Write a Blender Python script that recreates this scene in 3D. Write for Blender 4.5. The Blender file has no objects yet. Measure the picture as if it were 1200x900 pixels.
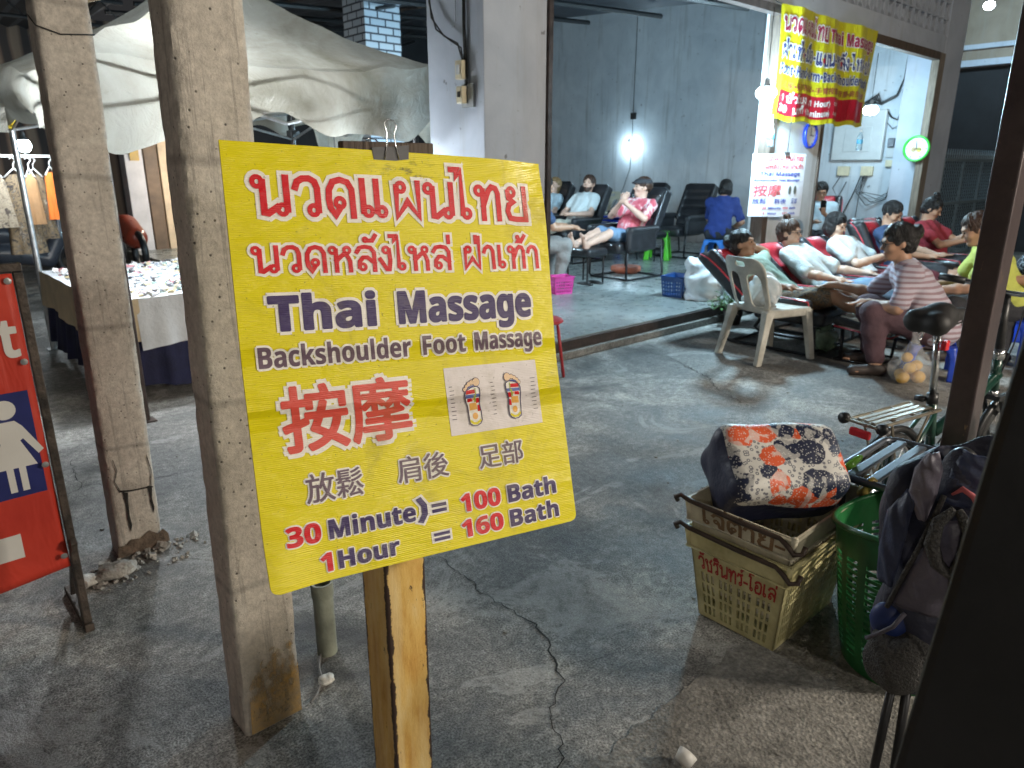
import bpy, math, random
import numpy as np
from mathutils import Vector, Matrix, noise as mnoise

SC = bpy.context.scene
COL = SC.collection
PI = math.pi
R = math.radians
random.seed(7)

# ------------------------------------------------------------------ camera
cd = bpy.data.cameras.new('camera')
cam = bpy.data.objects.new('camera', cd)
COL.objects.link(cam)
cam.location = (0, 0, 1.5)
cam.rotation_euler = (R(90 - 16.9), 0, R(48 - 90))
cd.sensor_width = 36
cd.lens = 24.96
cd.clip_start = 0.02
cd.clip_end = 500
cd.dof.use_dof = True
cd.dof.focus_distance = 1.35
cd.dof.aperture_fstop = 8.0
SC.camera = cam

# ------------------------------------------------------------------ night sky, exposure
w = bpy.data.worlds.new('World')
SC.world = w
w.use_nodes = True
nt = w.node_tree
bg = nt.nodes['Background']
sky = nt.nodes.new('ShaderNodeTexSky')
sky.sky_type = 'NISHITA'
sky.sun_disc = False
sky.sun_elevation = R(-9)
sky.sun_rotation = R(200)
glow = nt.nodes.new('ShaderNodeMix')      # faint city glow added to the night sky
glow.data_type = 'RGBA'
glow.blend_type = 'ADD'
glow.inputs[0].default_value = 1.0
glow.inputs[7].default_value = (0.13, 0.13, 0.135, 1)
nt.links.new(sky.outputs[0], glow.inputs[6])
nt.links.new(glow.outputs[2], bg.inputs[0])
bg.inputs[1].default_value = 0.10
vs = SC.view_settings
vs.view_transform = 'Standard'
vs.look = 'None'
vs.gamma = 1.0
vs.exposure = 1.05
SC.cycles.max_bounces = 8
SC.cycles.use_denoising = True
SC.cycles.sample_clamp_indirect = 6


def lamp(name, loc, watts, col, radius=0.05, kind='POINT', parent=None):
    l = bpy.data.lights.new(name, kind)
    l.energy = watts
    l.color = col
    l.shadow_soft_size = radius
    o = bpy.data.objects.new(name, l)
    COL.objects.link(o)
    o.location = loc
    if parent:
        o.parent = parent
    return o


COOL = (0.53, 0.82, 1.0)
WARM = (1.0, 0.80, 0.58)

# ------------------------------------------------------------------ tags

def tag(o, label=None, cat=None, group=None, kind=None):
    if label: o['label'] = label
    if cat: o['category'] = cat
    if group: o['group'] = group
    if kind: o['kind'] = kind
    return o


def empty(name, loc, label, cat, group=None, rz=0.0):
    o = bpy.data.objects.new(name, None)
    COL.objects.link(o)
    o.empty_display_size = 0.1
    o.location = loc
    o.rotation_euler = (0, 0, rz)
    return tag(o, label, cat, group)


def children(o):
    return [c for c in bpy.data.objects if c.parent == o]


def copy_tree(o, parent=None):
    c = o.copy()
    COL.objects.link(c)
    c.parent = parent
    for ch in children(o):
        if ch.name != c.name:
            copy_tree(ch, c)
    return c

# ------------------------------------------------------------------ materials
MATS = {}


def pm(name, col, rough=0.6, var=0.15, scale=8.0, bump=0.0, bscale=40.0, metal=0.0, col2=None, coat=0.0,
       trans=0.0, alpha=1.0, emit=0.0, detail=6.0, stretch=None, rvar=0.1):
    """procedural Principled: noise-mixed base colour, noise roughness, noise bump"""
    if name in MATS: return MATS[name]
    m = bpy.data.materials.new(name)
    m.use_nodes = True
    n, l = m.node_tree.nodes, m.node_tree.links
    b = n['Principled BSDF']
    tc = n.new('ShaderNodeTexCoord')
    src = tc.outputs['Object']
    if stretch:
        mp = n.new('ShaderNodeMapping')
        mp.inputs['Scale'].default_value = stretch
        l.new(src, mp.inputs[0])
        src = mp.outputs[0]
    nz = n.new('ShaderNodeTexNoise')
    nz.inputs['Scale'].default_value = scale
    nz.inputs['Detail'].default_value = detail
    nz.inputs['Roughness'].default_value = 0.62
    l.new(src, nz.inputs['Vector'])
    rp = n.new('ShaderNodeValToRGB')
    c1 = [max(0, c * (1 - var)) for c in col]
    c2 = list(col2) if col2 else [min(1, c * (1 + var)) for c in col]
    rp.color_ramp.elements[0].color = (*c1, 1)
    rp.color_ramp.elements[1].color = (*c2, 1)
    rp.color_ramp.elements[0].position = 0.32
    rp.color_ramp.elements[1].position = 0.68
    l.new(nz.outputs[0], rp.inputs[0])
    l.new(rp.outputs[0], b.inputs['Base Color'])
    mr = n.new('ShaderNodeMapRange')
    mr.inputs[3].default_value = max(0.03, rough - rvar)
    mr.inputs[4].default_value = min(1, rough + rvar)
    l.new(nz.outputs[0], mr.inputs[0])
    l.new(mr.outputs[0], b.inputs['Roughness'])
    b.inputs['Metallic'].default_value = metal
    if coat: b.inputs['Coat Weight'].default_value = coat
    if trans:
        b.inputs['Transmission Weight'].default_value = trans
        b.inputs['IOR'].default_value = 1.2
    if alpha < 1: b.inputs['Alpha'].default_value = alpha
    if emit:
        l.new(rp.outputs[0], b.inputs['Emission Color'])
        b.inputs['Emission Strength'].default_value = emit
    if bump:
        nb = n.new('ShaderNodeTexNoise')
        nb.inputs['Scale'].default_value = bscale
        nb.inputs['Detail'].default_value = 5
        l.new(src, nb.inputs['Vector'])
        bp = n.new('ShaderNodeBump')
        bp.inputs['Strength'].default_value = bump
        bp.inputs['Distance'].default_value = 0.02
        l.new(nb.outputs[0], bp.inputs['Height'])
        l.new(bp.outputs[0], b.inputs['Normal'])
    MATS[name] = m
    return m


class NG:
    """tiny helper to write node graphs"""
    def __init__(s, name):
        s.m = bpy.data.materials.new(name)
        s.m.use_nodes = True
        s.n, s.l = s.m.node_tree.nodes, s.m.node_tree.links
        s.b = s.n['Principled BSDF']
        s.tc = s.n.new('ShaderNodeTexCoord')
        MATS[name] = s.m

    def put(s, sock, v):
        if v is None: return
        if hasattr(v, 'is_linked'): s.l.new(v, sock)
        elif isinstance(v, (tuple, list)) and len(v) == 3 and sock.type == 'RGBA': sock.default_value = (*v, 1)
        else: sock.default_value = v

    def map(s, scale=(1, 1, 1), rot=(0, 0, 0), loc=(0, 0, 0), src=None):
        q = s.n.new('ShaderNodeMapping')
        q.inputs['Scale'].default_value = scale
        q.inputs['Rotation'].default_value = rot
        q.inputs['Location'].default_value = loc
        s.l.new(src or s.tc.outputs['Object'], q.inputs[0])
        return q.outputs[0]

    def noise(s, scale, detail=5, rough=0.6, src=None, dist=0.0):
        q = s.n.new('ShaderNodeTexNoise')
        q.inputs['Scale'].default_value = scale
        q.inputs['Detail'].default_value = detail
        q.inputs['Roughness'].default_value = rough
        q.inputs['Distortion'].default_value = dist
        s.l.new(src or s.tc.outputs['Object'], q.inputs['Vector'])
        return q.outputs[0]

    def voro(s, scale, feature='F1', src=None, out=0):
        q = s.n.new('ShaderNodeTexVoronoi')
        q.feature = feature
        q.inputs['Scale'].default_value = scale
        s.l.new(src or s.tc.outputs['Object'], q.inputs['Vector'])
        return q.outputs[out]

    def wave(s, scale, axis='X', dist=0.0, src=None, profile='SIN'):
        q = s.n.new('ShaderNodeTexWave')
        q.bands_direction = axis
        q.wave_profile = profile
        q.inputs['Scale'].default_value = scale
        q.inputs['Distortion'].default_value = dist
        s.l.new(src or s.tc.outputs['Object'], q.inputs['Vector'])
        return q.outputs[1]

    def ramp(s, fac, stops, interp='LINEAR'):
        q = s.n.new('ShaderNodeValToRGB')
        cr = q.color_ramp
        cr.interpolation = interp
        while len(cr.elements) < len(stops): cr.elements.new(0.5)
        for e, (p, c) in zip(cr.elements, stops):
            e.position = p
            e.color = (*c, 1) if isinstance(c, (tuple, list)) else (c, c, c, 1)
        s.l.new(fac, q.inputs[0])
        return q.outputs[0]

    def mix(s, fac, a, b, mode='MIX'):
        q = s.n.new('ShaderNodeMix')
        q.data_type = 'RGBA'
        q.blend_type = mode
        s.put(q.inputs[0], fac)
        s.put(q.inputs[6], a)
        s.put(q.inputs[7], b)
        return q.outputs[2]

    def math(s, op, a, b=None):
        q = s.n.new('ShaderNodeMath')
        q.operation = op
        s.put(q.inputs[0], a)
        if b is not None: s.put(q.inputs[1], b)
        return q.outputs[0]

    def sep(s, src=None):
        q = s.n.new('ShaderNodeSeparateXYZ')
        s.l.new(src or s.tc.outputs['Object'], q.inputs[0])
        return q.outputs

    def bump(s, h, strength=0.3, dist=0.02, prev=None):
        q = s.n.new('ShaderNodeBump')
        q.inputs['Strength'].default_value = strength
        q.inputs['Distance'].default_value = dist
        s.l.new(h, q.inputs['Height'])
        if prev is not None: s.l.new(prev, q.inputs['Normal'])
        return q.outputs[0]

    def out(s, col=None, rough=None, normal=None, **kw):
        s.put(s.b.inputs['Base Color'], col)
        s.put(s.b.inputs['Roughness'], rough)
        if normal is not None: s.l.new(normal, s.b.inputs['Normal'])
        for k, v in kw.items(): s.put(s.b.inputs[k.replace('_', ' ')], v)
        return s.m

# ------------------------------------------------------------------ mesh builder

def rotm(rx=0, ry=0, rz=0):
    return Matrix.Rotation(rz, 3, 'Z') @ Matrix.Rotation(ry, 3, 'Y') @ Matrix.Rotation(rx, 3, 'X')


class MB:
    def __init__(s):
        s.v, s.f, s.mi = [], [], []
        s.cur = 0

    def add(s, vs_, fs):
        k = len(s.v)
        s.v += [tuple(p) for p in vs_]
        s.f += [tuple(i + k for i in f) for f in fs]
        s.mi += [s.cur] * len(fs)

    def box(s, c, h, rot=None):
        pts = []
        for x in (-1, 1):
            for y in (-1, 1):
                for z in (-1, 1):
                    p = Vector((x * h[0], y * h[1], z * h[2]))
                    if rot is not None: p = rot @ p
                    pts.append(p + Vector(c))
        s.add(pts, [(0, 1, 3, 2), (4, 6, 7, 5), (0, 4, 5, 1), (2, 3, 7, 6), (0, 2, 6, 4), (1, 5, 7, 3)])

    def lohi(s, lo, hi):
        s.box([(a + b) / 2 for a, b in zip(lo, hi)], [(b - a) / 2 for a, b in zip(lo, hi)])

    def tube(s, pts, r, n=8, caps=True, closed=False):
        pts = [Vector(p) for p in pts]
        m = len(pts)
        rr = r if isinstance(r, (list, tuple)) else [r] * m
        base = len(s.v)
        prev = None
        for i, p in enumerate(pts):
            if closed: t = pts[(i + 1) % m] - pts[i - 1]
            else: t = pts[min(i + 1, m - 1)] - pts[max(i - 1, 0)]
            if t.length < 1e-9: t = Vector((0, 0, 1))
            t.normalize()
            if prev is None:
                a = Vector((0, 0, 1)) if abs(t.z) < 0.9 else Vector((1, 0, 0))
                u = t.cross(a).normalized()
            else:
                u = prev - t * prev.dot(t)
                if u.length < 1e-6: u = t.cross(Vector((0, 0, 1)) if abs(t.z) < 0.9 else Vector((1, 0, 0)))
                u.normalize()
            prev = u
            v = t.cross(u)
            for k in range(n):
                an = 2 * PI * k / n
                s.v.append(tuple(p + (u * math.cos(an) + v * math.sin(an)) * rr[i]))
        rings = m if closed else m - 1
        for i in range(rings):
            for k in range(n):
                a = base + i * n + k
                b = base + i * n + (k + 1) % n
                c = base + ((i + 1) % m) * n + (k + 1) % n
                d = base + ((i + 1) % m) * n + k
                s.f.append((a, b, c, d))
                s.mi.append(s.cur)
        if caps and not closed:
            s.f.append(tuple(base + k for k in range(n))[::-1])
            s.f.append(tuple(base + (m - 1) * n + k for k in range(n)))
            s.mi += [s.cur] * 2

    def lathe(s, prof, c=(0, 0, 0), n=24, rot=None, sx=1, sy=1):
        """prof: list of (radius, z)"""
        pts = []
        for r_, z in prof:
            for k in range(n):
                a = 2 * PI * k / n
                p = Vector((r_ * math.cos(a) * sx, r_ * math.sin(a) * sy, z))
                if rot is not None: p = rot @ p
                pts.append(p + Vector(c))
        fs = []
        for i in range(len(prof) - 1):
            for k in range(n):
                fs.append((i * n + k, i * n + (k + 1) % n, (i + 1) * n + (k + 1) % n, (i + 1) * n + k))
        if prof[0][0] > 1e-5: fs.append(tuple(range(n))[::-1])
        if prof[-1][0] > 1e-5: fs.append(tuple((len(prof) - 1) * n + k for k in range(n)))
        s.add(pts, fs)

    def ball(s, c, r, n=12, sc=(1, 1, 1), rot=None):
        prof = [(math.sin(PI * i / n) * r, -math.cos(PI * i / n) * r * sc[2]) for i in range(n + 1)]
        prof[0] = (1e-6, prof[0][1]); prof[-1] = (1e-6, prof[-1][1])
        s.lathe(prof, c, n=max(8, n), rot=rot, sx=sc[0], sy=sc[1])

    def prism(s, poly, d0, d1, fn):
        """poly 2D outline, extruded between d0 and d1; fn(u, v, d) -> point"""
        n = len(poly)
        k = [fn(u, v, d0) for u, v in poly] + [fn(u, v, d1) for u, v in poly]
        fs = [tuple(range(n))[::-1], tuple(range(n, 2 * n))]
        fs += [(i, (i + 1) % n, n + (i + 1) % n, n + i) for i in range(n)]
        s.add(k, fs)

    def panel(s, W, H, holes, th, fn, nu=None):
        """flat panel W x H with rectangular holes, thickness th, mapped by fn(u, v, d)"""
        xs = sorted({0.0, W, *[round(a, 5) for h in holes for a in (h[0], h[2])], *([W * i / nu for i in range(nu + 1)] if nu else [])})
        ys = sorted({0.0, H, *[round(a, 5) for h in holes for a in (h[1], h[3])]})
        nx, ny = len(xs) - 1, len(ys) - 1
        solid = np.ones((nx, ny), bool)
        xc = np.array([(xs[i] + xs[i + 1]) / 2 for i in range(nx)])
        yc = np.array([(ys[i] + ys[i + 1]) / 2 for i in range(ny)])
        for a, b, c, d in holes:
            solid[np.ix_((xc > a) & (xc < c), (yc > b) & (yc < d))] = False
        idx = {}
        pts = []

        def vid(i, j, k):
            q = (i, j, k)
            if q not in idx:
                idx[q] = len(pts)
                pts.append(fn(xs[i], ys[j], th if k else 0.0))
            return idx[q]
        fs = []
        for i in range(nx):
            for j in range(ny):
                if not solid[i, j]: continue
                fs.append((vid(i, j, 0), vid(i, j + 1, 0), vid(i + 1, j + 1, 0), vid(i + 1, j, 0)))
                fs.append((vid(i, j, 1), vid(i + 1, j, 1), vid(i + 1, j + 1, 1), vid(i, j + 1, 1)))
                if i == 0 or not solid[i - 1, j]: fs.append((vid(i, j, 0), vid(i, j, 1), vid(i, j + 1, 1), vid(i, j + 1, 0)))
                if i == nx - 1 or not solid[i + 1, j]: fs.append((vid(i + 1, j, 0), vid(i + 1, j + 1, 0), vid(i + 1, j + 1, 1), vid(i + 1, j, 1)))
                if j == 0 or not solid[i, j - 1]: fs.append((vid(i, j, 0), vid(i + 1, j, 0), vid(i + 1, j, 1), vid(i, j, 1)))
                if j == ny - 1 or not solid[i, j + 1]: fs.append((vid(i, j + 1, 0), vid(i, j + 1, 1), vid(i + 1, j + 1, 1), vid(i + 1, j + 1, 0)))
        s.add(pts, fs)

    def grid(s, nu, nv, fn, closed_u=False):
        pts = [fn(i / nu, j / nv) for j in range(nv + 1) for i in range(nu + (0 if closed_u else 1))]
        w_ = nu if closed_u else nu + 1
        fs = []
        for j in range(nv):
            for i in range(nu):
                i2 = (i + 1) % w_
                fs.append((j * w_ + i, j * w_ + i2, (j + 1) * w_ + i2, (j + 1) * w_ + i))
        s.add(pts, fs)

    def build(s, name, mat, parent=None, smooth=False, bevel=0.0, loc=None, rz=None, solid=0.0, auto=None):
        me = bpy.data.meshes.new(name)
        me.from_pydata(s.v, [], s.f)
        ms = mat if isinstance(mat, (list, tuple)) else [mat]
        for m in ms: me.materials.append(m)
        if len(ms) > 1: me.polygons.foreach_set('material_index', s.mi)
        me.validate()
        if smooth:
            me.polygons.foreach_set('use_smooth', [True] * len(me.polygons))
            if auto: me.set_sharp_from_angle(angle=R(auto))
        me.update()
        o = bpy.data.objects.new(name, me)
        COL.objects.link(o)
        if parent: o.parent = parent
        if loc is not None: o.location = loc
        if rz is not None: o.rotation_euler = (0, 0, rz)
        if bevel:
            bv = o.modifiers.new('bevel', 'BEVEL')
            bv.width = bevel
            bv.segments = 2
            bv.limit_method = 'ANGLE'
        if solid:
            sd = o.modifiers.new('solid', 'SOLIDIFY')
            sd.thickness = solid
        return o

# ------------------------------------------------------------------ signed distance solids -> one continuous mesh

class Sdf:
    def __init__(s):
        s.p = []
        s.wr = None

    def cone(s, a, b, ra, rb, k=0.03, sub=False):
        a, b = np.array(a, float), np.array(b, float)
        r = max(ra, rb)
        lo, hi = np.minimum(a, b) - r, np.maximum(a, b) + r

        def f(P):
            ab = b - a
            L = max(1e-9, float(ab @ ab))
            t = np.clip(((P - a) @ ab) / L, 0, 1)
            q = P - a - t[..., None] * ab
            return np.sqrt((q * q).sum(-1)) - (ra + (rb - ra) * t)
        s.p.append((f, lo, hi, k, sub))
        return s

    def chain(s, pts, rs, k=0.02):
        for i in range(len(pts) - 1): s.cone(pts[i], pts[i + 1], rs[i], rs[i + 1], k)
        return s

    def ell(s, c, r, M=None, k=0.03, sub=False):
        c, r = np.array(c, float), np.array(r, float)
        M = np.eye(3) if M is None else np.array(M, float)   # columns = local axes
        ext = np.abs(M) @ r

        def f(P):
            q = (P - c) @ M
            k0 = np.sqrt(((q / r) ** 2).sum(-1))
            k1 = np.sqrt(((q / (r * r)) ** 2).sum(-1)) + 1e-9
            return k0 * (k0 - 1) / k1
        s.p.append((f, c - ext, c + ext, k, sub))
        return s

    def rbox(s, c, h, M=None, rad=0.03, k=0.02, sub=False):
        c, h = np.array(c, float), np.array(h, float)
        M = np.eye(3) if M is None else np.array(M, float)
        ext = np.abs(M) @ h

        def f(P):
            q = np.abs((P - c) @ M) - (h - rad)
            return np.sqrt((np.maximum(q, 0) ** 2).sum(-1)) + np.minimum(q.max(-1), 0) - rad
        s.p.append((f, c - ext, c + ext, k, sub))
        return s

    def mesh(s, res):
        pad = 3 * res
        adds = [p for p in s.p if not p[4]]
        lo = np.min([p[1] for p in adds], 0) - pad
        hi = np.max([p[2] for p in adds], 0) + pad
        n = np.ceil((hi - lo) / res).astype(int) + 1
        F = np.full(n, 0.2, np.float32)
        ax = [lo[i] + res * np.arange(n[i]) for i in range(3)]
        for f, plo, phi, k, sub in s.p:
            m = k + 2.5 * res
            i0 = np.maximum(0, np.floor((plo - m - lo) / res).astype(int))
            i1 = np.minimum(n, np.ceil((phi + m - lo) / res).astype(int) + 1)
            if (i1 <= i0).any(): continue
            sl = tuple(slice(a, b) for a, b in zip(i0, i1))
            P = np.stack(np.meshgrid(*[ax[i][sl[i]] for i in range(3)], indexing='ij'), -1)
            d = f(P)
            g = F[sl]
            if sub:
                d = -d
                h = np.clip(0.5 - 0.5 * (g - d) / k, 0, 1)
                F[sl] = g * (1 - h) + d * h + k * h * (1 - h)
            else:
                h = np.clip(0.5 + 0.5 * (g - d) / k, 0, 1)
                F[sl] = g * (1 - h) + d * h - k * h * (1 - h)
        if s.wr:
            amp, fr, sd = s.wr
            P = np.stack(np.meshgrid(*ax, indexing='ij'), -1)
            x, y, z = P[..., 0], P[..., 1], P[..., 2]
            F += amp * (np.sin(fr * (x + .6 * z) + 3 * np.sin(.5 * fr * y + sd)) * np.sin(.7 * fr * (y - .5 * x) + 2 * np.sin(.6 * fr * z + sd)) )
        return nets(F, lo, res)

    def build(s, name, mat, parent=None, res=0.012, solid=0.0):
        v, f = s.mesh(res)
        me = bpy.data.meshes.new(name)
        me.from_pydata(v.tolist(), [], f.tolist())
        me.materials.append(mat)
        me.polygons.foreach_set('use_smooth', [True] * len(me.polygons))
        me.update()
        o = bpy.data.objects.new(name, me)
        COL.objects.link(o)
        if parent: o.parent = parent
        return o


def nets(F, lo, res):
    S = F < 0
    nx, ny, nz = F.shape
    cnt = np.zeros((nx - 1, ny - 1, nz - 1), np.int8)
    sub = lambda A, i, j, k: A[i:nx - 1 + i, j:ny - 1 + j, k:nz - 1 + k]
    for i in (0, 1):
        for j in (0, 1):
            for k in (0, 1): cnt += sub(S, i, j, k)
    act = np.argwhere((cnt > 0) & (cnt < 8))
    ids = np.full(cnt.shape, -1, np.int32)
    ids[act[:, 0], act[:, 1], act[:, 2]] = np.arange(len(act))
    acc = np.zeros((len(act), 3))
    wt = np.zeros(len(act))
    cs = [(i, j, k) for i in (0, 1) for j in (0, 1) for k in (0, 1)]
    for a in cs:
        for ax in range(3):
            if a[ax]: continue
            b = list(a); b[ax] = 1
            fa = F[act[:, 0] + a[0], act[:, 1] + a[1], act[:, 2] + a[2]]
            fb = F[act[:, 0] + b[0], act[:, 1] + b[1], act[:, 2] + b[2]]
            m = (fa < 0) != (fb < 0)
            t = np.where(m, fa / np.where(np.abs(fa - fb) < 1e-12, 1, fa - fb), 0)
            p = np.tile(np.array(a, float), (len(act), 1))
            p[:, ax] += t
            acc[m] += p[m]
            wt[m] += 1
    V = lo + res * (act + acc / np.maximum(wt, 1)[:, None])
    Q = []
    for ax in range(3):
        o1, o2 = (ax + 1) % 3, (ax + 2) % 3
        sl0 = [slice(None)] * 3; sl1 = [slice(None)] * 3
        sl0[ax] = slice(0, -1); sl1[ax] = slice(1, None)
        A, B = S[tuple(sl0)], S[tuple(sl1)]
        e = np.argwhere(A != B)
        ok = (e[:, o1] > 0) & (e[:, o2] > 0)
        for o in (o1, o2): ok &= e[:, o] < cnt.shape[o]
        e = e[ok]
        inside = A[e[:, 0], e[:, 1], e[:, 2]]
        qs = []
        for d1, d2 in ((1, 1), (0, 1), (0, 0), (1, 0)):
            c = e.copy()
            c[:, o1] -= d1
            c[:, o2] -= d2
            qs.append(ids[c[:, 0], c[:, 1], c[:, 2]])
        q = np.stack(qs, 1)
        q[~inside] = q[~inside][:, ::-1]
        Q.append(q)
    return V, np.concatenate(Q)

# =================================================================== LIGHT THAT COMES FROM OUTSIDE THE FRAME
# (the market lane behind the photographer is lit; its unseen lamps are added further down)

# =================================================================== SURFACE MATERIALS

def mat_ground():
    g = NG('worn_concrete')
    big = g.noise(0.55, 6, 0.6, dist=0.6)
    mid = g.noise(2.6, 8, 0.68, dist=0.8)
    fine = g.noise(28, 6, 0.72)
    speck = g.noise(150, 3, 0.6)
    c = g.ramp(mid, [(0.30, (0.085, 0.080, 0.073)), (0.45, (0.175, 0.166, 0.152)), (0.56, (0.28, 0.266, 0.242)), (0.68, (0.40, 0.38, 0.345))])
    c = g.mix(g.ramp(big, [(0.42, 0.8), (0.58, 0.0)]), c, (0.075, 0.072, 0.068))
    c = g.mix(0.75, c, g.ramp(fine, [(0.32, 0.22), (0.50, 0.60), (0.66, 1.0)]), 'OVERLAY')
    c = g.mix(0.8, c, g.ramp(speck, [(0.34, 0.10), (0.48, 0.52), (0.64, 0.98)]), 'OVERLAY')
    st = g.noise(1.3, 7, 0.7, src=g.map(loc=(7.3, 2.1, 0)), dist=1.6)
    c = g.mix(g.ramp(st, [(0.56, 0.0), (0.60, 0.55), (0.66, 0.1)]), c, (0.42, 0.41, 0.385))
    oil = g.noise(1.0, 4, 0.55, src=g.map(loc=(3.0, 9.0, 0)), dist=0.4)
    c = g.mix(g.ramp(oil, [(0.56, 0.0), (0.68, 0.85)]), c, (0.035, 0.033, 0.032))
    pits = g.voro(60)
    h = g.math('ADD', g.math('MULTIPLY', fine, 0.7), g.math('ADD', g.math('MULTIPLY', speck, 0.5), g.math('MULTIPLY', mid, 1.6)))
    return g.out(c, g.ramp(mid, [(0.3, 0.5), (0.7, 0.85)]), g.bump(h, 0.55, 0.012))


def mat_rough_slab():
    g = NG('coarse_concrete')
    mid = g.noise(4, 8, 0.7, dist=0.5)
    ag = g.voro(95)
    fine = g.noise(60, 6, 0.75)
    c = g.ramp(mid, [(0.32, (0.085, 0.080, 0.072)), (0.52, (0.18, 0.170, 0.153)), (0.72, (0.30, 0.283, 0.255))])
    c = g.mix(0.8, c, g.ramp(fine, [(0.32, 0.2), (0.66, 0.95)]), 'OVERLAY')
    h = g.math('ADD', ag, g.math('MULTIPLY', fine, 1.2))
    return g.out(c, 0.82, g.bump(h, 0.5, 0.012))


def mat_shop_floor():
    g = NG('polished_cement')
    big = g.noise(0.9, 6, 0.6, dist=0.8)
    mid = g.noise(5, 7, 0.65, dist=0.5)
    c = g.ramp(mid, [(0.30, (0.20, 0.22, 0.215)), (0.70, (0.38, 0.40, 0.385))])
    c = g.mix(g.ramp(big, [(0.36, 0.7), (0.6, 0.0)]), c, (0.12, 0.135, 0.13))
    c = g.mix(0.35, c, g.ramp(g.noise(60, 5, 0.7), [(0.3, 0.25), (0.7, 0.75)]), 'OVERLAY')
    return g.out(c, g.ramp(g.noise(7, 6, 0.7), [(0.30, 0.16), (0.70, 0.46)]), g.bump(mid, 0.08, 0.01))


def mat_plaster(name, c0, c1, dirt=(0.30, 0.28, 0.25), amt=0.5):
    g = NG(name)
    mid = g.noise(2.2, 7, 0.6, dist=0.5)
    fine = g.noise(34, 5, 0.7)
    c = g.ramp(mid, [(0.3, c0), (0.7, c1)])
    streak = g.noise(3.0, 6, 0.65, src=g.map((3.0, 3.0, 0.22)))
    c = g.mix(g.ramp(streak, [(0.54, 0.0), (0.74, amt)]), c, dirt)
    z = g.sep()[2]
    low = g.math('ADD', z, g.math('MULTIPLY', g.noise(3, 6, 0.7), 0.9))
    c = g.mix(g.ramp(low, [(0.55, 0.75), (1.0, 0.0)]), c, dirt)
    spots = g.noise(16, 3, 0.5)
    c = g.mix(g.ramp(spots, [(0.70, 0.0), (0.76, 0.7)]), c, (0.10, 0.09, 0.085))
    return g.out(c, 0.7, g.bump(fine, 0.16, 0.01))


def mat_cast_concrete():
    g = NG('cast_concrete')
    mid = g.noise(5, 8, 0.68, dist=0.5)
    fine = g.noise(45, 6, 0.75)
    pit = g.voro(38)
    c = g.ramp(mid, [(0.28, (0.36, 0.325, 0.28)), (0.52, (0.48, 0.435, 0.38)), (0.74, (0.55, 0.505, 0.445))])
    streak = g.noise(6, 6, 0.7, src=g.map((4, 4, 0.35)))
    c = g.mix(g.ramp(streak, [(0.56, 0.0), (0.76, 0.32)]), c, (0.19, 0.172, 0.152))
    c = g.mix(0.42, c, g.ramp(fine, [(0.32, 0.34), (0.66, 0.92)]), 'OVERLAY')
    c = g.mix(g.ramp(pit, [(0.05, 0.85), (0.13, 0.0)]), c, (0.06, 0.056, 0.052))
    blot = g.noise(2.3, 5, 0.6, src=g.map(loc=(2, 5, 1)), dist=0.5)
    c = g.mix(g.ramp(blot, [(0.57, 0.0), (0.7, 0.32)]), c, (0.16, 0.15, 0.135))
    drip = g.noise(9, 5, .6, src=g.map((5, 5, 0.16), loc=(1, 3, 2)))
    c = g.mix(g.ramp(drip, [(0.57, 0.0), (0.62, 0.4), (0.67, 0.0)]), c, (0.14, 0.127, 0.113))
    joint = g.wave(.62, 'Z', 2.5, src=g.map((.6, .6, 1)))
    c = g.mix(g.ramp(joint, [(0.0, .35), (0.006, 0.0)]), c, (0.09, 0.082, 0.075))
    h = g.math('ADD', g.math('MULTIPLY', fine, 0.8), g.math('ADD', mid, g.math('MULTIPLY', g.ramp(pit, [(0.0, 0.0), (0.16, 1.0)]), 0.8)))
    return g.m, g, c, h


m_, g_, c_, h_ = mat_cast_concrete()
g_.out(c_, 0.85, g_.bump(h_, 0.65, 0.012))
M_CONC = m_
M_GROUND = mat_ground()
M_SLAB = mat_rough_slab()
M_FLOOR = mat_shop_floor()
M_WALL = mat_plaster('white_plaster', (0.50, 0.52, 0.53), (0.66, 0.68, 0.69))
M_GREYWALL = mat_plaster('grey_plaster', (0.38, 0.42, 0.49), (0.49, 0.53, 0.60), amt=0.4)
M_DARK = pm('dark_shade', (0.02, 0.021, 0.024), 0.8, 0.3, 3)
M_STEEL_DK = pm('brown_steel', (0.075, 0.055, 0.048), 0.42, 0.35, 14, 0.15, 60, 0.4)
M_BLACK = pm('black_paint', (0.016, 0.016, 0.017), 0.4, 0.3, 20)
M_WOOD = pm('weathered_wood', (0.20, 0.165, 0.13), 0.8, 0.45, 9, 0.5, 30, stretch=(6, 6, 0.5))
M_WOOD_DK = pm('dark_wood', (0.085, 0.06, 0.045), 0.7, 0.4, 9, 0.4, 30, stretch=(6, 6, 0.5))
M_WIRE = pm('cable_black', (0.02, 0.02, 0.02), 0.5, 0.2)
M_ALU = pm('grey_metal', (0.45, 0.46, 0.47), 0.35, 0.2, 20, metal=0.85)
M_CHROME = pm('bright_steel', (0.62, 0.63, 0.64), 0.22, 0.15, 20, metal=1.0)

# =================================================================== GROUND
g = MB()
g.add([(-70, -70, 0), (90, -70, 0), (90, 90, 0), (-70, 90, 0)], [(0, 1, 2, 3)])
tag(g.build('ground', M_GROUND), kind='structure')

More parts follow.
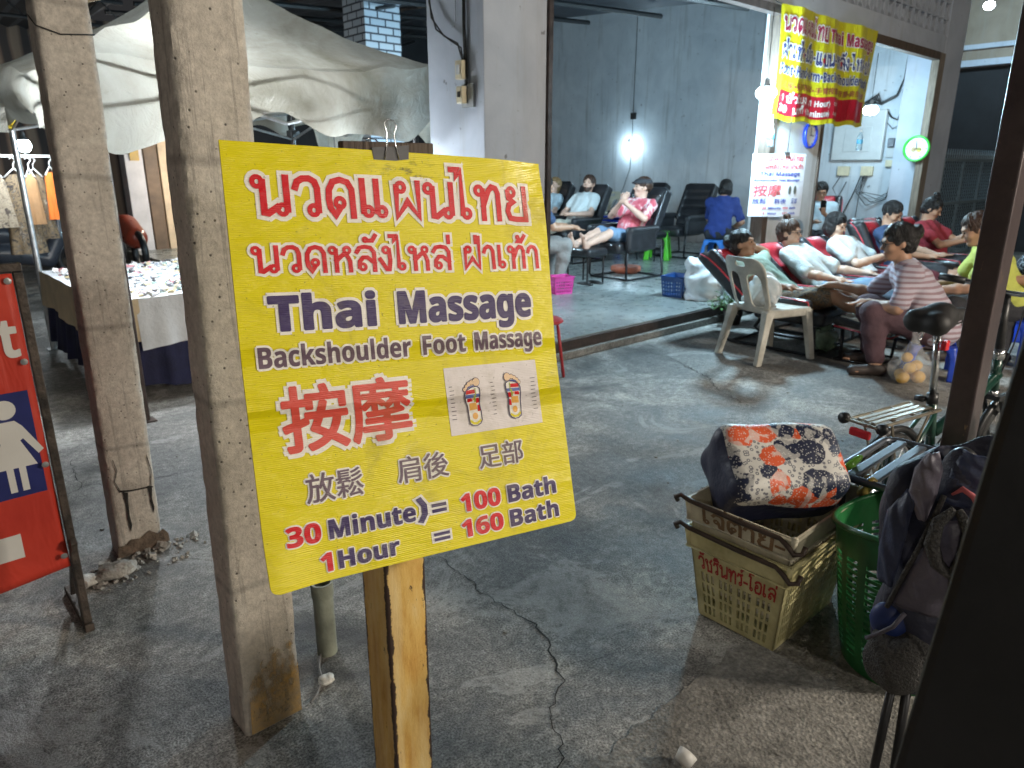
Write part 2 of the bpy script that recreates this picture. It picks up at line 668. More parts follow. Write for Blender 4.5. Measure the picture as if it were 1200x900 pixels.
g = MB()   # rough slab of older concrete, edge along Y = 0.98
edge = [(1.13 + 3.27 * k / 260, .972 + .022 * mnoise.noise(Vector((k * .21, 0, 0))) + .012 * mnoise.noise(Vector((k * .9, 5, 0))) + .006 * mnoise.noise(Vector((k * 3.1, 9, 0)))) for k in range(261)]
g.add([(x, y, 0.004) for x, y in edge] + [(4.4, -3.5, 0.004), (0.80, -3.5, 0.004)] + [(.80 + .33 * (k / 120) + .012 * mnoise.noise(Vector((k * .9, 3, 0))) + .008 * mnoise.noise(Vector((k * 3.0, 7, 0))), -3.4 + 4.34 * k / 120, .004) for k in range(1, 120)], [tuple(range(len(edge) + 2 + 119))[::-1]])
tag(g.build('pavement', M_SLAB), kind='structure')

M_CRACK = pm('crack_dirt', (0.022, 0.02, 0.018), 0.95, 0.3, 30)
cr = MB()


def crack(pts, w0, z=0.003, jag=0.012):
    P = []
    for (a, b) in zip(pts[:-1], pts[1:]):
        n = max(2, int(math.dist(a, b) / 0.022))
        for i in range(n):
            t = i / n
            P.append((a[0] + (b[0] - a[0]) * t + random.uniform(-jag, jag), a[1] + (b[1] - a[1]) * t + random.uniform(-jag, jag)))
    P.append(pts[-1])
    L, Rr = [], []
    for i, p in enumerate(P):
        q0, q1 = P[max(0, i - 1)], P[min(len(P) - 1, i + 1)]
        d = Vector((q1[0] - q0[0], q1[1] - q0[1])).normalized()
        nrm = Vector((-d.y, d.x))
        t = i / (len(P) - 1)
        ww = .62 * w0 * (0.35 + 0.65 * abs(math.sin(7 * t + 1) * math.sin(23 * t + .4))) * (0.25 + 0.75 * math.sin(PI * min(1, max(0.03, t)))) + 0.0006
        L.append((p[0] + nrm.x * ww, p[1] + nrm.y * ww, z))
        Rr.append((p[0] - nrm.x * ww, p[1] - nrm.y * ww, z))
    n = len(P)
    cr.add(L + Rr, [(i, n + i, n + i + 1, i + 1) for i in range(n - 1)])


crack([(1.483, 2.082), (1.473, 1.942), (1.445, 1.789), (1.453, 1.656), (1.451, 1.506), (1.449, 1.431), (1.389, 1.371), (1.368, 1.303), (1.324, 1.241), (1.249, 1.198), (1.208, 1.17), (1.162, 1.106), (1.154, 1.07), (1.081, 1.027), (0.98, 0.93)], 0.0055)
crack([(4.811, 3.894), (4.773, 3.659), (4.784, 3.397), (4.729, 3.247), (4.618, 3.047), (4.504, 2.805), (4.3, 2.6), (4.1, 2.2)], 0.007)
crack([(0.10, 3.76), (0.224, 3.739), (0.444, 3.705), (0.573, 3.792), (0.747, 3.688), (0.857, 3.643), (1.076, 3.633), (1.5, 3.55)], 0.005)
crack([(0.597, 4.2), (0.576, 3.896), (0.561, 3.76)], 0.004)
crack([(1.36, 1.30), (1.50, 1.22), (1.62, 1.21)], 0.0012)
tag(cr.build('pavement_crack', M_CRACK), kind='structure')

# =================================================================== SHOP BUILDING
g = MB()
g.lohi((3.3, 3.92, 0.004), (11.70, 14.0, 0.16))
tag(g.build('floor', M_FLOOR), kind='structure')
st_ = MB()
st_.lohi((3.95, 3.862, 0.004), (6.95, 3.919, 0.068))
st_.lohi((8.2, 3.862, 0.004), (11.45, 3.919, 0.068))
tag(st_.build('step', M_SLAB, bevel=0.008), kind='structure')

shop = empty('shop_building', (7.5, 4.0, 0), 'open fronted white plaster shophouse with pierced block band above two wide openings', 'building')


def part(mb, name, mat, parent, **k):
    """mesh in world coordinates under a thing: keep its place"""
    o = mb.build(name, mat, None, **k)
    o.parent = parent
    o.matrix_parent_inverse = parent.matrix_world.inverted() if False else Matrix.Translation(-Vector(parent.location)) if not any(parent.rotation_euler) else (Matrix.Translation(Vector(parent.location)) @ parent.rotation_euler.to_matrix().to_4x4()).inverted()
    return o


p = MB(); p.lohi((3.28, 3.92, 0), (3.86, 4.55, 5.2)); part(p, 'front_pillar', M_GREYWALL, shop, bevel=0.006)
p = MB(); p.lohi((11.5, 3.92, 0), (12.2, 4.4, 5.2)); part(p, 'front_pillar', M_GREYWALL, shop, bevel=0.006)
p = MB(); p.lohi((7.15, 3.93, 0.0), (8.16, 4.13, 3.0)); part(p, 'wall_pier', M_WALL, shop, bevel=0.004)
p = MB(); p.lohi((3.862, 3.925, 3.0), (11.498, 4.12, 3.205)); part(p, 'lintel', M_GREYWALL, shop)
p = MB(); p.lohi((3.862, 3.925, 4.41), (11.498, 4.12, 5.2)); part(p, 'upper_wall', M_GREYWALL, shop)
# pierced block band
p = MB()
bs = 0.20
for i in range(38):
    for j in range(6):
        x0, z0 = 3.88 + i * bs, 3.207 + j * bs
        t = 0.014
        y0, y1 = 3.93, 4.06
        p.lohi((x0, y0, z0), (x0 + bs, y1, z0 + t)); p.lohi((x0, y0, z0 + t), (x0 + t, y1, z0 + bs))
        cx_, cz_ = x0 + bs / 2 + t / 2, z0 + bs / 2 + t / 2
        hb = bs / 2 - t / 2
        for q in (0, 1):      # diagonal bars and a lens in the middle of every block
            a = R(45 + 90 * q)
            p.box((cx_, 3.995 + .002 * q, cz_), (hb * 1.30, .045, .008), rotm(ry=a))
        p.prism([(cx_ + .030 * math.cos(2 * PI * k / 12), cz_ + .050 * math.sin(2 * PI * k / 12)) for k in range(12)], 3.938, 4.05, lambda u, v, d: (u, d, v))
part(p, 'pierced_block_band', M_GREYWALL, shop)
p = MB(); p.lohi((3.87, 4.122, 3.20), (11.49, 4.14, 4.42)); part(p, 'shadow_board', M_DARK, shop)  # dark board added behind the blocks so their holes look shaded
# frames of the two openings
p = MB(); p.lohi((3.864, 3.90, 2.925), (7.14, 3.99, 2.998)); part(p, 'opening_frame', M_STEEL_DK, shop)
p = MB(); p.lohi((8.165, 3.895, 2.90), (11.28, 3.985, 2.998)); p.lohi((8.162, 3.91, 0.17), (8.20, 3.99, 2.898)); part(p, 'opening_frame', M_WOOD_DK, shop)
p = MB(); p.lohi((11.285, 3.90, 0.17), (11.495, 4.0, 2.998)); part(p, 'door_jamb', M_WOOD, shop, bevel=0.006)
p = MB(); p.lohi((7.04, 3.90, 0.17), (7.145, 4.04, 2.998)); part(p, 'door_jamb', M_WOOD_DK, shop, bevel=0.006)
p = MB(); p.lohi((3.866, 3.90, 0.17), (3.905, 4.0, 2.92)); part(p, 'door_jamb', M_STEEL_DK, shop)
p = MB(); p.lohi((3.92, 3.89, 0.072), (6.95, 3.918, 0.152)); part(p, 'sill_channel', M_STEEL_DK, shop, bevel=0.003)
M_INNER = mat_plaster('inner_plaster', (0.44, 0.49, 0.54), (0.58, 0.63, 0.67), dirt=(0.20, 0.20, 0.20), amt=0.6)
p = MB(); p.lohi((11.72, 4.405, 0), (11.9, 15.0, 4.7)); part(p, 'side_wall', M_INNER, shop)
p = MB()
p.tube([(11.70, 9.45, 1.88), (11.708, 9.47, 1.5), (11.70, 9.62, 1.1), (11.705, 9.9, .7), (11.705, 10.1, .2)], .005, 5); p.tube([(11.70, 9.45, 2.05), (11.705, 9.45, 4.6)], .005, 5); p.lohi((11.685, 9.38, 2.42), (11.718, 9.50, 2.54))
part(p, 'wall_cable', M_WIRE, shop)
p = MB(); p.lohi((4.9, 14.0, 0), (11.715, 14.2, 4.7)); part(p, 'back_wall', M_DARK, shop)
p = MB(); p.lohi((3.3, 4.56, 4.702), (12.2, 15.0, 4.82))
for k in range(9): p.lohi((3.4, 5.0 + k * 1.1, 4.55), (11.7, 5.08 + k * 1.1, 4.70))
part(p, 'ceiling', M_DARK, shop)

# switches and cables on the pillar's street side (facing the stall)
M_IVORY = pm('ivory_plastic', (0.62, 0.55, 0.38), 0.4, 0.12, 20)
M_CLEAR = pm('clear_box', (0.75, 0.78, 0.78), 0.1, 0.05, trans=0.85, rvar=0.03)
sw = empty('switch_box', (3.28, 4.11, 2.1), 'ivory breaker switch with clear cover box and cables on pillar side', 'switch')
b = MB(); b.lohi((3.225, 4.09, 2.08), (3.279, 4.165, 2.20)); part(b, 'switch', M_IVORY, sw, bevel=0.006)
b = MB(); b.lohi((3.218, 4.11, 2.11), (3.226, 4.145, 2.17)); part(b, 'toggle', M_WALL, sw)
b = MB(); b.lohi((3.215, 4.08, 1.925), (3.262, 4.145, 2.035)); part(b, 'breaker', M_IVORY, sw, bevel=0.006)
b = MB(); b.lohi((3.209, 4.10, 1.965), (3.216, 4.125, 2.0)); part(b, 'toggle', M_BLACK, sw)
b = MB(); b.lohi((3.262, 4.02, 1.90), (3.279, 4.14, 2.05)); part(b, 'cover_box', pm('grey_clear', (0.35, 0.37, 0.38), 0.25, 0.15), sw)
cw = MB()
cw.tube([(3.26, 4.12, 2.20), (3.255, 4.13, 2.28), (3.24, 4.22, 2.33), (3.235, 4.38, 2.42), (3.24, 4.46, 2.6), (3.25, 4.44, 3.0), (3.26, 4.45, 4.2)], 0.006, 5)
cw.tube([(3.26, 4.125, 2.20), (3.25, 4.16, 2.31), (3.24, 4.30, 2.37), (3.235, 4.43, 2.5), (3.24, 4.47, 2.75), (3.25, 4.42, 3.4), (3.26, 4.40, 4.2)], 0.006, 5)
for y in (4.085, 4.10): cw.tube([(3.265, y, 2.04), (3.262, y + .01, 2.4), (3.266, y + .005, 3.2), (3.265, y + .012, 4.4)], 0.007, 5)
cw.tube([(3.27, 4.20, 2.45), (3.27, 4.205, 4.4)], 0.003, 4)
part(cw, 'cable', M_WIRE, sw, smooth=True)

# =================================================================== CONCRETE PILLARS OF THE MARKET ROOF

def rough_pillar(name, x0, x1, y0, y1, h, label, seed, flare=None):
    o = empty(name, ((x0 + x1) / 2, (y0 + y1) / 2, 0), label, 'pillar')
    b = MB()
    n = 10
    prof = []
    for i in range(n): prof.append((x0 + (x1 - x0) * i / n, y0))
    for i in range(n): prof.append((x1, y0 + (y1 - y0) * i / n))
    for i in range(n): prof.append((x1 - (x1 - x0) * i / n, y1))
    for i in range(n): prof.append((x0, y1 - (y1 - y0) * i / n))
    cx_, cy_ = (x0 + x1) / 2, (y0 + y1) / 2
    NZ = int(h / 0.022)

    def fn(u, v):
        i = int(round(u * len(prof))) % len(prof)
        x, y = prof[i]
        z = v * h
        corner = i % n == 0
        near = min(i % n, n - i % n)
        nv = mnoise.noise(Vector((x * 9 + seed, y * 9, z * 7)))
        nv2 = mnoise.noise(Vector((x * 40 + seed, y * 40, z * 34)))
        d = 0.0009 * nv + 0.0012 * nv2
        if corner: d -= 0.004 + max(0, mnoise.noise(Vector((seed + i, z * 30, 3.3)))) * 0.011 + abs(nv2) * .004
        elif near == 1: d -= max(0, mnoise.noise(Vector((seed + (i // n if i % n == 1 else (i // n + 1) % 4) * n, z * 16, 3.3)))) * 0.006
        s = 1 + d / 0.09
        if flare: s *= 1 + flare * max(0, 1 - z / 0.22) ** 2 * (1 + .5 * nv)
        return (cx_ + (x - cx_) * s + .018 * z, cy_ + (y - cy_) * s, z)
    b.grid(len(prof), NZ, fn, closed_u=True)
    part(b, 'shaft', M_CONC, o, smooth=True, auto=50)
    return o


pil1 = rough_pillar('concrete_pillar', 0.520, 0.687, 2.93, 3.06, 3.6, 'bare cast concrete pillar with broken, cracked foot and wire tied round it', 3.1)
pil2 = rough_pillar('concrete_pillar', 0.520, 0.685, 1.665, 1.795, 3.6, 'bare cast concrete pillar with orange patch at its foot just behind the yellow sign', 11.7)
# broken foot: two exposed slots, crack, wire
b = MB()
for xx, z0, z1, s in ((0.575, 0.10, 0.27, -1), (0.665, 0.15, 0.27, 1)):
    P = [(xx + s * .002, z0), (xx + .007, z0 + .03), (xx + .004, z0 + .07), (xx + .007, z1 - .03), (xx + .011, z1), (xx - .006, z1 + .008), (xx - .003, z1 - .05), (xx - .006, z0 + .06)]
    b.prism(P, 2.9275, 2.9285, lambda u, v, d: (u, d - .003, v))
b.prism([(0.555, .281), (0.60, .272), (0.68, .266), (0.676, .272), (0.60, .279), (0.56, .288)], 2.9268, 2.928, lambda u, v, d: (u, d - .003, v))
b.prism([(0.56, .28), (0.545, .33), (0.56, .37), (0.552, .42), (0.554, .42), (0.5625, .37), (0.5475, .33), (0.5635, .28)], 2.9266, 2.928, lambda u, v, d: (u, d - .003, v))
b.prism([(0.67, .27), (0.68, .34), (0.672, .40), (0.674, .41), (0.6825, .34), (0.673, .27)], 2.9266, 2.928, lambda u, v, d: (u, d - .003, v))
part(b, 'broken_edge', M_CRACK, pil1)
b = MB(); b.prism([(.512, .004), (.71, .004), (.708, .05), (.69, .075), (.67, .06), (.64, .085), (.60, .062), (.57, .07), (.545, .05), (.52, .055)], 2.9265, 2.9285, lambda u, v, d: (u, d - .004, v)); part(b, 'spalled_foot', pm('soil_brown', (.13, .095, .07), .95, .5, 30, .6, 60), pil1)
b = MB()
b.tube([(0.553, 2.926, 1.945), (0.62, 2.923, 1.925), (0.723, 2.925, 1.935), (0.727, 3.0, 1.94), (0.727, 3.062, 1.95), (0.64, 3.066, 1.97), (0.552, 3.066, 2.0), (0.549, 3.0, 1.985)], 0.0022, 5, closed=True)
part(b, 'tied_wire', M_WIRE, pil1, smooth=True)
# ragged orange patch on the second pillar's foot
g = NG('ragged_orange')
nz = g.noise(18, 7, 0.75)
c = g.ramp(nz, [(0.35, (0.40, 0.32, 0.22)), (0.52, (0.52, 0.36, 0.18)), (0.66, (0.66, 0.40, 0.12))])
M_ORANGE_PATCH = g.out(c, 0.8, g.bump(g.noise(50, 6, .7), 0.6, 0.01))
zz_ = g.math('MULTIPLY', g.sep()[2], 1.0)
al = g.math('ADD', g.math('MULTIPLY', g.noise(26, 7, .75), .55), g.math('MULTIPLY', g.noise(9, 5, .7, src=g.map((2.2, 1, .7))), .75))
al = g.math('SUBTRACT', al, g.math('MULTIPLY', zz_, .9))
M_ORANGE_PATCH.node_tree.nodes['Principled BSDF'].inputs['Alpha'].default_value = 1
g.put(g.b.inputs['Alpha'], g.ramp(al, [(.44, 0.0), (.58, .85)]))
b = MB()
out = [(0.532, .008), (0.678, .008), (0.682, .27), (0.60, .25), (0.54, .16)]
b.prism(out, 1.660, 1.6612, lambda u, v, d: (u, d - .002, v))
part(b, 'orange_patch', M_ORANGE_PATCH, pil2)

# rubble, stones by the pillars
M_STONE = pm('broken_concrete', (0.34, 0.32, 0.29), 0.9, 0.35, 14, 0.6, 60)
M_WSTONE = pm('white_plaster_lump', (0.55, 0.53, 0.49), 0.9, 0.2, 14, 0.5, 60)


def stone(name, c, r, label, cat, mat, seed, group=None, sc=(1, .8, .55)):
    b = MB()
    n = 12

    def fn(u, v):
        a, ph = 2 * PI * u, PI * v
        d = Vector((math.sin(ph) * math.cos(a), math.sin(ph) * math.sin(a), -math.cos(ph)))
        q = 1 + .35 * mnoise.noise(d * 1.6 + Vector((seed, 0, 0))) + .12 * mnoise.noise(d * 5 + Vector((seed, 0, 0)))
        return (d.x * r * q * sc[0], d.y * r * q * sc[1], r * sc[2] * .8 + d.z * r * q * sc[2])
    b.grid(16, n, fn, closed_u=True)
    return tag(b.build(name, mat, smooth=True, loc=c, auto=40), label, cat, group)


stone('plaster_lump', (0.372, 2.80, 0), 0.042, 'white lump of plaster beside the foot of the red banner frame', 'rubble', M_WSTONE, 1)
stone('concrete_lump', (0.475, 2.80, 0), 0.062, 'flat grey lump of broken concrete at the cracked pillar foot', 'rubble', M_STONE, 5.2, sc=(1.2, .7, .5))
stone('stone', (0.79, 1.722, 0), 0.026, 'small pale stone on the cable beside the pipe stub', 'stone', M_WSTONE, 9.3)
rb = MB()
for k in range(110):
    a = random.gauss(0.62, .09); y = 2.90 + random.gauss(-.01, .03)
    if random.random() < .25: a, y = random.uniform(.33, .75), random.uniform(2.7, 2.95)
    r = random.uniform(.002, .010) * (1 if random.random() > .12 else 1.9)
    rb.box((a, y, r * .6), (r, r * random.uniform(.5, 1), r * .6), rotm(random.random(), random.random(), random.random() * 6))
tag(rb.build('rubble', M_STONE), 'crumbs of broken concrete round the cracked pillar foot', 'rubble', kind='stuff')
rb = MB()
for k in range(150):
    x, y = random.uniform(-.4, 6), random.uniform(.9, 4)
    r = random.uniform(.0015, .005)
    rb.box((x, y, r * .5 + .001), (r * random.uniform(.6, 2), r, r * .5), rotm(0, 0, random.random() * 6))
tag(rb.build('litter', pm('litter_grit', (0.3, 0.28, 0.24), 0.9, 0.6, 3)), 'specks of grit and dry leaf bits scattered over the concrete', 'grit', kind='stuff')

# pipe stub behind the sign post
b = MB()
b.lathe([(.032, 0), (.032, .21), (.035, .21), (.035, .258), (.028, .258), (.028, .14), (.0001, .14)], n=24)
tag(b.build('pipe_stub', pm('grey_green_pipe', (0.22, 0.23, 0.18), 0.5, 0.35, 12, .15, 50), smooth=True, auto=40, loc=(0.862, 1.852, 0)), 'short grey green pipe stub standing in the concrete behind the post', 'pipe')
b = MB()
b.tube([(0.838, 1.85, .012), (0.80, 1.79, .006), (0.783, 1.735, .008), (0.742, 1.688, .006), (0.71, 1.668, .006)], .0035, 6)
tag(b.build('ground_cable', pm('grey_cable', (.2, .19, .18), .6), smooth=True), 'thin grey cable lying on concrete between pipe stub and pillar', 'cable')

# =================================================================== ROOFS, BRICK PIER, DARK BACKGROUND OF THE MARKET
roof = empty('market_roof', (0, 8, 3.6), 'dark corrugated steel roof on trusses above the market stalls', 'roof')
b = MB()
nu = 160
b.grid(nu, 2, lambda u, v: (-7 + 10.2 * u, 2.7 + 13 * v, 3.75 + 0.025 * math.sin(u * nu * PI / 2) - .03 * v * 3))
part(b, 'corrugated_sheet', pm('roof_sheet', (0.06, 0.07, 0.085), 0.5, 0.3, 6, metal=.4), roof)
b = MB()
for y in (3.05, 5.6, 8.2, 11.0):
    b.tube([(-6, y, 3.55), (3.1, y, 3.55)], .03, 6)
    b.tube([(-6, y, 3.25), (3.1, y, 3.25)], .025, 6)
    for k in range(16):
        b.tube([(-6 + k * .57, y, 3.25), (-5.715 + k * .57, y, 3.55), (-5.43 + k * .57, y, 3.25)], .014, 5)
for x in (-4, -2, 0.6, 2.9): b.tube([(x, 2.75, 3.64), (x, 15, 3.6)], .03, 6)
part(b, 'truss', M_BLACK, roof)
roof2 = empty('lean_to_roof', (6, 8, 3.6), 'dark lean-to roof with steel rafters between brick pier and shop', 'roof')
b = MB()
b.grid(60, 1, lambda u, v: (3.3 + 6 * u, 5.2 + 8.5 * v, 3.62 + .02 * math.sin(u * 60 * PI / 2) + .55 * v))
part(b, 'corrugated_sheet', MATS['roof_sheet'], roof2)
b = MB()
for k in range(6):
    y = 5.6 + k * 1.4
    b.tube([(3.3, y, 3.2 + k * .1), (9.2, y, 3.5 + k * .1)], .035, 6)
    b.tube([(3.3 + k, y, 3.2 + k * .1), (4.6 + k, y + 1.2, 3.6 + k * .1)], .025, 5)
for x in (4.2, 5.4, 6.8): b.tube([(x, 5.2, 3.50), (x, 13.6, 4.05)], .03, 6)
part(b, 'rafter', M_BLACK, roof2)

# brick pier with painted joints
g = NG('painted_brick')
bt = g.n.new('ShaderNodeTexBrick')
bt.inputs['Color1'].default_value = (.50, .56, .62, 1)
bt.inputs['Color2'].default_value = (.42, .49, .56, 1)
bt.inputs['Mortar'].default_value = (.05, .06, .08, 1)
bt.inputs['Scale'].default_value = 1.0
bt.inputs['Mortar Size'].default_value = .012
bt.inputs['Brick Width'].default_value = .24
bt.inputs['Row Height'].default_value = .095
sx = g.sep()
cmb = g.n.new('ShaderNodeCombineXYZ')
g.l.new(g.math('ADD', sx[0], sx[1]), cmb.inputs[0]); g.l.new(sx[2], cmb.inputs[1])
g.l.new(cmb.outputs[0], bt.inputs['Vector'])
M_BRICK = g.out(bt.outputs[0], .7, g.bump(bt.outputs[1], -.3, .01))
b = MB(); b.lohi((-.28, -.28, 0), (.28, .28, 4.6))
tag(b.build('brick_pier', M_BRICK, loc=(5.78, 9.3, 0)), 'tall pale blue brick pier under the dark roof behind the tent', 'pier')

bgw = empty('market_wall', (2.5, 14.5, 0), 'long brown boarded wall at the far side of the market', 'wall')
g = NG('brown_boards')
wv = g.wave(1.1, 'X', 1.0)
M_BOARDS = g.out(g.ramp(wv, [(0.2, (.05, .035, .03)), (.45, (.16, .10, .07)), (.8, (.28, .19, .13))]), .7)
b = MB(); b.lohi((-12, 14.6, 0), (4.85, 14.8, 3.9)); part(b, 'boarding', M_BOARDS, bgw)

# =================================================================== LETTERING
def ring(x, y, r=.13): return ('o', x, y, r)


TH = {
 'น': [ring(.13, .86), [(.26, .86), (.26, .05), (.36, .03), (.60, .20)], ring(.73, .14), [(.86, .14), (.86, 1)]],
 'ว': [[(.04, .74), (.10, .90), (.24, .99), (.42, 1), (.56, .92), (.62, .74), (.62, .14)], ring(.49, .14)],
 'ด': [ring(.40, .36), [(.40, .23), (.26, .02), (.13, .22), (.10, .45), (.12, .72), (.24, .94), (.44, 1), (.64, .94), (.75, .74), (.76, .0)]],
 'ต': [ring(.40, .36), [(.40, .23), (.26, .02), (.13, .22), (.10, .45), (.11, .78), (.22, .97), (.30, .97), (.44, .82), (.58, .97), (.66, .97), (.76, .8), (.76, .0)]],
 'เ': [[(.10, 1), (.10, .14)], ring(.23, .14)],
 'ผ': [ring(.27, .86), [(.14, .86), (.12, .0), (.46, .46), (.80, .0), (.80, 1)]],
 'ฝ': [ring(.27, .86), [(.14, .86), (.12, .0), (.46, .46), (.80, .0), (.80, 1.42)]],
 'ไ': [[(-.22, 1.46), (.00, 1.46), (-.06, 1.22), (.10, 1.42), (.10, .14)], ring(.23, .14)],
 'โ': [[(.36, 1.44), (.0, 1.44), (-.06, 1.2), (.10, 1.16), (.10, .14)], ring(.23, .14)],
 'ท': [ring(.13, .86), [(.26, .86), (.26, 0)], [(.26, .40), (.46, .86), (.58, .99), (.72, .95), (.79, .8), (.80, 0)]],
 'ย': [ring(.29, .86), [(.16, .86), (.18, .66), (.34, .55), (.18, .46), (.12, .25), (.2, .03), (.42, 0), (.78, 0), (.78, 1)]],
 'ห': [ring(.13, .86), [(.26, .86), (.26, 0)], [(.26, .42), (.56, .70)], ring(.70, .86), [(.62, .74), (.74, .55), (.80, .38), (.80, 0)]],
 'ล': [[(.06, .78), (.18, .96), (.40, 1), (.62, .96), (.76, .76), (.76, 0)], ring(.27, .15), [(.14, .15), (.16, .38), (.30, .55), (.48, .55), (.76, .30)]],
 'ง': [ring(.30, .86), [(.43, .86), (.46, .4), (.40, .02), (.30, .02), (.04, .46)]],
 'า': [[(.04, .74), (.10, .90), (.24, 1), (.38, .96), (.48, .78), (.50, 0)]],
 'จ': [[(.06, .80), (.18, .97), (.38, 1), (.58, .92), (.64, .7), (.62, .02), (.46, .02), (.38, .36)], ring(.25, .42)],
 'ช': [ring(.16, .84), [(.29, .84), (.20, .60), (.30, .46), (.30, 0), (.74, 0), (.74, .62), (.58, .80), (.80, 1.04)]],
 'ร': [[(.06, .74), (.16, .96), (.30, .92), (.56, .98)], [(.30, .92), (.48, .74), (.50, .14)], ring(.37, .14)],
 'อ': [ring(.27, .56), [(.14, .56), (.10, .22), (.2, .02), (.58, .02), (.72, .2), (.73, .74), (.62, .95), (.42, 1), (.20, .95), (.08, .82)]],
 'ม': [ring(.13, .86), [(.26, .86), (.26, .14)], ring(.13, .13), [(.26, .10), (.40, .04), (.80, .04)], [(.80, .02), (.80, 1)]],
 'ข': [ring(.16, .84), [(.29, .84), (.20, .60), (.30, .46), (.30, 0), (.74, 0), (.74, 1)]],
 'บ': [ring(.13, .86), [(.26, .86), (.26, 0), (.78, 0), (.78, 1)]],
 '-': [[(.05, .42), (.4, .42)]], '=': [[(.05, .3), (.55, .3)], [(.05, .62), (.55, .62)]], '•': [[(.1, .5), (.3, .5)]],
 '(': [[(.3, 1.1), (.12, .75), (.12, .25), (.3, -.1)]], ')': [[(.1, 1.1), (.28, .75), (.28, .25), (.1, -.1)]],
 '/': [[(.05, -.1), (.35, 1.1)]],
}
TH['แ'] = TH['เ'] + [[(.50, 1), (.50, .14)], ring(.63, .14)]
MARK = {
 'ั': [ring(-.42, 1.30, .09), [(-.34, 1.26), (-.14, 1.26), (.0, 1.48)]],
 '่': [[(-.08, 1.18), (-.08, 1.46)]],
 '้': [ring(-.36, 1.44, .07), [(-.30, 1.36), (-.40, 1.22), (-.2, 1.22), (-.02, 1.5)]],
 '๊': [ring(-.42, 1.40, .07), [(-.34, 1.42), (-.28, 1.22), (-.2, 1.42), (-.1, 1.22), (.02, 1.5)]],
 'ิ': [[(-.58, 1.18), (-.48, 1.34), (-.2, 1.36), (-.04, 1.18), (-.58, 1.18)]],
 'ื': [[(-.58, 1.18), (-.48, 1.34), (-.2, 1.36), (-.04, 1.18), (-.58, 1.18)], [(-.04, 1.2), (-.04, 1.5)], [(-.2, 1.36), (-.2, 1.52)]],
 '์': [ring(-.2, 1.30, .09), [(-.14, 1.38), (.04, 1.5)]],
}


def ribbon(pts, w, closed=False):
    P = [Vector(p) for p in pts]
    n = len(P)
    L, Q = [], []
    for i in range(n):
        if closed: a, b = P[i] - P[i - 1], P[(i + 1) % n] - P[i]
        else:
            a = P[i] - P[i - 1] if i else P[1] - P[0]
            b = P[i + 1] - P[i] if i < n - 1 else P[-1] - P[-2]
        a.normalize(); b.normalize()
        na, nb = Vector((-a.y, a.x)), Vector((-b.y, b.x))
        m = na + nb
        if m.length < .3: m = na
        m.normalize()
        s = min(1.6, 1 / max(.4, m.dot(na)))
        ext = Vector((0, 0))
        if not closed and i == 0: ext = -a * w * .9
        if not closed and i == n - 1: ext = b * w * .9
        L.append(P[i] + m * w * s + ext); Q.append(P[i] - m * w * s + ext)
    k = n if closed else n - 1
    return L + Q, [(i, n + i, n + (i + 1) % n, (i + 1) % n) for i in range(k)]


def thai(text, u0, u1, v0, hgt, weight=.085, italic=0.0):
    """stroke-drawn line of Thai: list of (verts2d, faces) fitted between u0 and u1 on baseline v0"""
    st, x = [], 0.0
    lastmark = False
    tall = False
    for ch in text:
        if ch == ' ': x += .45; continue
        if ch in MARK:
            up = .30 if (lastmark and ch in '่้๊') else 0
            for s in MARK[ch]:
                ox = x - .10 - (.16 if tall else 0)
                st.append(('o', s[1] + ox, s[2] + up, s[3]) if isinstance(s, tuple) else [(a + ox, b + up) for a, b in s])
            lastmark = True
            continue
        G_ = TH[ch]
        mx = max([(s[1] + s[3]) if isinstance(s, tuple) else max(a for a, b in s) for s in G_])
        if ch in 'ไโ': x += .06
        for s in G_: st.append(('o', s[1] + x, s[2], s[3]) if isinstance(s, tuple) else [(a + x, b) for a, b in s])
        x += mx + .20
        lastmark = False
        tall = ch == 'ฝ'
    W = x - .2
    sx_ = (u1 - u0) / W

    def fit(p): return (u0 + (p[0] + italic * p[1]) * sx_, v0 + p[1] * hgt)

    def gen(wt):
        out = []
        for s in st:
            if isinstance(s, tuple):
                _, cx_, cy_, r_ = s
                V, F = ribbon([(cx_ + r_ * math.cos(2 * PI * i / 14) * .9, cy_ + r_ * math.sin(2 * PI * i / 14)) for i in range(14)], wt * (.72 if r_ > .1 else .6) if wt < .11 else wt * .9, True)
            else: V, F = ribbon(s, wt)
            out.append(([fit(v) for v in V], F))
        return out
    return gen(weight), gen(weight + .115)


_tcache = {}


def glyphs(text):
    if text in _tcache: return _tcache[text]
    c = bpy.data.curves.new('t', 'FONT')
    c.body = text
    c.resolution_u = 4
    o = bpy.data.objects.new('t', c)
    COL.objects.link(o)
    dg = bpy.context.evaluated_depsgraph_get()
    me = bpy.data.meshes.new_from_object(o.evaluated_get(dg))
    v = np.array([x.co[:2] for x in me.vertices]).reshape(-1, 2)
    f = [tuple(p.vertices) for p in me.polygons]
    bpy.data.objects.remove(o); bpy.data.curves.remove(c); bpy.data.meshes.remove(me)
    _tcache[text] = (v, f)
    return v, f


def boldsans(t):
    o = ''
    for c in t:
        if 'A' <= c <= 'Z': o += chr(0x1D5D4 + ord(c) - 65)
        elif 'a' <= c <= 'z': o += chr(0x1D5EE + ord(c) - 97)
        elif '0' <= c <= '9': o += chr(0x1D7EC + ord(c) - 48)
        else: o += c
    return o


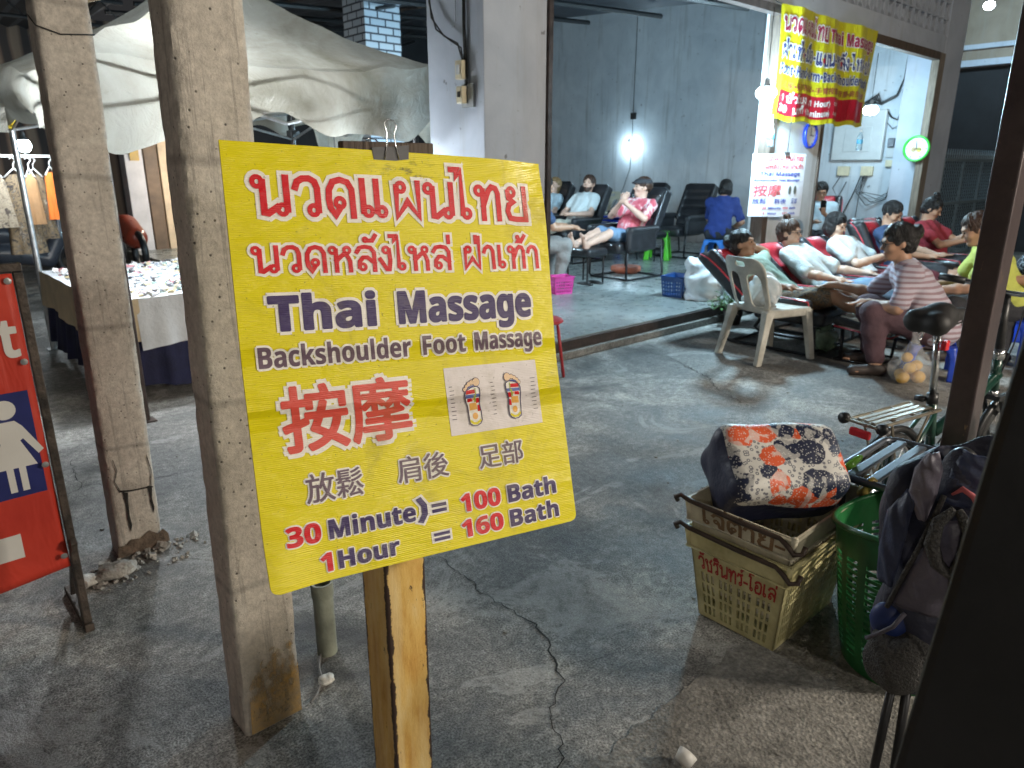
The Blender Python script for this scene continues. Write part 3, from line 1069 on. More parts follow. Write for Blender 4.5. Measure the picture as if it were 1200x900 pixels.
def latin(text, u0, u1, v0, hgt, bold=.02, ol=.07, cap=.71, thick=True, n=8):
    v, f = glyphs(boldsans(text) if thick else text)
    sx_ = (u1 - u0) / (v[:, 0].max() - v[:, 0].min())
    sy_ = hgt / cap
    x0 = v[:, 0].min()

    def gen(r):
        out = []
        offs = [(0, 0)] + ([(math.cos(2 * PI * (k + .5) / n) * r, math.sin(2 * PI * (k + .5) / n) * r) for k in range(n)] if r else [])
        for dx, dy in offs:
            out.append(([(u0 + (p[0] - x0) * sx_ + dx * sy_, v0 + p[1] * sy_ + dy * sy_) for p in v], f))
        return out
    return gen(bold), gen(bold + ol)


class Lettering:
    """collects flat letter pieces; each overlapping layer lifted a hair so nothing is coplanar"""
    def __init__(s, surf, lift=.0008, step=1.2e-5):
        s.surf, s.lift, s.step = surf, lift, step
        s.layers = {}

    def add(s, key, pieces, base=0.0):
        L = s.layers.setdefault(key, [MB(), 0])
        for V, F in pieces:
            d = s.lift + base + (L[1] % 50) * s.step
            L[0].add([s.surf(a, b, d) for a, b in V], F)
            L[1] += 1

    def line(s, gen, colour, outline=None):
        fill, rim = gen
        if outline: s.add(outline, rim, 0.0)
        s.add(colour, fill, 55 * s.step + .0003)

    def build(s, mats, parent, names):
        for k, (mb, _) in s.layers.items():
            o = mb.build(names[k], mats[k], parent)
            yield o


def rect(u0, v0, u1, v1, n=1):
    return [([(u0 + (u1 - u0) * i / n, v) for v in (v0, (v0 + v1) / 2, v1) for i in range(n + 1)], [(r_ * (n + 1) + i, r_ * (n + 1) + i + 1, (r_ + 1) * (n + 1) + i + 1, (r_ + 1) * (n + 1) + i) for r_ in (0, 1) for i in range(n)])]


def blob(cx_, cy_, rx, ry, n=14, rot=0): return [([(cx_ + rx * math.cos(t) * math.cos(rot) - ry * math.sin(t) * math.sin(rot), cy_ + rx * math.cos(t) * math.sin(rot) + ry * math.sin(t) * math.cos(rot)) for t in [2 * PI * k / n for k in range(n)]], [tuple(range(n))])]


# =================================================================== THE YELLOW MASSAGE SIGN
SU = Vector((0.98160173, -0.18344708, -0.05296429))
SV = Vector((0.10021185, 0.25884873, 0.96070543))
SN = Vector((-0.16252887, -0.94833776, 0.27246993))
SCN = Vector((0.69892041, 1.02233567, 1.1822097))
SW, SH = 0.600, 0.7153

sign = bpy.data.objects.new('massage_sign', None)
COL.objects.link(sign)
sign.empty_display_size = .1
sign.matrix_world = Matrix(((SU.x, SV.x, SN.x, SCN.x), (SU.y, SV.y, SN.y, SCN.y), (SU.z, SV.z, SN.z, SCN.z), (0, 0, 0, 1)))
tag(sign, 'yellow corrugated plastic massage price sign on a rusty post', 'sign')


def sign_d(u, v):
    d = 0.003 * math.sin(5.2 * v + 1.0 + 0.6 * u) + 0.0025 * math.sin(7.5 * u + 2.1 * v)
    e = -(v + .012 + .035 * u)
    d += .014 * math.exp(-((u + .30) ** 2 + (v + .357) ** 2) / .003) - .010 * math.exp(-((u - .30) ** 2 + (v - .357) ** 2) / .004)
    d += .05 * v + .115 * (math.sqrt(e * e + .0004) + e) * .5 - .014      # the sheet is folded: its lower half kicks forward
    return d


def sign_s(u, v, d=0.0): return (u, v, sign_d(u, v) + d)


def plastic(name, col, col2=None, rough=.33, lines=True, spec=.42):
    g = NG(name)
    s = g.sep()
    n1 = g.noise(9, 5, .6)
    c = g.mix(g.ramp(n1, [(.3, 0.0), (.7, 1.0)]), col, col2 or tuple(min(1, x * 1.12) for x in col))
    spk = g.noise(210, 2, .5)
    c = g.mix(g.ramp(spk, [(.69, 0.0), (.75, .55)]), c, (.10, .08, .03))
    # creases across the sheet: height profile along the sheet's own v, a little slanted
    vv = g.math('ADD', s[1], g.math('MULTIPLY', s[0], .035))
    vv = g.math('ADD', vv, g.math('MULTIPLY', g.math('SUBTRACT', g.noise(6, 3, .5), .5), .022))
    sm = g.math('MULTIPLY', g.ramp(g.noise(34, 5, .7, src=g.map((1, 2.2, 1))), [(.50, 0.0), (.64, .8)]), g.math('MULTIPLY', g.ramp(g.math('ABSOLUTE', g.math('ADD', s[0], -.02)), [(.02, 1.0), (.10, 0.0)]), g.ramp(g.math('ABSOLUTE', g.math('ADD', s[1], -.325)), [(.006, 1.0), (.03, 0.0)])))
    c = g.mix(sm, c, (.06, .05, .02))
    grime = g.noise(5, 6, .7, src=g.map(loc=(3, 1, 0)), dist=1.0)
    c = g.mix(g.ramp(grime, [(.54, 0.0), (.72, .38)]), c, (.24, .19, .06))
    t = g.math('DIVIDE', g.math('ADD', vv, .36), .72)
    pr = g.ramp(t, [(0.0, .45), (.10, .5), (.13, .56), (.16, .42), (.27, .5), (.345, .52), (.372, .80), (.39, .36), (.425, .5), (.487, .55), (.508, .34), (.53, .6), (.60, .5), (.74, .5), (.76, .56), (.78, .5), (1.0, .5)])
    flute = g.wave(95, 'Y', .25, src=g.map((1, 1, 0)))
    dent = g.noise(22, 3, .5, src=g.map((1, 2.5, 1)))
    nb = g.bump(pr, .85, .03)
    nb = g.bump(flute, .16, .0016, nb)
    nb = g.bump(dent, .22, .012, nb)
    return g.out(c, g.ramp(n1, [(.3, rough - .05), (.7, rough + .08)]), nb, Specular_IOR_Level=spec)


M_SY = plastic('sign_yellow', (.80, .69, .005), (.74, .63, .006))
M_SR = plastic('sign_red', (.62, .012, .018))
M_SN = plastic('sign_navy', (.055, .035, .115))
M_SO = plastic('sign_outline', (.82, .78, .70))
M_SL = plastic('sign_lilac', (.72, .66, .64))
M_CO = plastic('print_orange', (.80, .42, .10))
M_CB = plastic('print_blue', (.10, .14, .38))
M_CG = plastic('print_green', (.35, .42, .06))
M_SKINP = plastic('print_beige', (.78, .55, .34))

b = MB()
NU, NV = 60, 72
rad = .014


def outline_pts():
    o = []
    hw, hh = SW / 2, SH / 2
    for cx_, cy_, a0, r_ in ((hw - rad, -hh + rad, -90, rad), (hw - .004, hh - .004, 0, .004), (-hw + .004, hh - .004, 90, .004), (-hw + rad, -hh + rad, 180, rad)):
        for k in range(6):
            a = R(a0 + 90 * k / 5)
            o.append((cx_ + r_ * math.cos(a), cy_ + r_ * math.sin(a)))
    return o


def sheet(u, v):
    # rounded-corner rectangle: squeeze rows near the bottom corners
    U, V = (u - .5) * SW, (v - .5) * SH
    e = V + SH / 2
    if e < rad:
        lim = SW / 2 - rad + math.sqrt(max(0, rad ** 2 - (rad - e) ** 2))
        U = (u - .5) * 2 * lim
    return U, V


vs_ = [0, .004, .008, .013, .02] + [.02 + .98 * k / 70 for k in range(1, 71)]
pts = []
for side in (0, 1):
    for v in vs_:
        for i in range(NU + 1):
            U, V = sheet(i / NU, v)
            pts.append((U, V, sign_d(U, V) - (0.005 if side else 0)))
n1 = NU + 1
nr = len(vs_)
fs = []
for j in range(nr - 1):
    for i in range(NU):
        a = j * n1 + i
        fs.append((a, a + 1, a + n1 + 1, a + n1))
        q = nr * n1 + a
        fs.append((q, q + n1, q + n1 + 1, q + 1))
for j in range(nr - 1):
    for i in (0, NU):
        a = j * n1 + i
        q = (a, a + n1, nr * n1 + a + n1, nr * n1 + a)
        fs.append(q if i == 0 else q[::-1])
for i in range(NU):
    for j in (0, nr - 1):
        a = j * n1 + i
        q = (a, nr * n1 + a, nr * n1 + a + 1, a + 1)
        fs.append(q if j == 0 else q[::-1])
b.add(pts, fs)
b.build('sign_board', M_SY, sign, smooth=True, auto=40)

L = Lettering(sign_s)
L.line(thai('นวดแผนไทย', -.258, .252, .244, .060, .088), 'red', 'outline')
L.line(thai('นวดหลังไหล่ ฝ่าเท้า', -.268, .270, .152, .040, .088), 'red', 'outline')
L.line(latin('Thai', -.250, -.072, .058, .054, .030, .075), 'navy', 'outline')
L.line(latin('Massage', -.028, .246, .058, .054, .030, .075), 'navy', 'outline')
L.line(latin('Backshoulder', -.274, -.012, -.001, .033, .012, .08), 'paled', 'outline')  # ink of the middle lines is paled in colour to imitate glare
L.line(latin('Foot', .012, .097, -.001, .033, .012, .08), 'paled', 'outline')
L.line(latin('Massage', .118, .266, -.001, .033, .012, .08), 'paled', 'outline')
L.line(latin('按摩', -.247, -.026, -.132, .098, .024, .07, .86, False), 'glare_red', 'outline')
L.line(latin('放鬆', -.224, -.127, -.224, .044, .010, .06, .86, False), 'paled', 'outline')
L.line(latin('肩後', -.063, .034, -.219, .042, .010, .06, .86, False), 'paled', 'outline')
L.line(latin('足部', .098, .193, -.219, .041, .010, .06, .86, False), 'paled', 'outline')
L.line(latin('30', -.264, -.209, -.291, .030, .025, .06), 'red', 'outline')
L.line(latin('Minute', -.194, -.040, -.291, .030, .022, .06), 'navy', 'outline')
L.line(thai(')', -.034, -.022, -.291, .031, .13), 'navy', 'outline')
L.line(thai('=', -.006, .017, -.291, .031, .10), 'navy', 'outline')
L.line(latin('100', .051, .132, -.294, .031, .025, .06), 'red', 'outline')
L.line(latin('Bath', .150, .258, -.294, .031, .022, .06), 'navy', 'outline')
L.line(latin('1', -.214, -.196, -.342, .029, .025, .06), 'red', 'outline')
L.line(latin('Hour', -.184, -.077, -.342, .028, .022, .06), 'navy', 'outline')
L.line(thai('=', -.008, .017, -.341, .028, .10), 'navy', 'outline')
L.line(latin('160', .047, .132, -.340, .030, .025, .06), 'red', 'outline')
L.line(latin('Bath', .149, .258, -.340, .030, .022, .06), 'navy', 'outline')
# foot chart
L.add('lilac', rect(.048, -.154, .2475, -.029), 0)


def foot(cx_, cy_, s, m):
    """sole seen from below, toes up; m = 1 big toe right, -1 big toe left"""
    f_ = lambda P: [((cx_ + m * x * s), (cy_ + y * s)) for x, y in P]
    sole = [(-.26, -.9), (-.12, -.99), (.05, -1), (.20, -.93), (.28, -.8), (.28, -.5), (.24, -.2), (.26, 0), (.32, .25), (.32, .45), (.20, .55), (-.05, .52), (-.28, .42), (-.36, .25), (-.36, .05), (-.30, -.2), (-.28, -.6)]
    n = len(sole)
    L.add('cream', [(f_(sole), [tuple(range(n))])], .0009)
    for x0, y0, x1, y1, c in ((-.33, .10, .30, .24, 'blue'), (-.30, .26, .10, .42, 'red'), (-.28, -.05, -.06, .09, 'red'), (.10, -.12, .25, .08, 'red'), (-.22, -.38, .12, -.10, 'orange'), (.13, -.45, .26, -.2, 'red'), (.02, -.08, .10, .20, 'green'), (-.05, .0, .02, .1, 'orange'), (-.2, .3, -.08, .38, 'cream2')):
        L.add(c, [(f_([(x0, y0), (x1, y0 + .02), (x1 - .01, y1 + .01), (x0 + .01, y1)]), [(0, 1, 2, 3)])], .0011)
    L.add('green', [(f_([(.10, .12), (.14, .12), (.14, .48), (.10, .48)]), [(0, 1, 2, 3)])], .0014)
    for x, y, r_ in ((.20, .72, .15), (.0, .72, .085), (-.13, .66, .08), (-.24, .57, .075), (-.33, .46, .07)):
        L.add('dark', [(f_([(x + (r_ + .02) * math.cos(2 * PI * k / 12), y + (r_ + .02) * 1.1 * math.sin(2 * PI * k / 12)) for k in range(12)]), [tuple(range(12))])], .0010)
        L.add('beige', [(f_([(x + r_ * math.cos(2 * PI * k / 12), y + r_ * 1.1 * math.sin(2 * PI * k / 12)) for k in range(12)]), [tuple(range(12))])], .0013)
    L.add('blue', [(f_([(-.22, .50), (.08, .56), (.08, .60), (-.22, .54)]), [(0, 1, 2, 3)])], .0014)
    L.add('orange', [(f_([(.0 + .12 * math.cos(2 * PI * k / 10), -.62 + .14 * math.sin(2 * PI * k / 10)) for k in range(10)]), [tuple(range(10))])], .0013)
    V, F = ribbon(f_(sole), .0008, True)
    L.add('dark', [(V, F)], .0016)
    V, F = ribbon(f_([(-.22, -.80), (-.1, -.90), (.05, -.91), (.2, -.82)]), .0022)
    L.add('yellow', [(V, F)], .0014)


foot(.101, -.094, .047, 1)
foot(.188, -.091, .047, -1)
for k in range(9):
    for (ua, ub) in ((.053, .064), (.140, .150), (.228, .242)):
        vv_ = -.065 - k * .0075
        L.add('ink', rect(ua + random.uniform(0, .003), vv_, ub - random.uniform(0, .004), vv_ + .0013), .0009)
mats = {'paled': plastic('sign_glare_ink', (.15, .10, .13)), 'glare_red': plastic('sign_glare_red', (.66, .085, .06)), 'red': M_SR, 'navy': M_SN, 'outline': M_SO, 'lilac': M_SL, 'cream': M_SO, 'cream2': M_SO, 'blue': M_CB, 'orange': M_CO, 'green': M_CG, 'dark': M_SN, 'beige': M_SKINP, 'yellow': M_SY, 'ink': plastic('print_ink', (.12, .10, .10))}
nm = {'paled': 'glare_paled_lettering', 'glare_red': 'glare_paled_red_lettering', 'red': 'red_lettering', 'navy': 'dark_lettering', 'outline': 'letter_outline', 'lilac': 'foot_chart', 'cream': 'foot_print', 'cream2': 'foot_print_spot', 'blue': 'foot_print_blue', 'orange': 'foot_print_orange', 'green': 'foot_print_green', 'dark': 'foot_print_line', 'beige': 'foot_print_toe', 'yellow': 'foot_print_heel', 'ink': 'chart_caption'}
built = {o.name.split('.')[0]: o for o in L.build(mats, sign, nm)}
for k, o in built.items():
    if k.startswith('foot_print') or k == 'chart_caption': o.parent = built['foot_chart']

# post, little board on its head, binder clip
g = NG('rusty_yellow_paint')
s = g.sep()
n1 = g.noise(7, 7, .7, src=g.map((3.2, 3.2, .8)))
c = g.ramp(n1, [(.26, (.36, .17, .035)), (.42, (.55, .31, .075)), (.56, (.66, .43, .13)), (.74, (.70, .55, .28))])
st2 = g.noise(3, 5, .65, src=g.map((7, 7, .4), loc=(4, 1, 0)))
c = g.mix(g.ramp(st2, [(.46, 0.0), (.66, .7)]), c, (.70, .56, .30))
edge_n = g.noise(26, 7, .75, src=g.map((1, 1, .7)))
rr = g.noise(11, 8, .75, src=g.map((3, 3, 1)))
c = g.mix(g.ramp(rr, [(.63, 0.0), (.66, 1.0)]), c, (.055, .028, .018))
hx = g.math('ABSOLUTE', s[0]); hy = g.math('ABSOLUTE', s[1])
mn = g.math('MINIMUM', hx, hy)
cornr = g.math('ADD', g.math('MULTIPLY', mn, 14.6), g.math('MULTIPLY', g.math('SUBTRACT', edge_n, .5), .42))
c = g.mix(g.ramp(cornr, [(.60, 0.0), (.64, 1.0)]), c, (.045, .026, .02))
M_POST = g.out(c, g.ramp(rr, [(.5, .45), (.7, .85)]), g.bump(g.math('ADD', rr, g.math('MULTIPLY', edge_n, .4)), .35, .01))
post = empty('sign_post', (0.715, 1.178, 0), 'rusty yellow painted square steel post carrying the yellow sign', 'post')
b = MB()
n = 40
r_ = .05
prof = []
for cx_, cy_, a0 in ((r_ - .006, r_ - .006, 0), (-r_ + .006, r_ - .006, 90), (-r_ + .006, -r_ + .006, 180), (r_ - .006, -r_ + .006, 270)):
    for k in range(4):
        a = R(a0 + 30 * k)
        prof.append((cx_ + .006 * math.cos(a), cy_ + .006 * math.sin(a)))
for k in range(12):
    pass
b.grid(len(prof), 60, lambda u, v: (*[q for q in prof[int(round(u * len(prof))) % len(prof)]], v * 1.44), closed_u=True)
b.build('post_tube', M_POST, post, smooth=True, auto=35)
b = MB(); b.lohi((-.075, -.036, 1.442), (.115, -.018, 1.545)); b.build('wooden_board', M_WOOD_DK, post, bevel=.002)

clip = bpy.data.objects.new('binder_clip', None)
COL.objects.link(clip)
clip.empty_display_size = .05
clip.matrix_world = sign.matrix_world @ Matrix.Translation((-.018, .3555, 0))
tag(clip, 'black binder clip with wire handles on the top edge of the yellow sign', 'clip')
b = MB()
b.prism([(-.0345, .006), (.0345, .014), (.0325, -.014), (-.0325, -.014)], 0, .0012, lambda u, v, d: (u, v, .010 - (v + .014) * .25 + d) if False else (u, v, .0045 + max(0, v + .012) * .12 + d))
b.build('jaw', pm('clip_black', (.03, .026, .026), .35, .3, 40), clip)
b = MB()
b.prism([(-.0345, .006), (.0345, .014), (.0325, -.014), (-.0325, -.014)], 0, .0012, lambda u, v, d: (u, v - .004, -.010 - max(0, v + .012) * .12 - d))
b.prism([(-.0345, -.008), (.0345, -.001), (.0345, .001), (-.0345, -.006)], -.0125, .0065, lambda u, v, d: (u, v + .013, d))
b.build('jaw', MATS['clip_black'], clip)
for q, nm_ in ((.008, 1), (-.014, -1)):
    b = MB()
    pts = [(.014, -.012, q), (.008, .012, q + nm_ * .003), (.006, .030, q + nm_ * .006), (.011, .043, q + nm_ * .009), (.007, .052, q + nm_ * .010), (-.005, .054, q + nm_ * .011), (-.012, .046, q + nm_ * .010), (-.007, .031, q + nm_ * .006), (-.008, .012, q + nm_ * .003), (-.013, -.012, q)]
    if nm_ < 0: pts = [(x - .012, y * .72 + .002, z - max(0, y) * .45) for x, y, z in pts]
    b.tube(pts, .0011, 6)
    b.build('wire_handle', M_CHROME, clip, smooth=True)

# =================================================================== LAMPS THE PLACE HAS, AND UNSEEN LAMPS ADDED FOR LIGHT
M_BULB = pm('lit_bulb', (0.80, 0.94, 1.0), .4, .02, emit=28)
M_BULBW = pm('lit_bulb_white', (1.0, 0.97, 0.92), .4, .02, emit=22)


def bulb(loc, label, watts, col, drop=.6, r=.05, group=None, m=None, hood=True):
    t = empty('hanging_lamp', loc, label, 'lamp', group)
    b = MB(); b.tube([(0, 0, .105), (.006, .004, .3 * drop), (0, 0, drop)], .004, 5)
    b.build('cable', M_WIRE, t, smooth=True)
    b = MB(); b.lathe([(.016, .12), (.022, .10), (.022, .075), (.045 if hood else .024, .048), (.047 if hood else .024, .040)], n=16)
    b.build('socket', M_BLACK if not hood else M_ALU, t, smooth=True)
    b = MB(); b.lathe([(r * .72, .038), (r * .95, .012), (r, -.01), (r * .9, -.04), (r * .6, -.062), (r * .2, -.072), (.0005, -.073)], n=20)
    b.build('bulb', m or M_BULB, t, smooth=True)
    lamp('bulb_light', (0, 0, -.012), watts, col, r * 1.35, parent=t)
    return t


bulb((11.615, 9.45, 1.937), 'glowing bulb on the bare side wall above the black recliners', 16, COOL, .15, .08)
bulb((5.75, 7.15, 1.95), 'unseen fill bulb added inside the shop, hidden behind the left front pillar', 150, COOL, 2.4, .07)  # added fill light for the shop inside, kept out of view
bulb((6.62, 3.76, 2.19), 'glowing bulb in front of the left edge of the yellow hanging banner', 380, COOL, .72, .095)
bulb((10.30, 4.31, 2.25), 'glowing bulb hanging before the meter boards right of the banner', 90, COOL, .68, .095)
bulb((14.0, 4.237, 3.98), 'glowing bulb high under the neighbouring eaves at the right', 150, COOL, .3, .08)
bulb((1.60, 5.35, 1.80), 'white stall lamp hanging inside the tent over the trinket table', 230, (.86, .94, 1.0), .5, .05, m=M_BULBW)
bulb((2.72, 4.98, 1.47), 'added white stall lamp hidden low over the right end of the trinket table', 60, (.86, .94, 1.0), .55, .05, m=M_BULBW)  # added out of sight to brighten the pillar side facing the stall
bulb((1.34, 8.55, 1.72), 'white bulb beside the hanging clothes at the tent pole', 55, (.80, .92, 1.0), .25, .06)
bulb((4.4, 12.2, 1.50), 'tiny far white bulb beyond the pale market pillars', 120, (1.0, .90, .75), .4, .05, m=M_BULBW)

# unseen lane lamps, added behind the photographer to light the sign and the pillars from the front
M_BULBA = pm('unseen_bulb_warm', (1.0, .90, .74), .4, .02, emit=25)


def unseen_lane_lamp(x, y, watts, col, label):
    t = empty('unseen_lane_lamp', (x, y, 0), label, 'lamp', 'unseen lamps added along the market lane')
    b = MB(); b.tube([(0, 0, 0), (0, 0, 2.5), (0, .05, 2.62), (0, .35, 2.68)], .03, 10); b.build('unseen_lamp_pole', M_STEEL_DK, t, smooth=True)
    b = MB(); b.lathe([(.02, .20), (.08, .18), (.20, .06), (.205, .05)], (0, .38, 2.60), n=20); b.build('unseen_lamp_hood', M_ALU, t, smooth=True)
    b = MB(); b.ball((0, .38, 2.585), .14, 12); b.build('bulb', M_BULBA, t, smooth=True)
    lamp('bulb_light', (0, .38, 2.585), watts, col, .19, parent=t)


unseen_lane_lamp(4.4, -3.1, 1250, (1.0, .90, .76), 'tall warm unseen lane lamp added behind the viewer, far right of the three')
unseen_lane_lamp(-2.9, -1.9, 130, (1.0, .93, .84), 'tall unseen lane lamp added behind the viewer, left of the three')
unseen_lane_lamp(1.75, -4.0, 260, (1.0, .94, .84), 'tall unseen lane lamp added behind the viewer, middle of the three')

# =================================================================== RED BANNER STAND (left edge)
g = NG('red_vinyl')
n1 = g.noise(3, 5, .6)
wr = g.noise(5, 4, .55, src=g.map((1, 1, .35)), dist=.8)
s = g.sep()
c = g.ramp(n1, [(.3, (.50, .035, .022)), (.7, (.66, .06, .03))])
M_RED = g.out(c, .45, g.bump(wr, .6, .03))
M_BWHITE = pm('vinyl_white', (.72, .70, .66), .45, .06, 6)
M_BBLUE = pm('vinyl_blue', (.018, .025, .14), .45, .2, 6)
M_RUSTF = pm('rusty_frame', (.05, .045, .042), .55, .5, 18, .3, 60, .4, col2=(.13, .10, .08))
bn = empty('banner_stand', (0.27, 2.5, 0), 'red vinyl toilet banner on a rusty steel stand', 'sign')


def bs_(u, v, d=0.0): return (u, -.004 - d + .006 * math.sin(4 * v + 3 * u) - .012 * math.sin(PI * min(1, max(0, (u + .95) / .95))) * math.sin(2.3 * v), v)


b = MB()
b.grid(40, 40, lambda u, v: bs_(-.92 + .950 * u, .25 + .96 * v - .03 * math.sin(PI * u) * (1 - v)))
b.build('banner', M_RED, bn, smooth=True, solid=.002)
L = Lettering(bs_, .003)
L.add('w', latin('Toilet', -.315, .012, .968, .115, .012, .05)[0])
L.add('b', rect(-.335, .53, .010, .862, 12), 0)


def woman_icon():
    L.add('w', blob(-.058, .812, .030, .030, 20), .0012)
    body = [(-.225, .775), (-.185, .775), (-.168, .755), (-.125, .67), (-.140, .658), (-.172, .715), (-.180, .71), (-.148, .625), (-.180, .625), (-.180, .548), (-.198, .548), (-.198, .625), (-.212, .625), (-.212, .548), (-.230, .548), (-.230, .625), (-.262, .625), (-.230, .71), (-.238, .715), (-.270, .658), (-.285, .67), (-.242, .755)]
    body = [(x + .147, y) for x, y in body]
    L.add('w', [(body, [tuple(range(len(body)))])], .0012)


woman_icon()
L.add('w', rect(-.40, .33, -.083, .411, 12), 0)
g2 = {'w': M_BWHITE, 'b': M_BBLUE}
for o in L.build(g2, bn, {'w': 'white_lettering', 'b': 'blue_panel'}): pass
b = MB()
for z in (.30, .62, .95, 1.19): b.lathe([(.008, 0), (.010, .002), (.004, .003)], (.016, -.016, z), n=10, rot=rotm(rx=PI / 2))
b.build('eyelet', M_ALU, bn)
b = MB()
q = .011
b.lohi((.034, -q, .03), (.058, q, 1.212)); b.lohi((-.95, -q, 1.214), (.058, q, 1.238)); b.lohi((-.95, -q, .03), (-.92, q, 1.235))
b.build('frame', M_RUSTF, bn, bevel=.003)
for xx in (.032, -.95):
    b = MB()
    b.lohi((xx, -.02, 0), (xx + .028, .30, .028))
    b.box((xx + .014, .08, .20), (.010, .012, .19), rotm(rx=R(38)))
    b.box((xx + .014, .02, .145), (.0135, .012, .118))
    b.build('foot', M_RUSTF, bn, bevel=.003)

# =================================================================== MARKET TENT
tent = empty('market_tent', (2.3, 6.0, 0), 'translucent white plastic market tent with loose sagging valance', 'tent')
g = NG('tent_plastic')
n1 = g.noise(1.6, 6, .6, dist=.5)
wr = g.noise(4.5, 8, .68, dist=2.2)
c = g.ramp(n1, [(.3, (.20, .185, .14)), (.5, (.34, .325, .28)), (.7, (.44, .45, .41))])
M_TENT = g.out(c, g.ramp(wr, [(.3, .25), (.7, .5)]), g.bump(wr, .75, .05))
tr = g.n.new('ShaderNodeBsdfTranslucent')
g.l.new(c, tr.inputs[0])
mx = g.n.new('ShaderNodeMixShader'); mx.inputs[0].default_value = .42
g.l.new(g.b.outputs[0], mx.inputs[1]); g.l.new(tr.outputs[0], mx.inputs[2])
g.l.new(mx.outputs[0], g.n['Material Output'].inputs[0])
A_, B_, C_, D_ = Vector((1.02, 4.58, 2.12)), Vector((3.62, 4.95, 2.27)), Vector((3.62, 7.5, 2.30)), Vector((1.0, 7.2, 2.25))
PK = Vector((2.32, 6.05, 2.98))
b = MB()


def roof_tri(P, Q):
    def fn(u, v):
        e = P.lerp(Q, u)
        p = e.lerp(PK, v)
        sag = -.13 * math.sin(PI * v) * (.6 + .4 * math.sin(PI * u)) - .07 * math.sin(PI * u) * (1 - v)
        nz = mnoise.noise(p * 2.3) * .05 + mnoise.noise(p * 6) * .015
        return (p.x, p.y, p.z + sag + nz * (1 - v * .6))
    b.grid(34, 22, fn)


for P, Q in ((A_, B_), (B_, C_), (C_, D_), (D_, A_)): roof_tri(P, Q)
b.build('canopy', M_TENT, None, smooth=True)
o = bpy.data.objects['canopy']; o.parent = tent; o.location = -Vector(tent.location)
b = MB()


def valance(P, Q, drop, ph, outw):
    def fn(u, v):
        p = P.lerp(Q, u)
        sag = -.07 * math.sin(PI * u) + (mnoise.noise(p * 2.3) * .05 + mnoise.noise(p * 6) * .015)
        dr = drop * (1 + .22 * math.sin(9 * u + ph) + .12 * math.sin(23 * u + ph))
        z = p.z + sag - v * dr
        k = (.05 * math.sin(14 * u + ph) + .03 * math.sin(31 * u + 2 * ph) + .05 * math.sin(5 * u + 3 * v)) * v
        return (p.x + outw[0] * (k + .05 * math.sin(PI * v)), p.y + outw[1] * (k + .05 * math.sin(PI * v)), z)
    b.grid(70, 12, fn)


valance(A_, B_, .40, .6, (0, -1)); valance(B_, C_, .50, 2.1, (1, 0)); valance(C_, D_, .36, 1.2, (0, 1)); valance(D_, A_, .34, .3, (-1, 0))
b.build('valance', M_TENT, None, smooth=True)
o = bpy.data.objects['valance']; o.parent = tent; o.location = -Vector(tent.location)
for nm_, P, m in (('a', (1.09, 4.60), M_STEEL_DK), ('b', (3.50, 5.06), M_BLACK), ('c', (3.58, 7.42), M_BLACK), ('d', (1.05, 7.10), M_ALU)):
    b = MB(); b.tube([(P[0], P[1], 0), (P[0], P[1], 2.16)], .024, 10); b.lohi((P[0] - .05, P[1] - .05, .001), (P[0] + .05, P[1] + .05, .008)); part(b, 'pole', m, tent, smooth=True, auto=40)
b = MB()
zz = 1.93
cs_ = [(1.09, 4.60), (3.50, 5.06), (3.58, 7.42), (1.05, 7.10)]
for i in range(4):
    a, c2 = cs_[i], cs_[(i + 1) % 4]
    mdx, mdy = (a[0] + c2[0]) / 2, (a[1] + c2[1]) / 2
    for (p_, q_) in ((a, (mdx, mdy)), ((mdx, mdy), c2)):
        b.tube([(*p_, zz + .12), (*q_, zz - .14)], .012, 6); b.tube([(*p_, zz - .14), (*q_, zz + .12)], .012, 6)
part(b, 'scissor_frame', M_ALU, tent)
b = MB(); b.tube([(1.05, 7.10, 1.84), (1.05, 7.10, 1.92)], .045, 8); b.ball((1.03, 7.04, 1.83), .035, 8); part(b, 'yellow_knob', pm('yellow_plastic', (.75, .55, .03), .4), tent, smooth=True)
b = MB(); b.lohi((3.53, 7.37, 1.80), (3.63, 7.47, 1.88)); part(b, 'corner_joint', M_BLACK, tent, bevel=.008)
# rolled tarpaulin on the tent's upper front
b = MB()
b.tube([(.95, 4.25, 2.28), (1.25, 4.3, 2.41), (1.6, 4.35, 2.57), (2.0, 4.42, 2.78)], [.04, .055, .06, .05], 14)
tag(b.build('rolled_tarpaulin', pm('beige_tarp', (.50, .40, .26), .55, .25, 8, .3, 30), smooth=True), 'beige rolled tarpaulin slung above the tent between two pillars', 'tarpaulin')
# neighbouring stall awning at far left
nb_ = MB()
nb_.grid(30, 14, lambda u, v: (-1.2 + 2.1 * u, 6.2 + 2.0 * v, 1.92 + .42 * v + .03 * math.sin(9 * u) - .06 * math.sin(PI * v) + .02 * mnoise.noise(Vector((u * 5, v * 5, 0)))))
nb_.grid(30, 4, lambda u, v: (-1.2 + 2.1 * u, 6.2 - .03 * math.sin(11 * u + 2 * v) * v, 1.92 + .03 * math.sin(9 * u) - .20 * v))
aw = empty('stall_awning', (0, 7, 0), 'cream plastic stall awning left of the cracked pillar', 'awning')
part(nb_, 'awning_sheet', M_TENT, aw, smooth=True)
b = MB()
for P in ((-1.15, 6.25), (-1.15, 8.15), (.85, 8.15)): b.tube([(*P, 0), (*P, 2.0 if P[1] < 7 else 2.36)], .022, 8)
part(b, 'pole', M_ALU, aw, smooth=True)

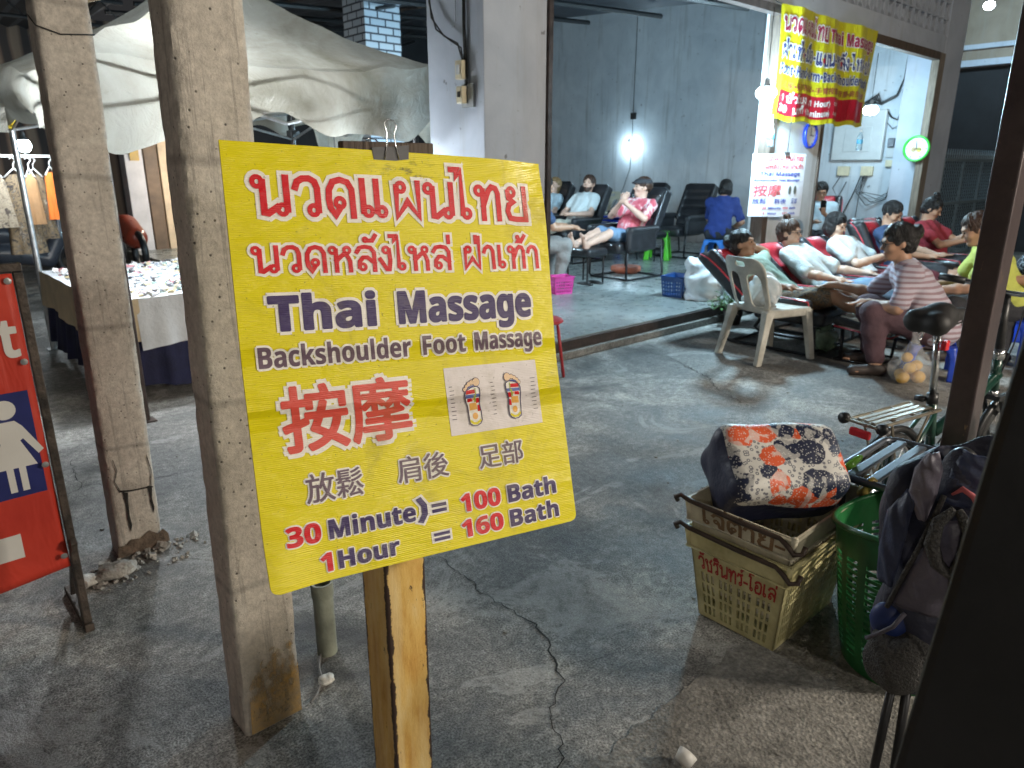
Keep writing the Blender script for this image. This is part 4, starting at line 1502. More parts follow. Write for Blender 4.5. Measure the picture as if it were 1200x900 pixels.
# trinket table
tb = empty('stall_table', (1.9, 5.95, 0), 'trinket table under the tent with white and navy cloths', 'table')
b = MB(); b.lohi((1.06, 5.02, .655), (2.84, 6.88, .69)); part(b, 'table_top', M_WOOD, tb)
for P in ((1.12, 5.08), (2.78, 5.08), (1.12, 6.82), (2.78, 6.82)):
    b = MB(); b.lohi((P[0] - .02, P[1] - .02, 0), (P[0] + .02, P[1] + .02, .654)); part(b, 'leg', M_ALU, tb)
M_NAVYC = pm('navy_cloth', (.018, .02, .06), .85, .3, 6, .2, 60)
M_WHITEC = pm('white_cloth', (.66, .68, .70), .8, .1, 6, .25, 40)
M_BEIGEC = pm('beige_cloth', (.58, .46, .30), .8, .15, 6, .25, 40)


def skirt(b, P, Q, z0, z1, out, amp, fr, n=60):
    P, Q = Vector(P), Vector(Q)
    b.grid(n, 10, lambda u, v: (*(P.lerp(Q, u) + Vector(out) * (.012 + amp * (1 - v) * (math.sin(fr * u) + .4 * math.sin(2.7 * fr * u + 1)) + .05 * (1 - v) * (z1 - z0))), z0 + (z1 - z0) * v + .02 * math.sin(fr * .4 * u) * (1 - v)))


b = MB(); skirt(b, (1.06, 5.02), (2.84, 5.02), .09, .66, (0, -1), .03, 40); skirt(b, (1.06, 6.88), (1.06, 5.02), .12, .66, (-1, 0), .03, 36); skirt(b, (2.84, 5.02), (2.84, 6.88), .1, .66, (1, 0), .03, 36)
part(b, 'table_skirt', M_NAVYC, tb, smooth=True)
b = MB(); b.grid(30, 30, lambda u, v: (1.03 + 1.84 * u, 4.99 + 1.9 * v, .697 + .004 * mnoise.noise(Vector((u * 9, v * 9, 0)))))
skirt(b, (1.22, 4.985), (2.86, 4.985), .36, .697, (0, -1), .018, 24)
part(b, 'white_tablecloth', M_WHITEC, tb, smooth=True)
b = MB(); skirt(b, (1.03, 6.90), (1.03, 4.99), .42, .70, (-1, 0), .014, 20); skirt(b, (1.03, 4.98), (1.24, 4.98), .40, .70, (0, -1), .014, 5, 14)
part(b, 'beige_tablecloth', M_BEIGEC, tb, smooth=True)
cols = [(.75, .75, .78), (.06, .06, .07), (.50, .22, .24), (.25, .32, .45), (.30, .42, .38), (.62, .52, .32), (.55, .57, .6), (.8, .8, .8)]
tm_ = [pm('trinket_%s' % n_, c_, .25, .15, 30, metal=.3 if i in (0, 6) else 0) for i, (n_, c_) in enumerate(zip(('silver', 'black', 'red', 'blue', 'green', 'gold', 'steel', 'white'), cols))]
b = MB()
for k in range(1500):
    b.cur = random.choice((0, 0, 0, 1, 1, 2, 3, 4, 5, 6, 6, 7, 7, 7))
    x, y = random.uniform(1.08, 2.8), random.uniform(5.03, 6.85)
    r = random.uniform(.006, .022)
    b.box((x, y, .705 + r * .3), (r * random.uniform(.5, 1.6), r, r * random.uniform(.15, .5)), rotm(random.uniform(-.4, .4), random.uniform(-.4, .4), random.random() * 6))
tag(b.build('trinkets', tm_), 'glittering small trinkets and bagged jewellery covering the stall table', 'trinkets', kind='stuff')

# clothes rail at far left
rk = empty('clothes_rail', (.8, 9.0, 0), 'white clothes rail hung with dresses at the far left', 'rack')
b = MB(); b.tube([(-1.2, 9, 1.62), (1.7, 9, 1.62)], .015, 6); b.tube([(-1.2, 9, 0), (-1.2, 9, 1.62)], .018, 6); b.tube([(1.7, 9, 0), (1.7, 9, 1.62)], .018, 6); part(b, 'rail', M_BWHITE, rk)


def dress(x, y, ztop, L_, w_, mat, label, cat='dress', hanger=True):
    t = empty('hanging_' + cat, (x, y, ztop), label, cat, 'clothes hanging on the rail')
    b = MB()

    def fn(u, v):
        a = 2 * PI * u
        ww = w_ * (.74 + .26 * v) * (1 if v > .10 else .45 + 5.5 * v)
        f_ = 1 + .18 * math.sin(7 * a + x) * v
        return (ww * .5 * math.cos(a) * f_, ww * .16 * math.sin(a) * f_, -v * L_)
    b.grid(40, 18, fn, closed_u=True)
    b.build('cloth', mat, t, smooth=True)
    if hanger:
        b = MB(); b.tube([(-w_ * .32, 0, -.03), (0, 0, .06), (w_ * .32, 0, -.03)], .010, 6); b.tube([(0, 0, .06), (.0, 0, .10), (.03, 0, .14), (.0, 0, .17), (-.02, 0, .15)], .006, 6)
        b.build('hanger', M_BWHITE, t, smooth=True)


g = NG('batik_dark')
v_ = g.voro(9, 'F1'); n_ = g.noise(14, 5, .7, dist=1.5)
M_BATIK = g.out(g.ramp(n_, [(.38, (.025, .02, .02)), (.5, (.25, .17, .09)), (.56, (.04, .03, .03)), (.66, (.36, .30, .22))]), .8)
g = NG('batik_pale')
n_ = g.noise(11, 5, .7, dist=1.5)
M_BATIK2 = g.out(g.ramp(n_, [(.35, (.14, .10, .07)), (.5, (.34, .27, .19)), (.6, (.07, .05, .04))]), .8)
dress(1.28, 9.0, 1.44, .80, .30, M_BATIK, 'dark patterned dress on a white hanger below the bulb')
dress(1.08, 8.95, 1.44, .52, .26, M_BATIK2, 'short pale patterned dress at the left end of the rail')
dress(1.46, 9.05, 1.44, .66, .22, M_BATIK, 'dark brown patterned dress right of the tent pole')
dress(1.60, 9.0, 1.46, .48, .16, pm('orange_cloth', (.75, .16, .02), .8, .15), 'plain orange cloth hanging by the cracked pillar', 'cloth')
dress(1.40, 8.93, 1.44, .50, .13, pm('tan_cloth', (.34, .18, .08), .8, .15), 'plain tan cloth hanging behind the tent pole', 'cloth')

# far pillars, parked scooter, small things beyond the table
for x0, x1, m, lab in ((3.44, 3.72, pm('pale_paint', (.62, .58, .58), .6, .12, 4), 'pale whitewashed market pillar beyond the trinket table'), (3.74, 3.95, pm('brown_paint', (.16, .10, .06), .6, .3, 5), 'dark brown market pillar right of the whitewashed one'), (3.97, 4.25, pm('cream_paint', (.60, .45, .30), .6, .15, 4), 'cream market pillar right of the dark brown one')):
    b = MB(); b.lohi((x0, 13.3, 0), (x1, 13.6, 3.6)); o = b.build('market_pillar', m, bevel=.01); tag(o, lab, 'pillar')
b = MB(); b.lohi((3.52, 13.27, 1.62), (3.66, 13.299, 1.80)); tag(b.build('notice_box', pm('amber_plastic', (.55, .33, .06), .4)), 'small amber box fixed on the whitewashed pillar', 'box')
sc_ = empty('parked_scooter', (1.6, 11.6, 0), 'dark parked scooter beyond the clothes rail', 'scooter')
for x in (-.62, .62):
    b = MB(); b.tube([(x + .25 * math.cos(2 * PI * k / 20), 0, .27 + .25 * math.sin(2 * PI * k / 20)) for k in range(20)], .05, 8, closed=True); b.build('wheel', M_BLACK, sc_, smooth=True)
sd = Sdf(); sd.chain([(-.6, 0, .62), (-.2, 0, .66), (.1, 0, .60)], [.12, .12, .08]); sd.chain([(-.62, 0, .45), (-.1, 0, .4), (.25, 0, .3), (.42, 0, .6), (.45, 0, .95)], [.14, .14, .11, .10, .07]); sd.build('body', pm('scooter_paint', (.05, .055, .07), .3, .2, coat=.5), sc_, .03)
b = MB(); b.tube([(.42, -.33, 1.0), (.45, 0, 1.02), (.42, .33, 1.0)], .018, 8); b.build('handlebar', M_BLACK, sc_, smooth=True)
b = MB(); b.lathe([(.07, 0), (.085, .02), (.06, .34), (.03, .36)], n=14); o = b.build('plastic_bottle', M_BWHITE, smooth=True, loc=(2.0, 10.8, .004)); tag(o, 'white plastic bottle standing on ground beyond the table', 'bottle')
b = MB(); b.lohi((-.12, -.1, 0), (.12, .1, .08)); b.lohi((-.10, -.08, .08), (.12, .1, .22)); tag(b.build('red_box', pm('red_plastic', (.55, .04, .03), .4), loc=(2.2, 11.0, 0), bevel=.02), 'red and small low box beside the white bottle', 'box')
sd = Sdf(); sd.chain([(0, -.5, .5), (0, 0, .62), (0, .5, .55)], [.16, .2, .12]); sd.chain([(0, .5, .5), (0, .62, .95)], [.1, .06]); t = empty('parked_motorbike', (3.05, 12.3, 0), 'red parked motorbike between the pillars beyond the table', 'motorbike')
sd.build('body', pm('red_fairing', (.30, .05, .025), .3, .2), t, .03)
for y in (-.6, .6):
    b = MB(); b.tube([(0, y + .27 * math.cos(2 * PI * k / 20), .3 + .27 * math.sin(2 * PI * k / 20)) for k in range(20)], .05, 8, closed=True); b.build('wheel', M_BLACK, t, smooth=True)

# =================================================================== SEATS
def fnprim(s, f, lo, hi, k=.01, sub=False):
    s.p.append((f, np.array(lo, float), np.array(hi, float), k, sub))
    return s


M_LEATH = pm('black_leather', (.022, .022, .025), .36, .35, 12, .25, 50, coat=.15)
M_REDL = pm('red_leather', (.42, .022, .035), .38, .2, 10, .2, 50, coat=.15)
M_PIPE = pm('red_piping', (.55, .05, .07), .45, .1)
M_FRAME = pm('black_frame', (.018, .018, .02), .4, .3, 20, metal=.3)


def ax3(beta):
    t = Vector((-math.sin(beta), 0, math.cos(beta)))
    n = Vector((math.cos(beta), 0, math.sin(beta)))
    return n, Vector((0, 1, 0)), t, np.array([[n.x, 0, t.x], [n.y, 1, t.y], [n.z, 0, t.z]])


def make_red_recliner(beta, label, legrest=True):
    c = empty('recliner', (0, 0, 0), label, 'massage chair', 'red and black recliners in a row')
    n, y, t, M = ax3(beta)
    pv = Vector((-.17, 0, .40))
    q = lambda a, b_, c_: tuple(pv + n * a + Vector((0, b_, 0)) + t * c_)
    s = Sdf()
    s.rbox(q(-.045, 0, .36), (.055, .285, .40), M, .05)
    for sg in (-1, 1): s.rbox(q(.02, sg * .235, .36), (.085, .05, .36), M, .045)
    s.build('backrest', M_LEATH, c, .014)
    s = Sdf(); s.rbox(q(.035, 0, .35), (.05, .185, .37), M, .045); s.ell(q(.07, 0, .60), (.05, .16, .10), M)
    s.build('back_cushion', M_REDL, c, .014)
    for sg in (-1, 1):
        b = MB(); b.tube([q(.015, sg * .287, -.02), q(.03, sg * .289, .2), q(.03, sg * .289, .5), q(.01, sg * .286, .66), q(-.03, sg * .27, .745)], .008, 6)
        b.build('piping', M_PIPE, c, smooth=True)
    s = Sdf(); s.rbox((.14, 0, .365), (.32, .25, .075), None, .05); s.build('seat', M_LEATH, c, .016)
    for sg in (-1, 1):
        s = Sdf(); s.rbox((.10, sg * .31, .52), (.28, .05, .05), None, .045); s.rbox((.12, sg * .31, .43), (.20, .035, .10), None, .03)
        a = s.build('armrest', M_LEATH, c, .014)
        b = MB(); b.tube([(.34, sg * .362, .44), (.375, sg * .35, .50), (.36, sg * .345, .55), (.2, sg * .352, .568), (-.1, sg * .352, .565)], .007, 6); b.build('piping', M_PIPE, a, smooth=True)
    if legrest:
        Ml = np.array(rotm(ry=R(8)))
        s = Sdf(); s.rbox((.74, 0, .36), (.22, .24, .055), Ml, .045); l_ = s.build('leg_rest', M_LEATH, c, .016)
        b = MB(); b.tube([(.55, .245, .345), (.93, .245, .30), (.965, .18, .29), (.965, -.18, .29), (.93, -.245, .30), (.55, -.245, .345)], .008, 6); b.build('piping', M_PIPE, l_, smooth=True)
    b = MB()
    for sg in (-1, 1):
        b.tube([(.40, sg * .27, .30), (.42, sg * .27, .05), (.36, sg * .27, .018), (-.36, sg * .27, .018), (-.42, sg * .27, .06), (-.30, sg * .27, .30)], .016, 8)
        if legrest:
            b.tube([(.60, sg * .2, .31), (.62, sg * .2, .02)], .013, 8); b.tube([(.88, sg * .2, .29), (.86, sg * .2, .02)], .013, 8); b.tube([(.56, sg * .2, .014), (.92, sg * .2, .014)], .012, 8)
    for x in (-.34, .36): b.tube([(x, -.27, .018), (x, .27, .018)], .014, 8)
    if legrest:
        for x in (.58, .9): b.tube([(x, -.2, .015), (x, .2, .015)], .012, 8)
    b.build('base_frame', M_FRAME, c, smooth=True)
    return c


def make_black_recliner(beta, label):
    c = empty('recliner', (0, 0, 0), label, 'massage chair', 'black recliners in the shop')
    n, y, t, M = ax3(beta)
    pv = Vector((-.16, 0, .42))
    q = lambda a, b_, c_: tuple(pv + n * a + Vector((0, b_, 0)) + t * c_)
    s = Sdf()
    s.rbox(q(-.01, 0, .34), (.055, .27, .36), M, .045)
    for k in range(4): s.rbox(q(.03, 0, .10 + .15 * k), (.045, .25, .07), M, .04, k=.012)
    s.rbox(q(.035, 0, .66), (.055, .26, .085), M, .05, k=.012)
    for sg in (-1, 1): s.rbox(q(.02, sg * .25, .42), (.07, .035, .30), M, .03, k=.01)
    s.build('backrest', M_LEATH, c, .014)
    s = Sdf(); s.rbox((.14, 0, .40), (.33, .25, .07), None, .05); s.build('seat', M_LEATH, c, .016)
    for sg in (-1, 1):
        s = Sdf(); s.rbox((.12, sg * .31, .50), (.27, .045, .14), None, .04); s.rbox((.10, sg * .31, .62), (.28, .06, .04), None, .035)
        s.build('armrest', M_LEATH, c, .014)
    b = MB()
    for sg in (-1, 1): b.tube([(.36, sg * .30, .40), (.37, sg * .30, .05), (.34, sg * .30, .016), (-.34, sg * .30, .016), (-.36, sg * .30, .05), (-.30, sg * .30, .40)], .014, 8)
    for x in (-.33, .34): b.tube([(x, -.30, .016), (x, .30, .016)], .013, 8)
    b.build('base_frame', M_FRAME, c, smooth=True)
    s = Sdf(); s.rbox((.78, 0, .38), (.18, .21, .05), None, .04); f = s.build('footstool', M_LEATH, c, .016)
    for sx in (.64, .92):
        for sy in (-.16, .16): b = MB(); b.tube([(sx, sy, .35), (sx, sy, .0)], .012, 6); b.build('footstool_leg', M_FRAME, f)
    return c


FACE_STREET = R(-90)
red = {}
r1 = make_red_recliner(R(46), 'red and black recliner nearest the white plastic chair, its client\'s hand behind her head')
r1.location = (5.92, 2.98, 0); r1.rotation_euler.z = FACE_STREET; r1.scale.z = .84
for (x, y, lab) in ((6.66, 2.98, 'red and black recliner holding the woman in glasses and blue jeans'),
                    (7.62, 3.0, 'red and black recliner holding the man in a white polo shirt'),):
    o = copy_tree(r1); o.location = (x, y, 0); o['label'] = lab
r4 = make_red_recliner(R(25), 'red and black recliner holding the man in the navy T-shirt')
r4.location = (8.58, 3.02, 0); r4.rotation_euler.z = FACE_STREET; r4.scale.z = .86
for (x, y, z, rz, lab) in ((9.12, 3.25, 0, -90, 'empty bright red recliner between the navy and red shirts'), (9.66, 3.02, 0, -90, 'red and black recliner holding the woman in red by the gate')):
    o = copy_tree(r4); o.location = (x, y, z); o.rotation_euler.z = R(rz); o['label'] = lab
r6 = make_red_recliner(R(24), 'red recliner inside the shop holding the woman with a black phone', False)
r6.location = (10.35, 4.85, .16); r6.rotation_euler.z = R(205); r6.scale.z = .88

b1 = make_black_recliner(R(26), 'black leather recliner holding the man in the pink shirt')
b1.location = (7.25, 5.85, .16); b1.rotation_euler.z = R(180)
for (x, y, rz, lab) in ((7.95, 7.42, 180, 'black leather recliner holding the bearded man in white'),
                        (8.25, 8.45, 180, 'black leather recliner holding the fair haired woman next to the sign'),
                        (9.7, 6.72, 180, 'empty black leather recliner in front of the woman in blue'),
                        (9.85, 7.75, 180, 'empty black leather recliner behind the pink shirted man, by the green stool'),
                        (9.6, 9.75, 180, 'empty black leather recliner farthest left, behind the bearded man')):
    o = copy_tree(b1); o.location = (x, y, .16); o.rotation_euler.z = R(rz); o['label'] = lab

# towels on the leg rests
g = NG('striped_towel')
M_TOWEL = g.out(g.ramp(g.wave(16, 'X', .3), [(.3, (.50, .47, .38)), (.6, (.68, .66, .58))]), .9, g.bump(g.noise(120, 2, .5), .3, .005))


def towel(x, y, label, w_=.46, l_=.42, z=.37, mat=None, drop=.10):
    b = MB()

    def fn(u, v):
        X, Y = (u - .5) * w_, (v - .5) * l_
        zz = .0
        e = max(0, abs(X) - w_ * .5 + drop)
        zz -= e * .9
        X = math.copysign(min(abs(X), w_ * .5 - drop + e * .3), X)
        return (X, Y, zz + .006 * math.sin(30 * u) * math.sin(17 * v))
    b.grid(28, 20, fn)
    return tag(b.build('towel', mat or M_TOWEL, smooth=True, solid=.008, loc=(x, y, z)), label, 'towel')


towel(5.92, 2.20, 'ribbed cream towel over the leg rest under the first client\'s calves', .62, .40, .37)
towel(6.66, 2.22, 'pale towel over the leg rest under the feet in jeans', .56, .38, .37, pm('pale_towel', (.62, .64, .64), .9, .1))
towel(9.66, 2.26, 'white towel over the leg rest under the legs of the woman in red', .56, .42, .37, pm('white_towel', (.7, .7, .68), .9, .1))

# white monobloc chair
M_MONO = pm('dirty_white_plastic', (.50, .47, .40), .42, .25, 7, .1, 40, col2=(.68, .65, .57))


def back_f(P):
    x, y, z = P[..., 0], P[..., 1], P[..., 2]
    xs = -.205 - .17 * np.clip((z - .40) / .44, -.3, 1.2) + .9 * y * y
    d3 = np.abs(x - xs) - .008
    w_ = .205 + .02 * np.clip((z - .4) / .4, 0, 1)
    qx, qz = np.abs(y) - (w_ - .10), np.abs(z - .615) - (.225 - .10)
    d2 = np.sqrt(np.maximum(qx, 0) ** 2 + np.maximum(qz, 0) ** 2) + np.minimum(np.maximum(qx, qz), 0) - .10

    def hole(cy, hy, cz, hz, r_):
        a, b_ = np.abs(y - cy) - (hy - r_), np.abs(z - cz) - (hz - r_)
        return np.sqrt(np.maximum(a, 0) ** 2 + np.maximum(b_, 0) ** 2) + np.minimum(np.maximum(a, b_), 0) - r_
    for h in (hole(-.105, .062, .575, .135, .05), hole(.105, .062, .575, .135, .05), hole(0, .05, .785, .018, .017)):
        d2 = np.maximum(d2, -h)
    return np.maximum(d3, d2)


chair = empty('plastic_chair', (5.42, 2.86, 0), 'dirty white plastic garden chair beside the first recliner', 'chair', rz=R(-18))
s = Sdf(); fnprim(s, back_f, (-.46, -.24, .38), (-.12, .24, .85), .006); s.build('backrest', M_MONO, chair, .0075)
s = Sdf(); s.rbox((.01, 0, .415), (.225, .215, .016), None, .015, k=.01); s.rbox((.225, 0, .40), (.02, .20, .03), None, .015)
for sg in (-1, 1): s.rbox((0, sg * .205, .395), (.21, .014, .032), None, .012)
s.build('seat', M_MONO, chair, .009)
for sx, sy in ((-1, -1), (-1, 1), (1, -1), (1, 1)):
    b = MB()
    top = Vector((sx * .20, sy * .195, .42)); bot = Vector((sx * .265 + (-.03 if sx < 0 else 0), sy * .235, 0))
    ht, hb = (.042, .034) if sx < 0 else (.034, .03), (.026, .022)
    pts = []
    for f_, hh in ((0, ht), (.35, (.03, .027)), (1, hb)):
        p = top.lerp(bot, f_)
        pts += [(p.x - hh[0], p.y - hh[1], p.z), (p.x + hh[0], p.y - hh[1], p.z), (p.x + hh[0], p.y + hh[1], p.z), (p.x - hh[0], p.y + hh[1], p.z)]
    fs = [(3, 2, 1, 0), (8, 9, 10, 11)]
    for l_ in (0, 4): fs += [(l_ + k, l_ + (k + 1) % 4, l_ + 4 + (k + 1) % 4, l_ + 4 + k) for k in range(4)]
    b.add(pts, fs)
    b.build('leg', M_MONO, chair, bevel=.007)
s = Sdf(); s.ell((-.10, -.02, .56), (.10, .15, .14)); s.ell((-.08, .05, .48), (.12, .14, .07)); s.cone((-.1, -.12, .60), (-.16, -.19, .50), .05, .02); s.wr = (.012, 38, 1.0)
o = s.build('plastic_bag', pm('white_film', (.66, .68, .68), .3, .1, 8, .5, 20, alpha=.9), None, .010); o.location = (5.42, 2.86, 0); o.rotation_euler.z = R(-18)
tag(o, 'crumpled whitish plastic bag on the seat of the white chair', 'bag')


# moulded stools
def make_stool(name, label, mat, cat='stool', group=None, h=.42, tw=.145, bw=.20):
    def shell(P, o_):
        x, y, z = np.abs(P[..., 0]), np.abs(P[..., 1]), P[..., 2]
        w_ = bw + (tw - bw) * z / h - o_
        q1, q2 = x - w_ + .03, y - w_ + .03
        d = np.sqrt(np.maximum(q1, 0) ** 2 + np.maximum(q2, 0) ** 2) + np.minimum(np.maximum(q1, q2), 0) - .03
        return np.maximum(d, np.maximum(z - h + o_ * 1.4, -z - (.02 if o_ else 0)))
    s = Sdf()
    fnprim(s, lambda P: shell(P, 0), (-bw, -bw, 0), (bw, bw, h), .006)
    fnprim(s, lambda P: shell(P, .012), (-bw, -bw, -.02), (bw, bw, h), .006, True)

    def arch(P):
        x, y, z = P[..., 0], P[..., 1], P[..., 2]
        a = np.minimum(np.abs(x), np.abs(y))
        top = h * .62
        d = np.sqrt(a ** 2 + np.maximum(z - top, 0) ** 2) - bw * .52
        return d
    fnprim(s, arch, (-bw, -bw, 0), (bw, bw, h * .62 + bw * .52), .008, True)
    s.rbox((0, 0, h), (.05, .018, .05), None, .015, k=.005, sub=True)
    for sg in (-1, 1):
        s.rbox((0, sg * (tw + .012), h - .05), (.06, .03, .012), None, .01, k=.005, sub=True); s.rbox((sg * (tw + .012), 0, h - .05), (.03, .06, .012), None, .01, k=.005, sub=True)
    o = s.build(name, mat, None, .008)
    return tag(o, label, cat, group)


M_BLUEP = pm('blue_plastic', (.012, .05, .42), .35, .15, 8)
M_SKYP = pm('light_blue_plastic', (.02, .17, .55), .35, .15, 8)
M_GREENP = pm('green_plastic', (.10, .50, .03), .35, .15, 8)
st1 = make_stool('plastic_stool', 'low blue plastic stool under the therapist in the striped shirt', M_BLUEP, 'stool', 'blue plastic stools', h=.25, tw=.15, bw=.20)
st1.location = (5.83, 1.74, 0); st1.rotation_euler.z = R(20)
for x, y, z, rz, lab in ((6.70, 1.50, 0, 12, 'blue plastic stool under the therapist in the yellow shirt'), (6.95, 1.22, 0, 8, 'blue plastic stool under the grey haired therapist in the floral blouse'), (7.75, 1.50, 0, 20, 'blue plastic stool partly hidden behind another, by the handlebar')):
    o = st1.copy(); COL.objects.link(o); o.location = (x, y, z); o.rotation_euler.z = R(rz); o['label'] = lab; o.scale.z = 1.42
st2 = make_stool('plastic_stool', 'light blue plastic stool in the shop under the woman in blue', M_SKYP, 'stool', 'stools in the shop', h=.36)
st2.location = (9.15, 5.75, .16); st2.rotation_euler.z = R(10)
st3 = make_stool('plastic_stool', 'bright green plastic stool between black recliners', M_GREENP, 'stool', 'stools in the shop', h=.42)
st3.location = (9.05, 6.70, .16); st3.rotation_euler.z = R(30)
# red stool peeping out behind the sign
rs = empty('red_stool', (3.585, 3.65, 0), 'red metal stool half hidden behind the yellow sign edge', 'stool')
M_REDM = pm('red_paint', (.42, .03, .035), .4, .2, 12)
b = MB(); b.lathe([(.001, .452), (.13, .452), (.15, .445), (.155, .43), (.14, .42), (.001, .42)], n=24); b.build('seat', M_REDM, rs, smooth=True, auto=40)
for k in range(4):
    a = R(-40 + 90 * k)
    b = MB(); b.tube([(.11 * math.cos(a), .11 * math.sin(a), .43), (.165 * math.cos(a), .165 * math.sin(a), 0)], .012, 8); b.build('leg', M_REDM, rs, smooth=True)

# stacked white and blue plastic chairs behind the black recliners


def stack_chair(x, y, mat, label):
    t = empty('plastic_chair', (x, y, .16), label, 'chair', rz=R(180))
    s = Sdf(); fnprim(s, back_f, (-.46, -.24, .38), (-.12, .24, .85), .006)
    o = s.build('backrest', mat, t, .013)
    b = MB()
    for k in range(3): b.box((0, 0, .42 + .05 * k), (.22, .21, .012))
    b.build('seat', mat, t, bevel=.008)
    for sx in (-1, 1):
        for sy in (-1, 1):
            b = MB(); b.tube([(sx * .19, sy * .19, .42), (sx * .23, sy * .22, 0)], [.03, .02], 8); b.build('leg', mat, t)
    t.scale = (1.05, 1.1, 1.12)


stack_chair(9.95, 8.72, pm('cream_plastic', (.62, .60, .48), .4, .1), 'cream plastic chair against the wall right of the farthest black recliner')
stack_chair(9.3, 7.72, M_BLUEP, 'blue plastic chair behind the head of the man in the pink shirt')
stack_chair(10.6, 8.1, M_BWHITE, 'white plastic chair glimpsed between the black recliners')

# =================================================================== PEOPLE
def skin(name, c): return pm(name, c, .5, .10, 14, .06, 90)


SK_T = skin('skin_tan', (.42, .235, .15))
SK_L = skin('skin_light', (.56, .36, .26))
SK_W = skin('skin_pale', (.60, .38, .29))
SK_D = skin('skin_brown', (.30, .16, .095))
M_HAIR = pm('black_hair', (.012, .010, .010), .38, .5, 60, .9, 130, stretch=(1, 1, .22))
M_HAIRB = pm('brown_hair', (.055, .028, .018), .45, .4, 60, .4, 90, stretch=(1, 1, .3))
M_HAIRG = pm('grey_hair', (.30, .30, .31), .5, .3, 60, .4, 90, stretch=(1, 1, .3))
M_HAIRY = pm('fair_hair', (.30, .19, .09), .5, .3, 60, .4, 90, stretch=(1, 1, .3))
M_EYE = pm('dark_eye', (.02, .015, .012), .2, .1)
M_LIP = pm('lip', (.36, .12, .10), .5, .1)
V3 = lambda *a: np.array(a, float)


def nrm(v): return v / max(1e-9, np.linalg.norm(v))


def hand(s, wr, d, pn, side, curl=.5, spread=1.0):
    """palm, four curled fingers of unequal length, thumb leaving the palm's side"""
    d = nrm(d); pn = nrm(pn - d * (pn @ d)); lat = np.cross(d, pn) * side
    s.cone(wr, wr + d * .055, .024, .030, .02)
    for j in (-1, 1): s.cone(wr + d * .02 + lat * .012 * j, wr + d * .078 + lat * .024 * j, .015, .013, .015)
    for k, L_ in enumerate((.068, .078, .072, .056)):
        base = wr + d * .082 + lat * (.031 - .0205 * k) * spread
        p = base; dd = d.copy(); an = curl * .55
        for sgm, fr in enumerate((.45, .30, .25)):
            dd = nrm(dd * math.cos(an) + pn * math.sin(an)) if sgm == 0 else nrm(dd * math.cos(an) + np.cross(lat * side, dd) * -math.sin(an) * side * side)
            q = p + dd * L_ * fr
            s.cone(p, q, .0092 - .0007 * sgm, .0086 - .0007 * sgm, .006)
            p = q
    tb_ = wr + d * .028 + lat * .028
    t1 = tb_ + nrm(d * .75 + lat * .65 + pn * .3) * .036
    t2 = t1 + nrm(d * .95 + lat * .15 + pn * .35) * .028
    s.cone(tb_, t1, .014, .011, .012); s.cone(t1, t2, .011, .009, .006)


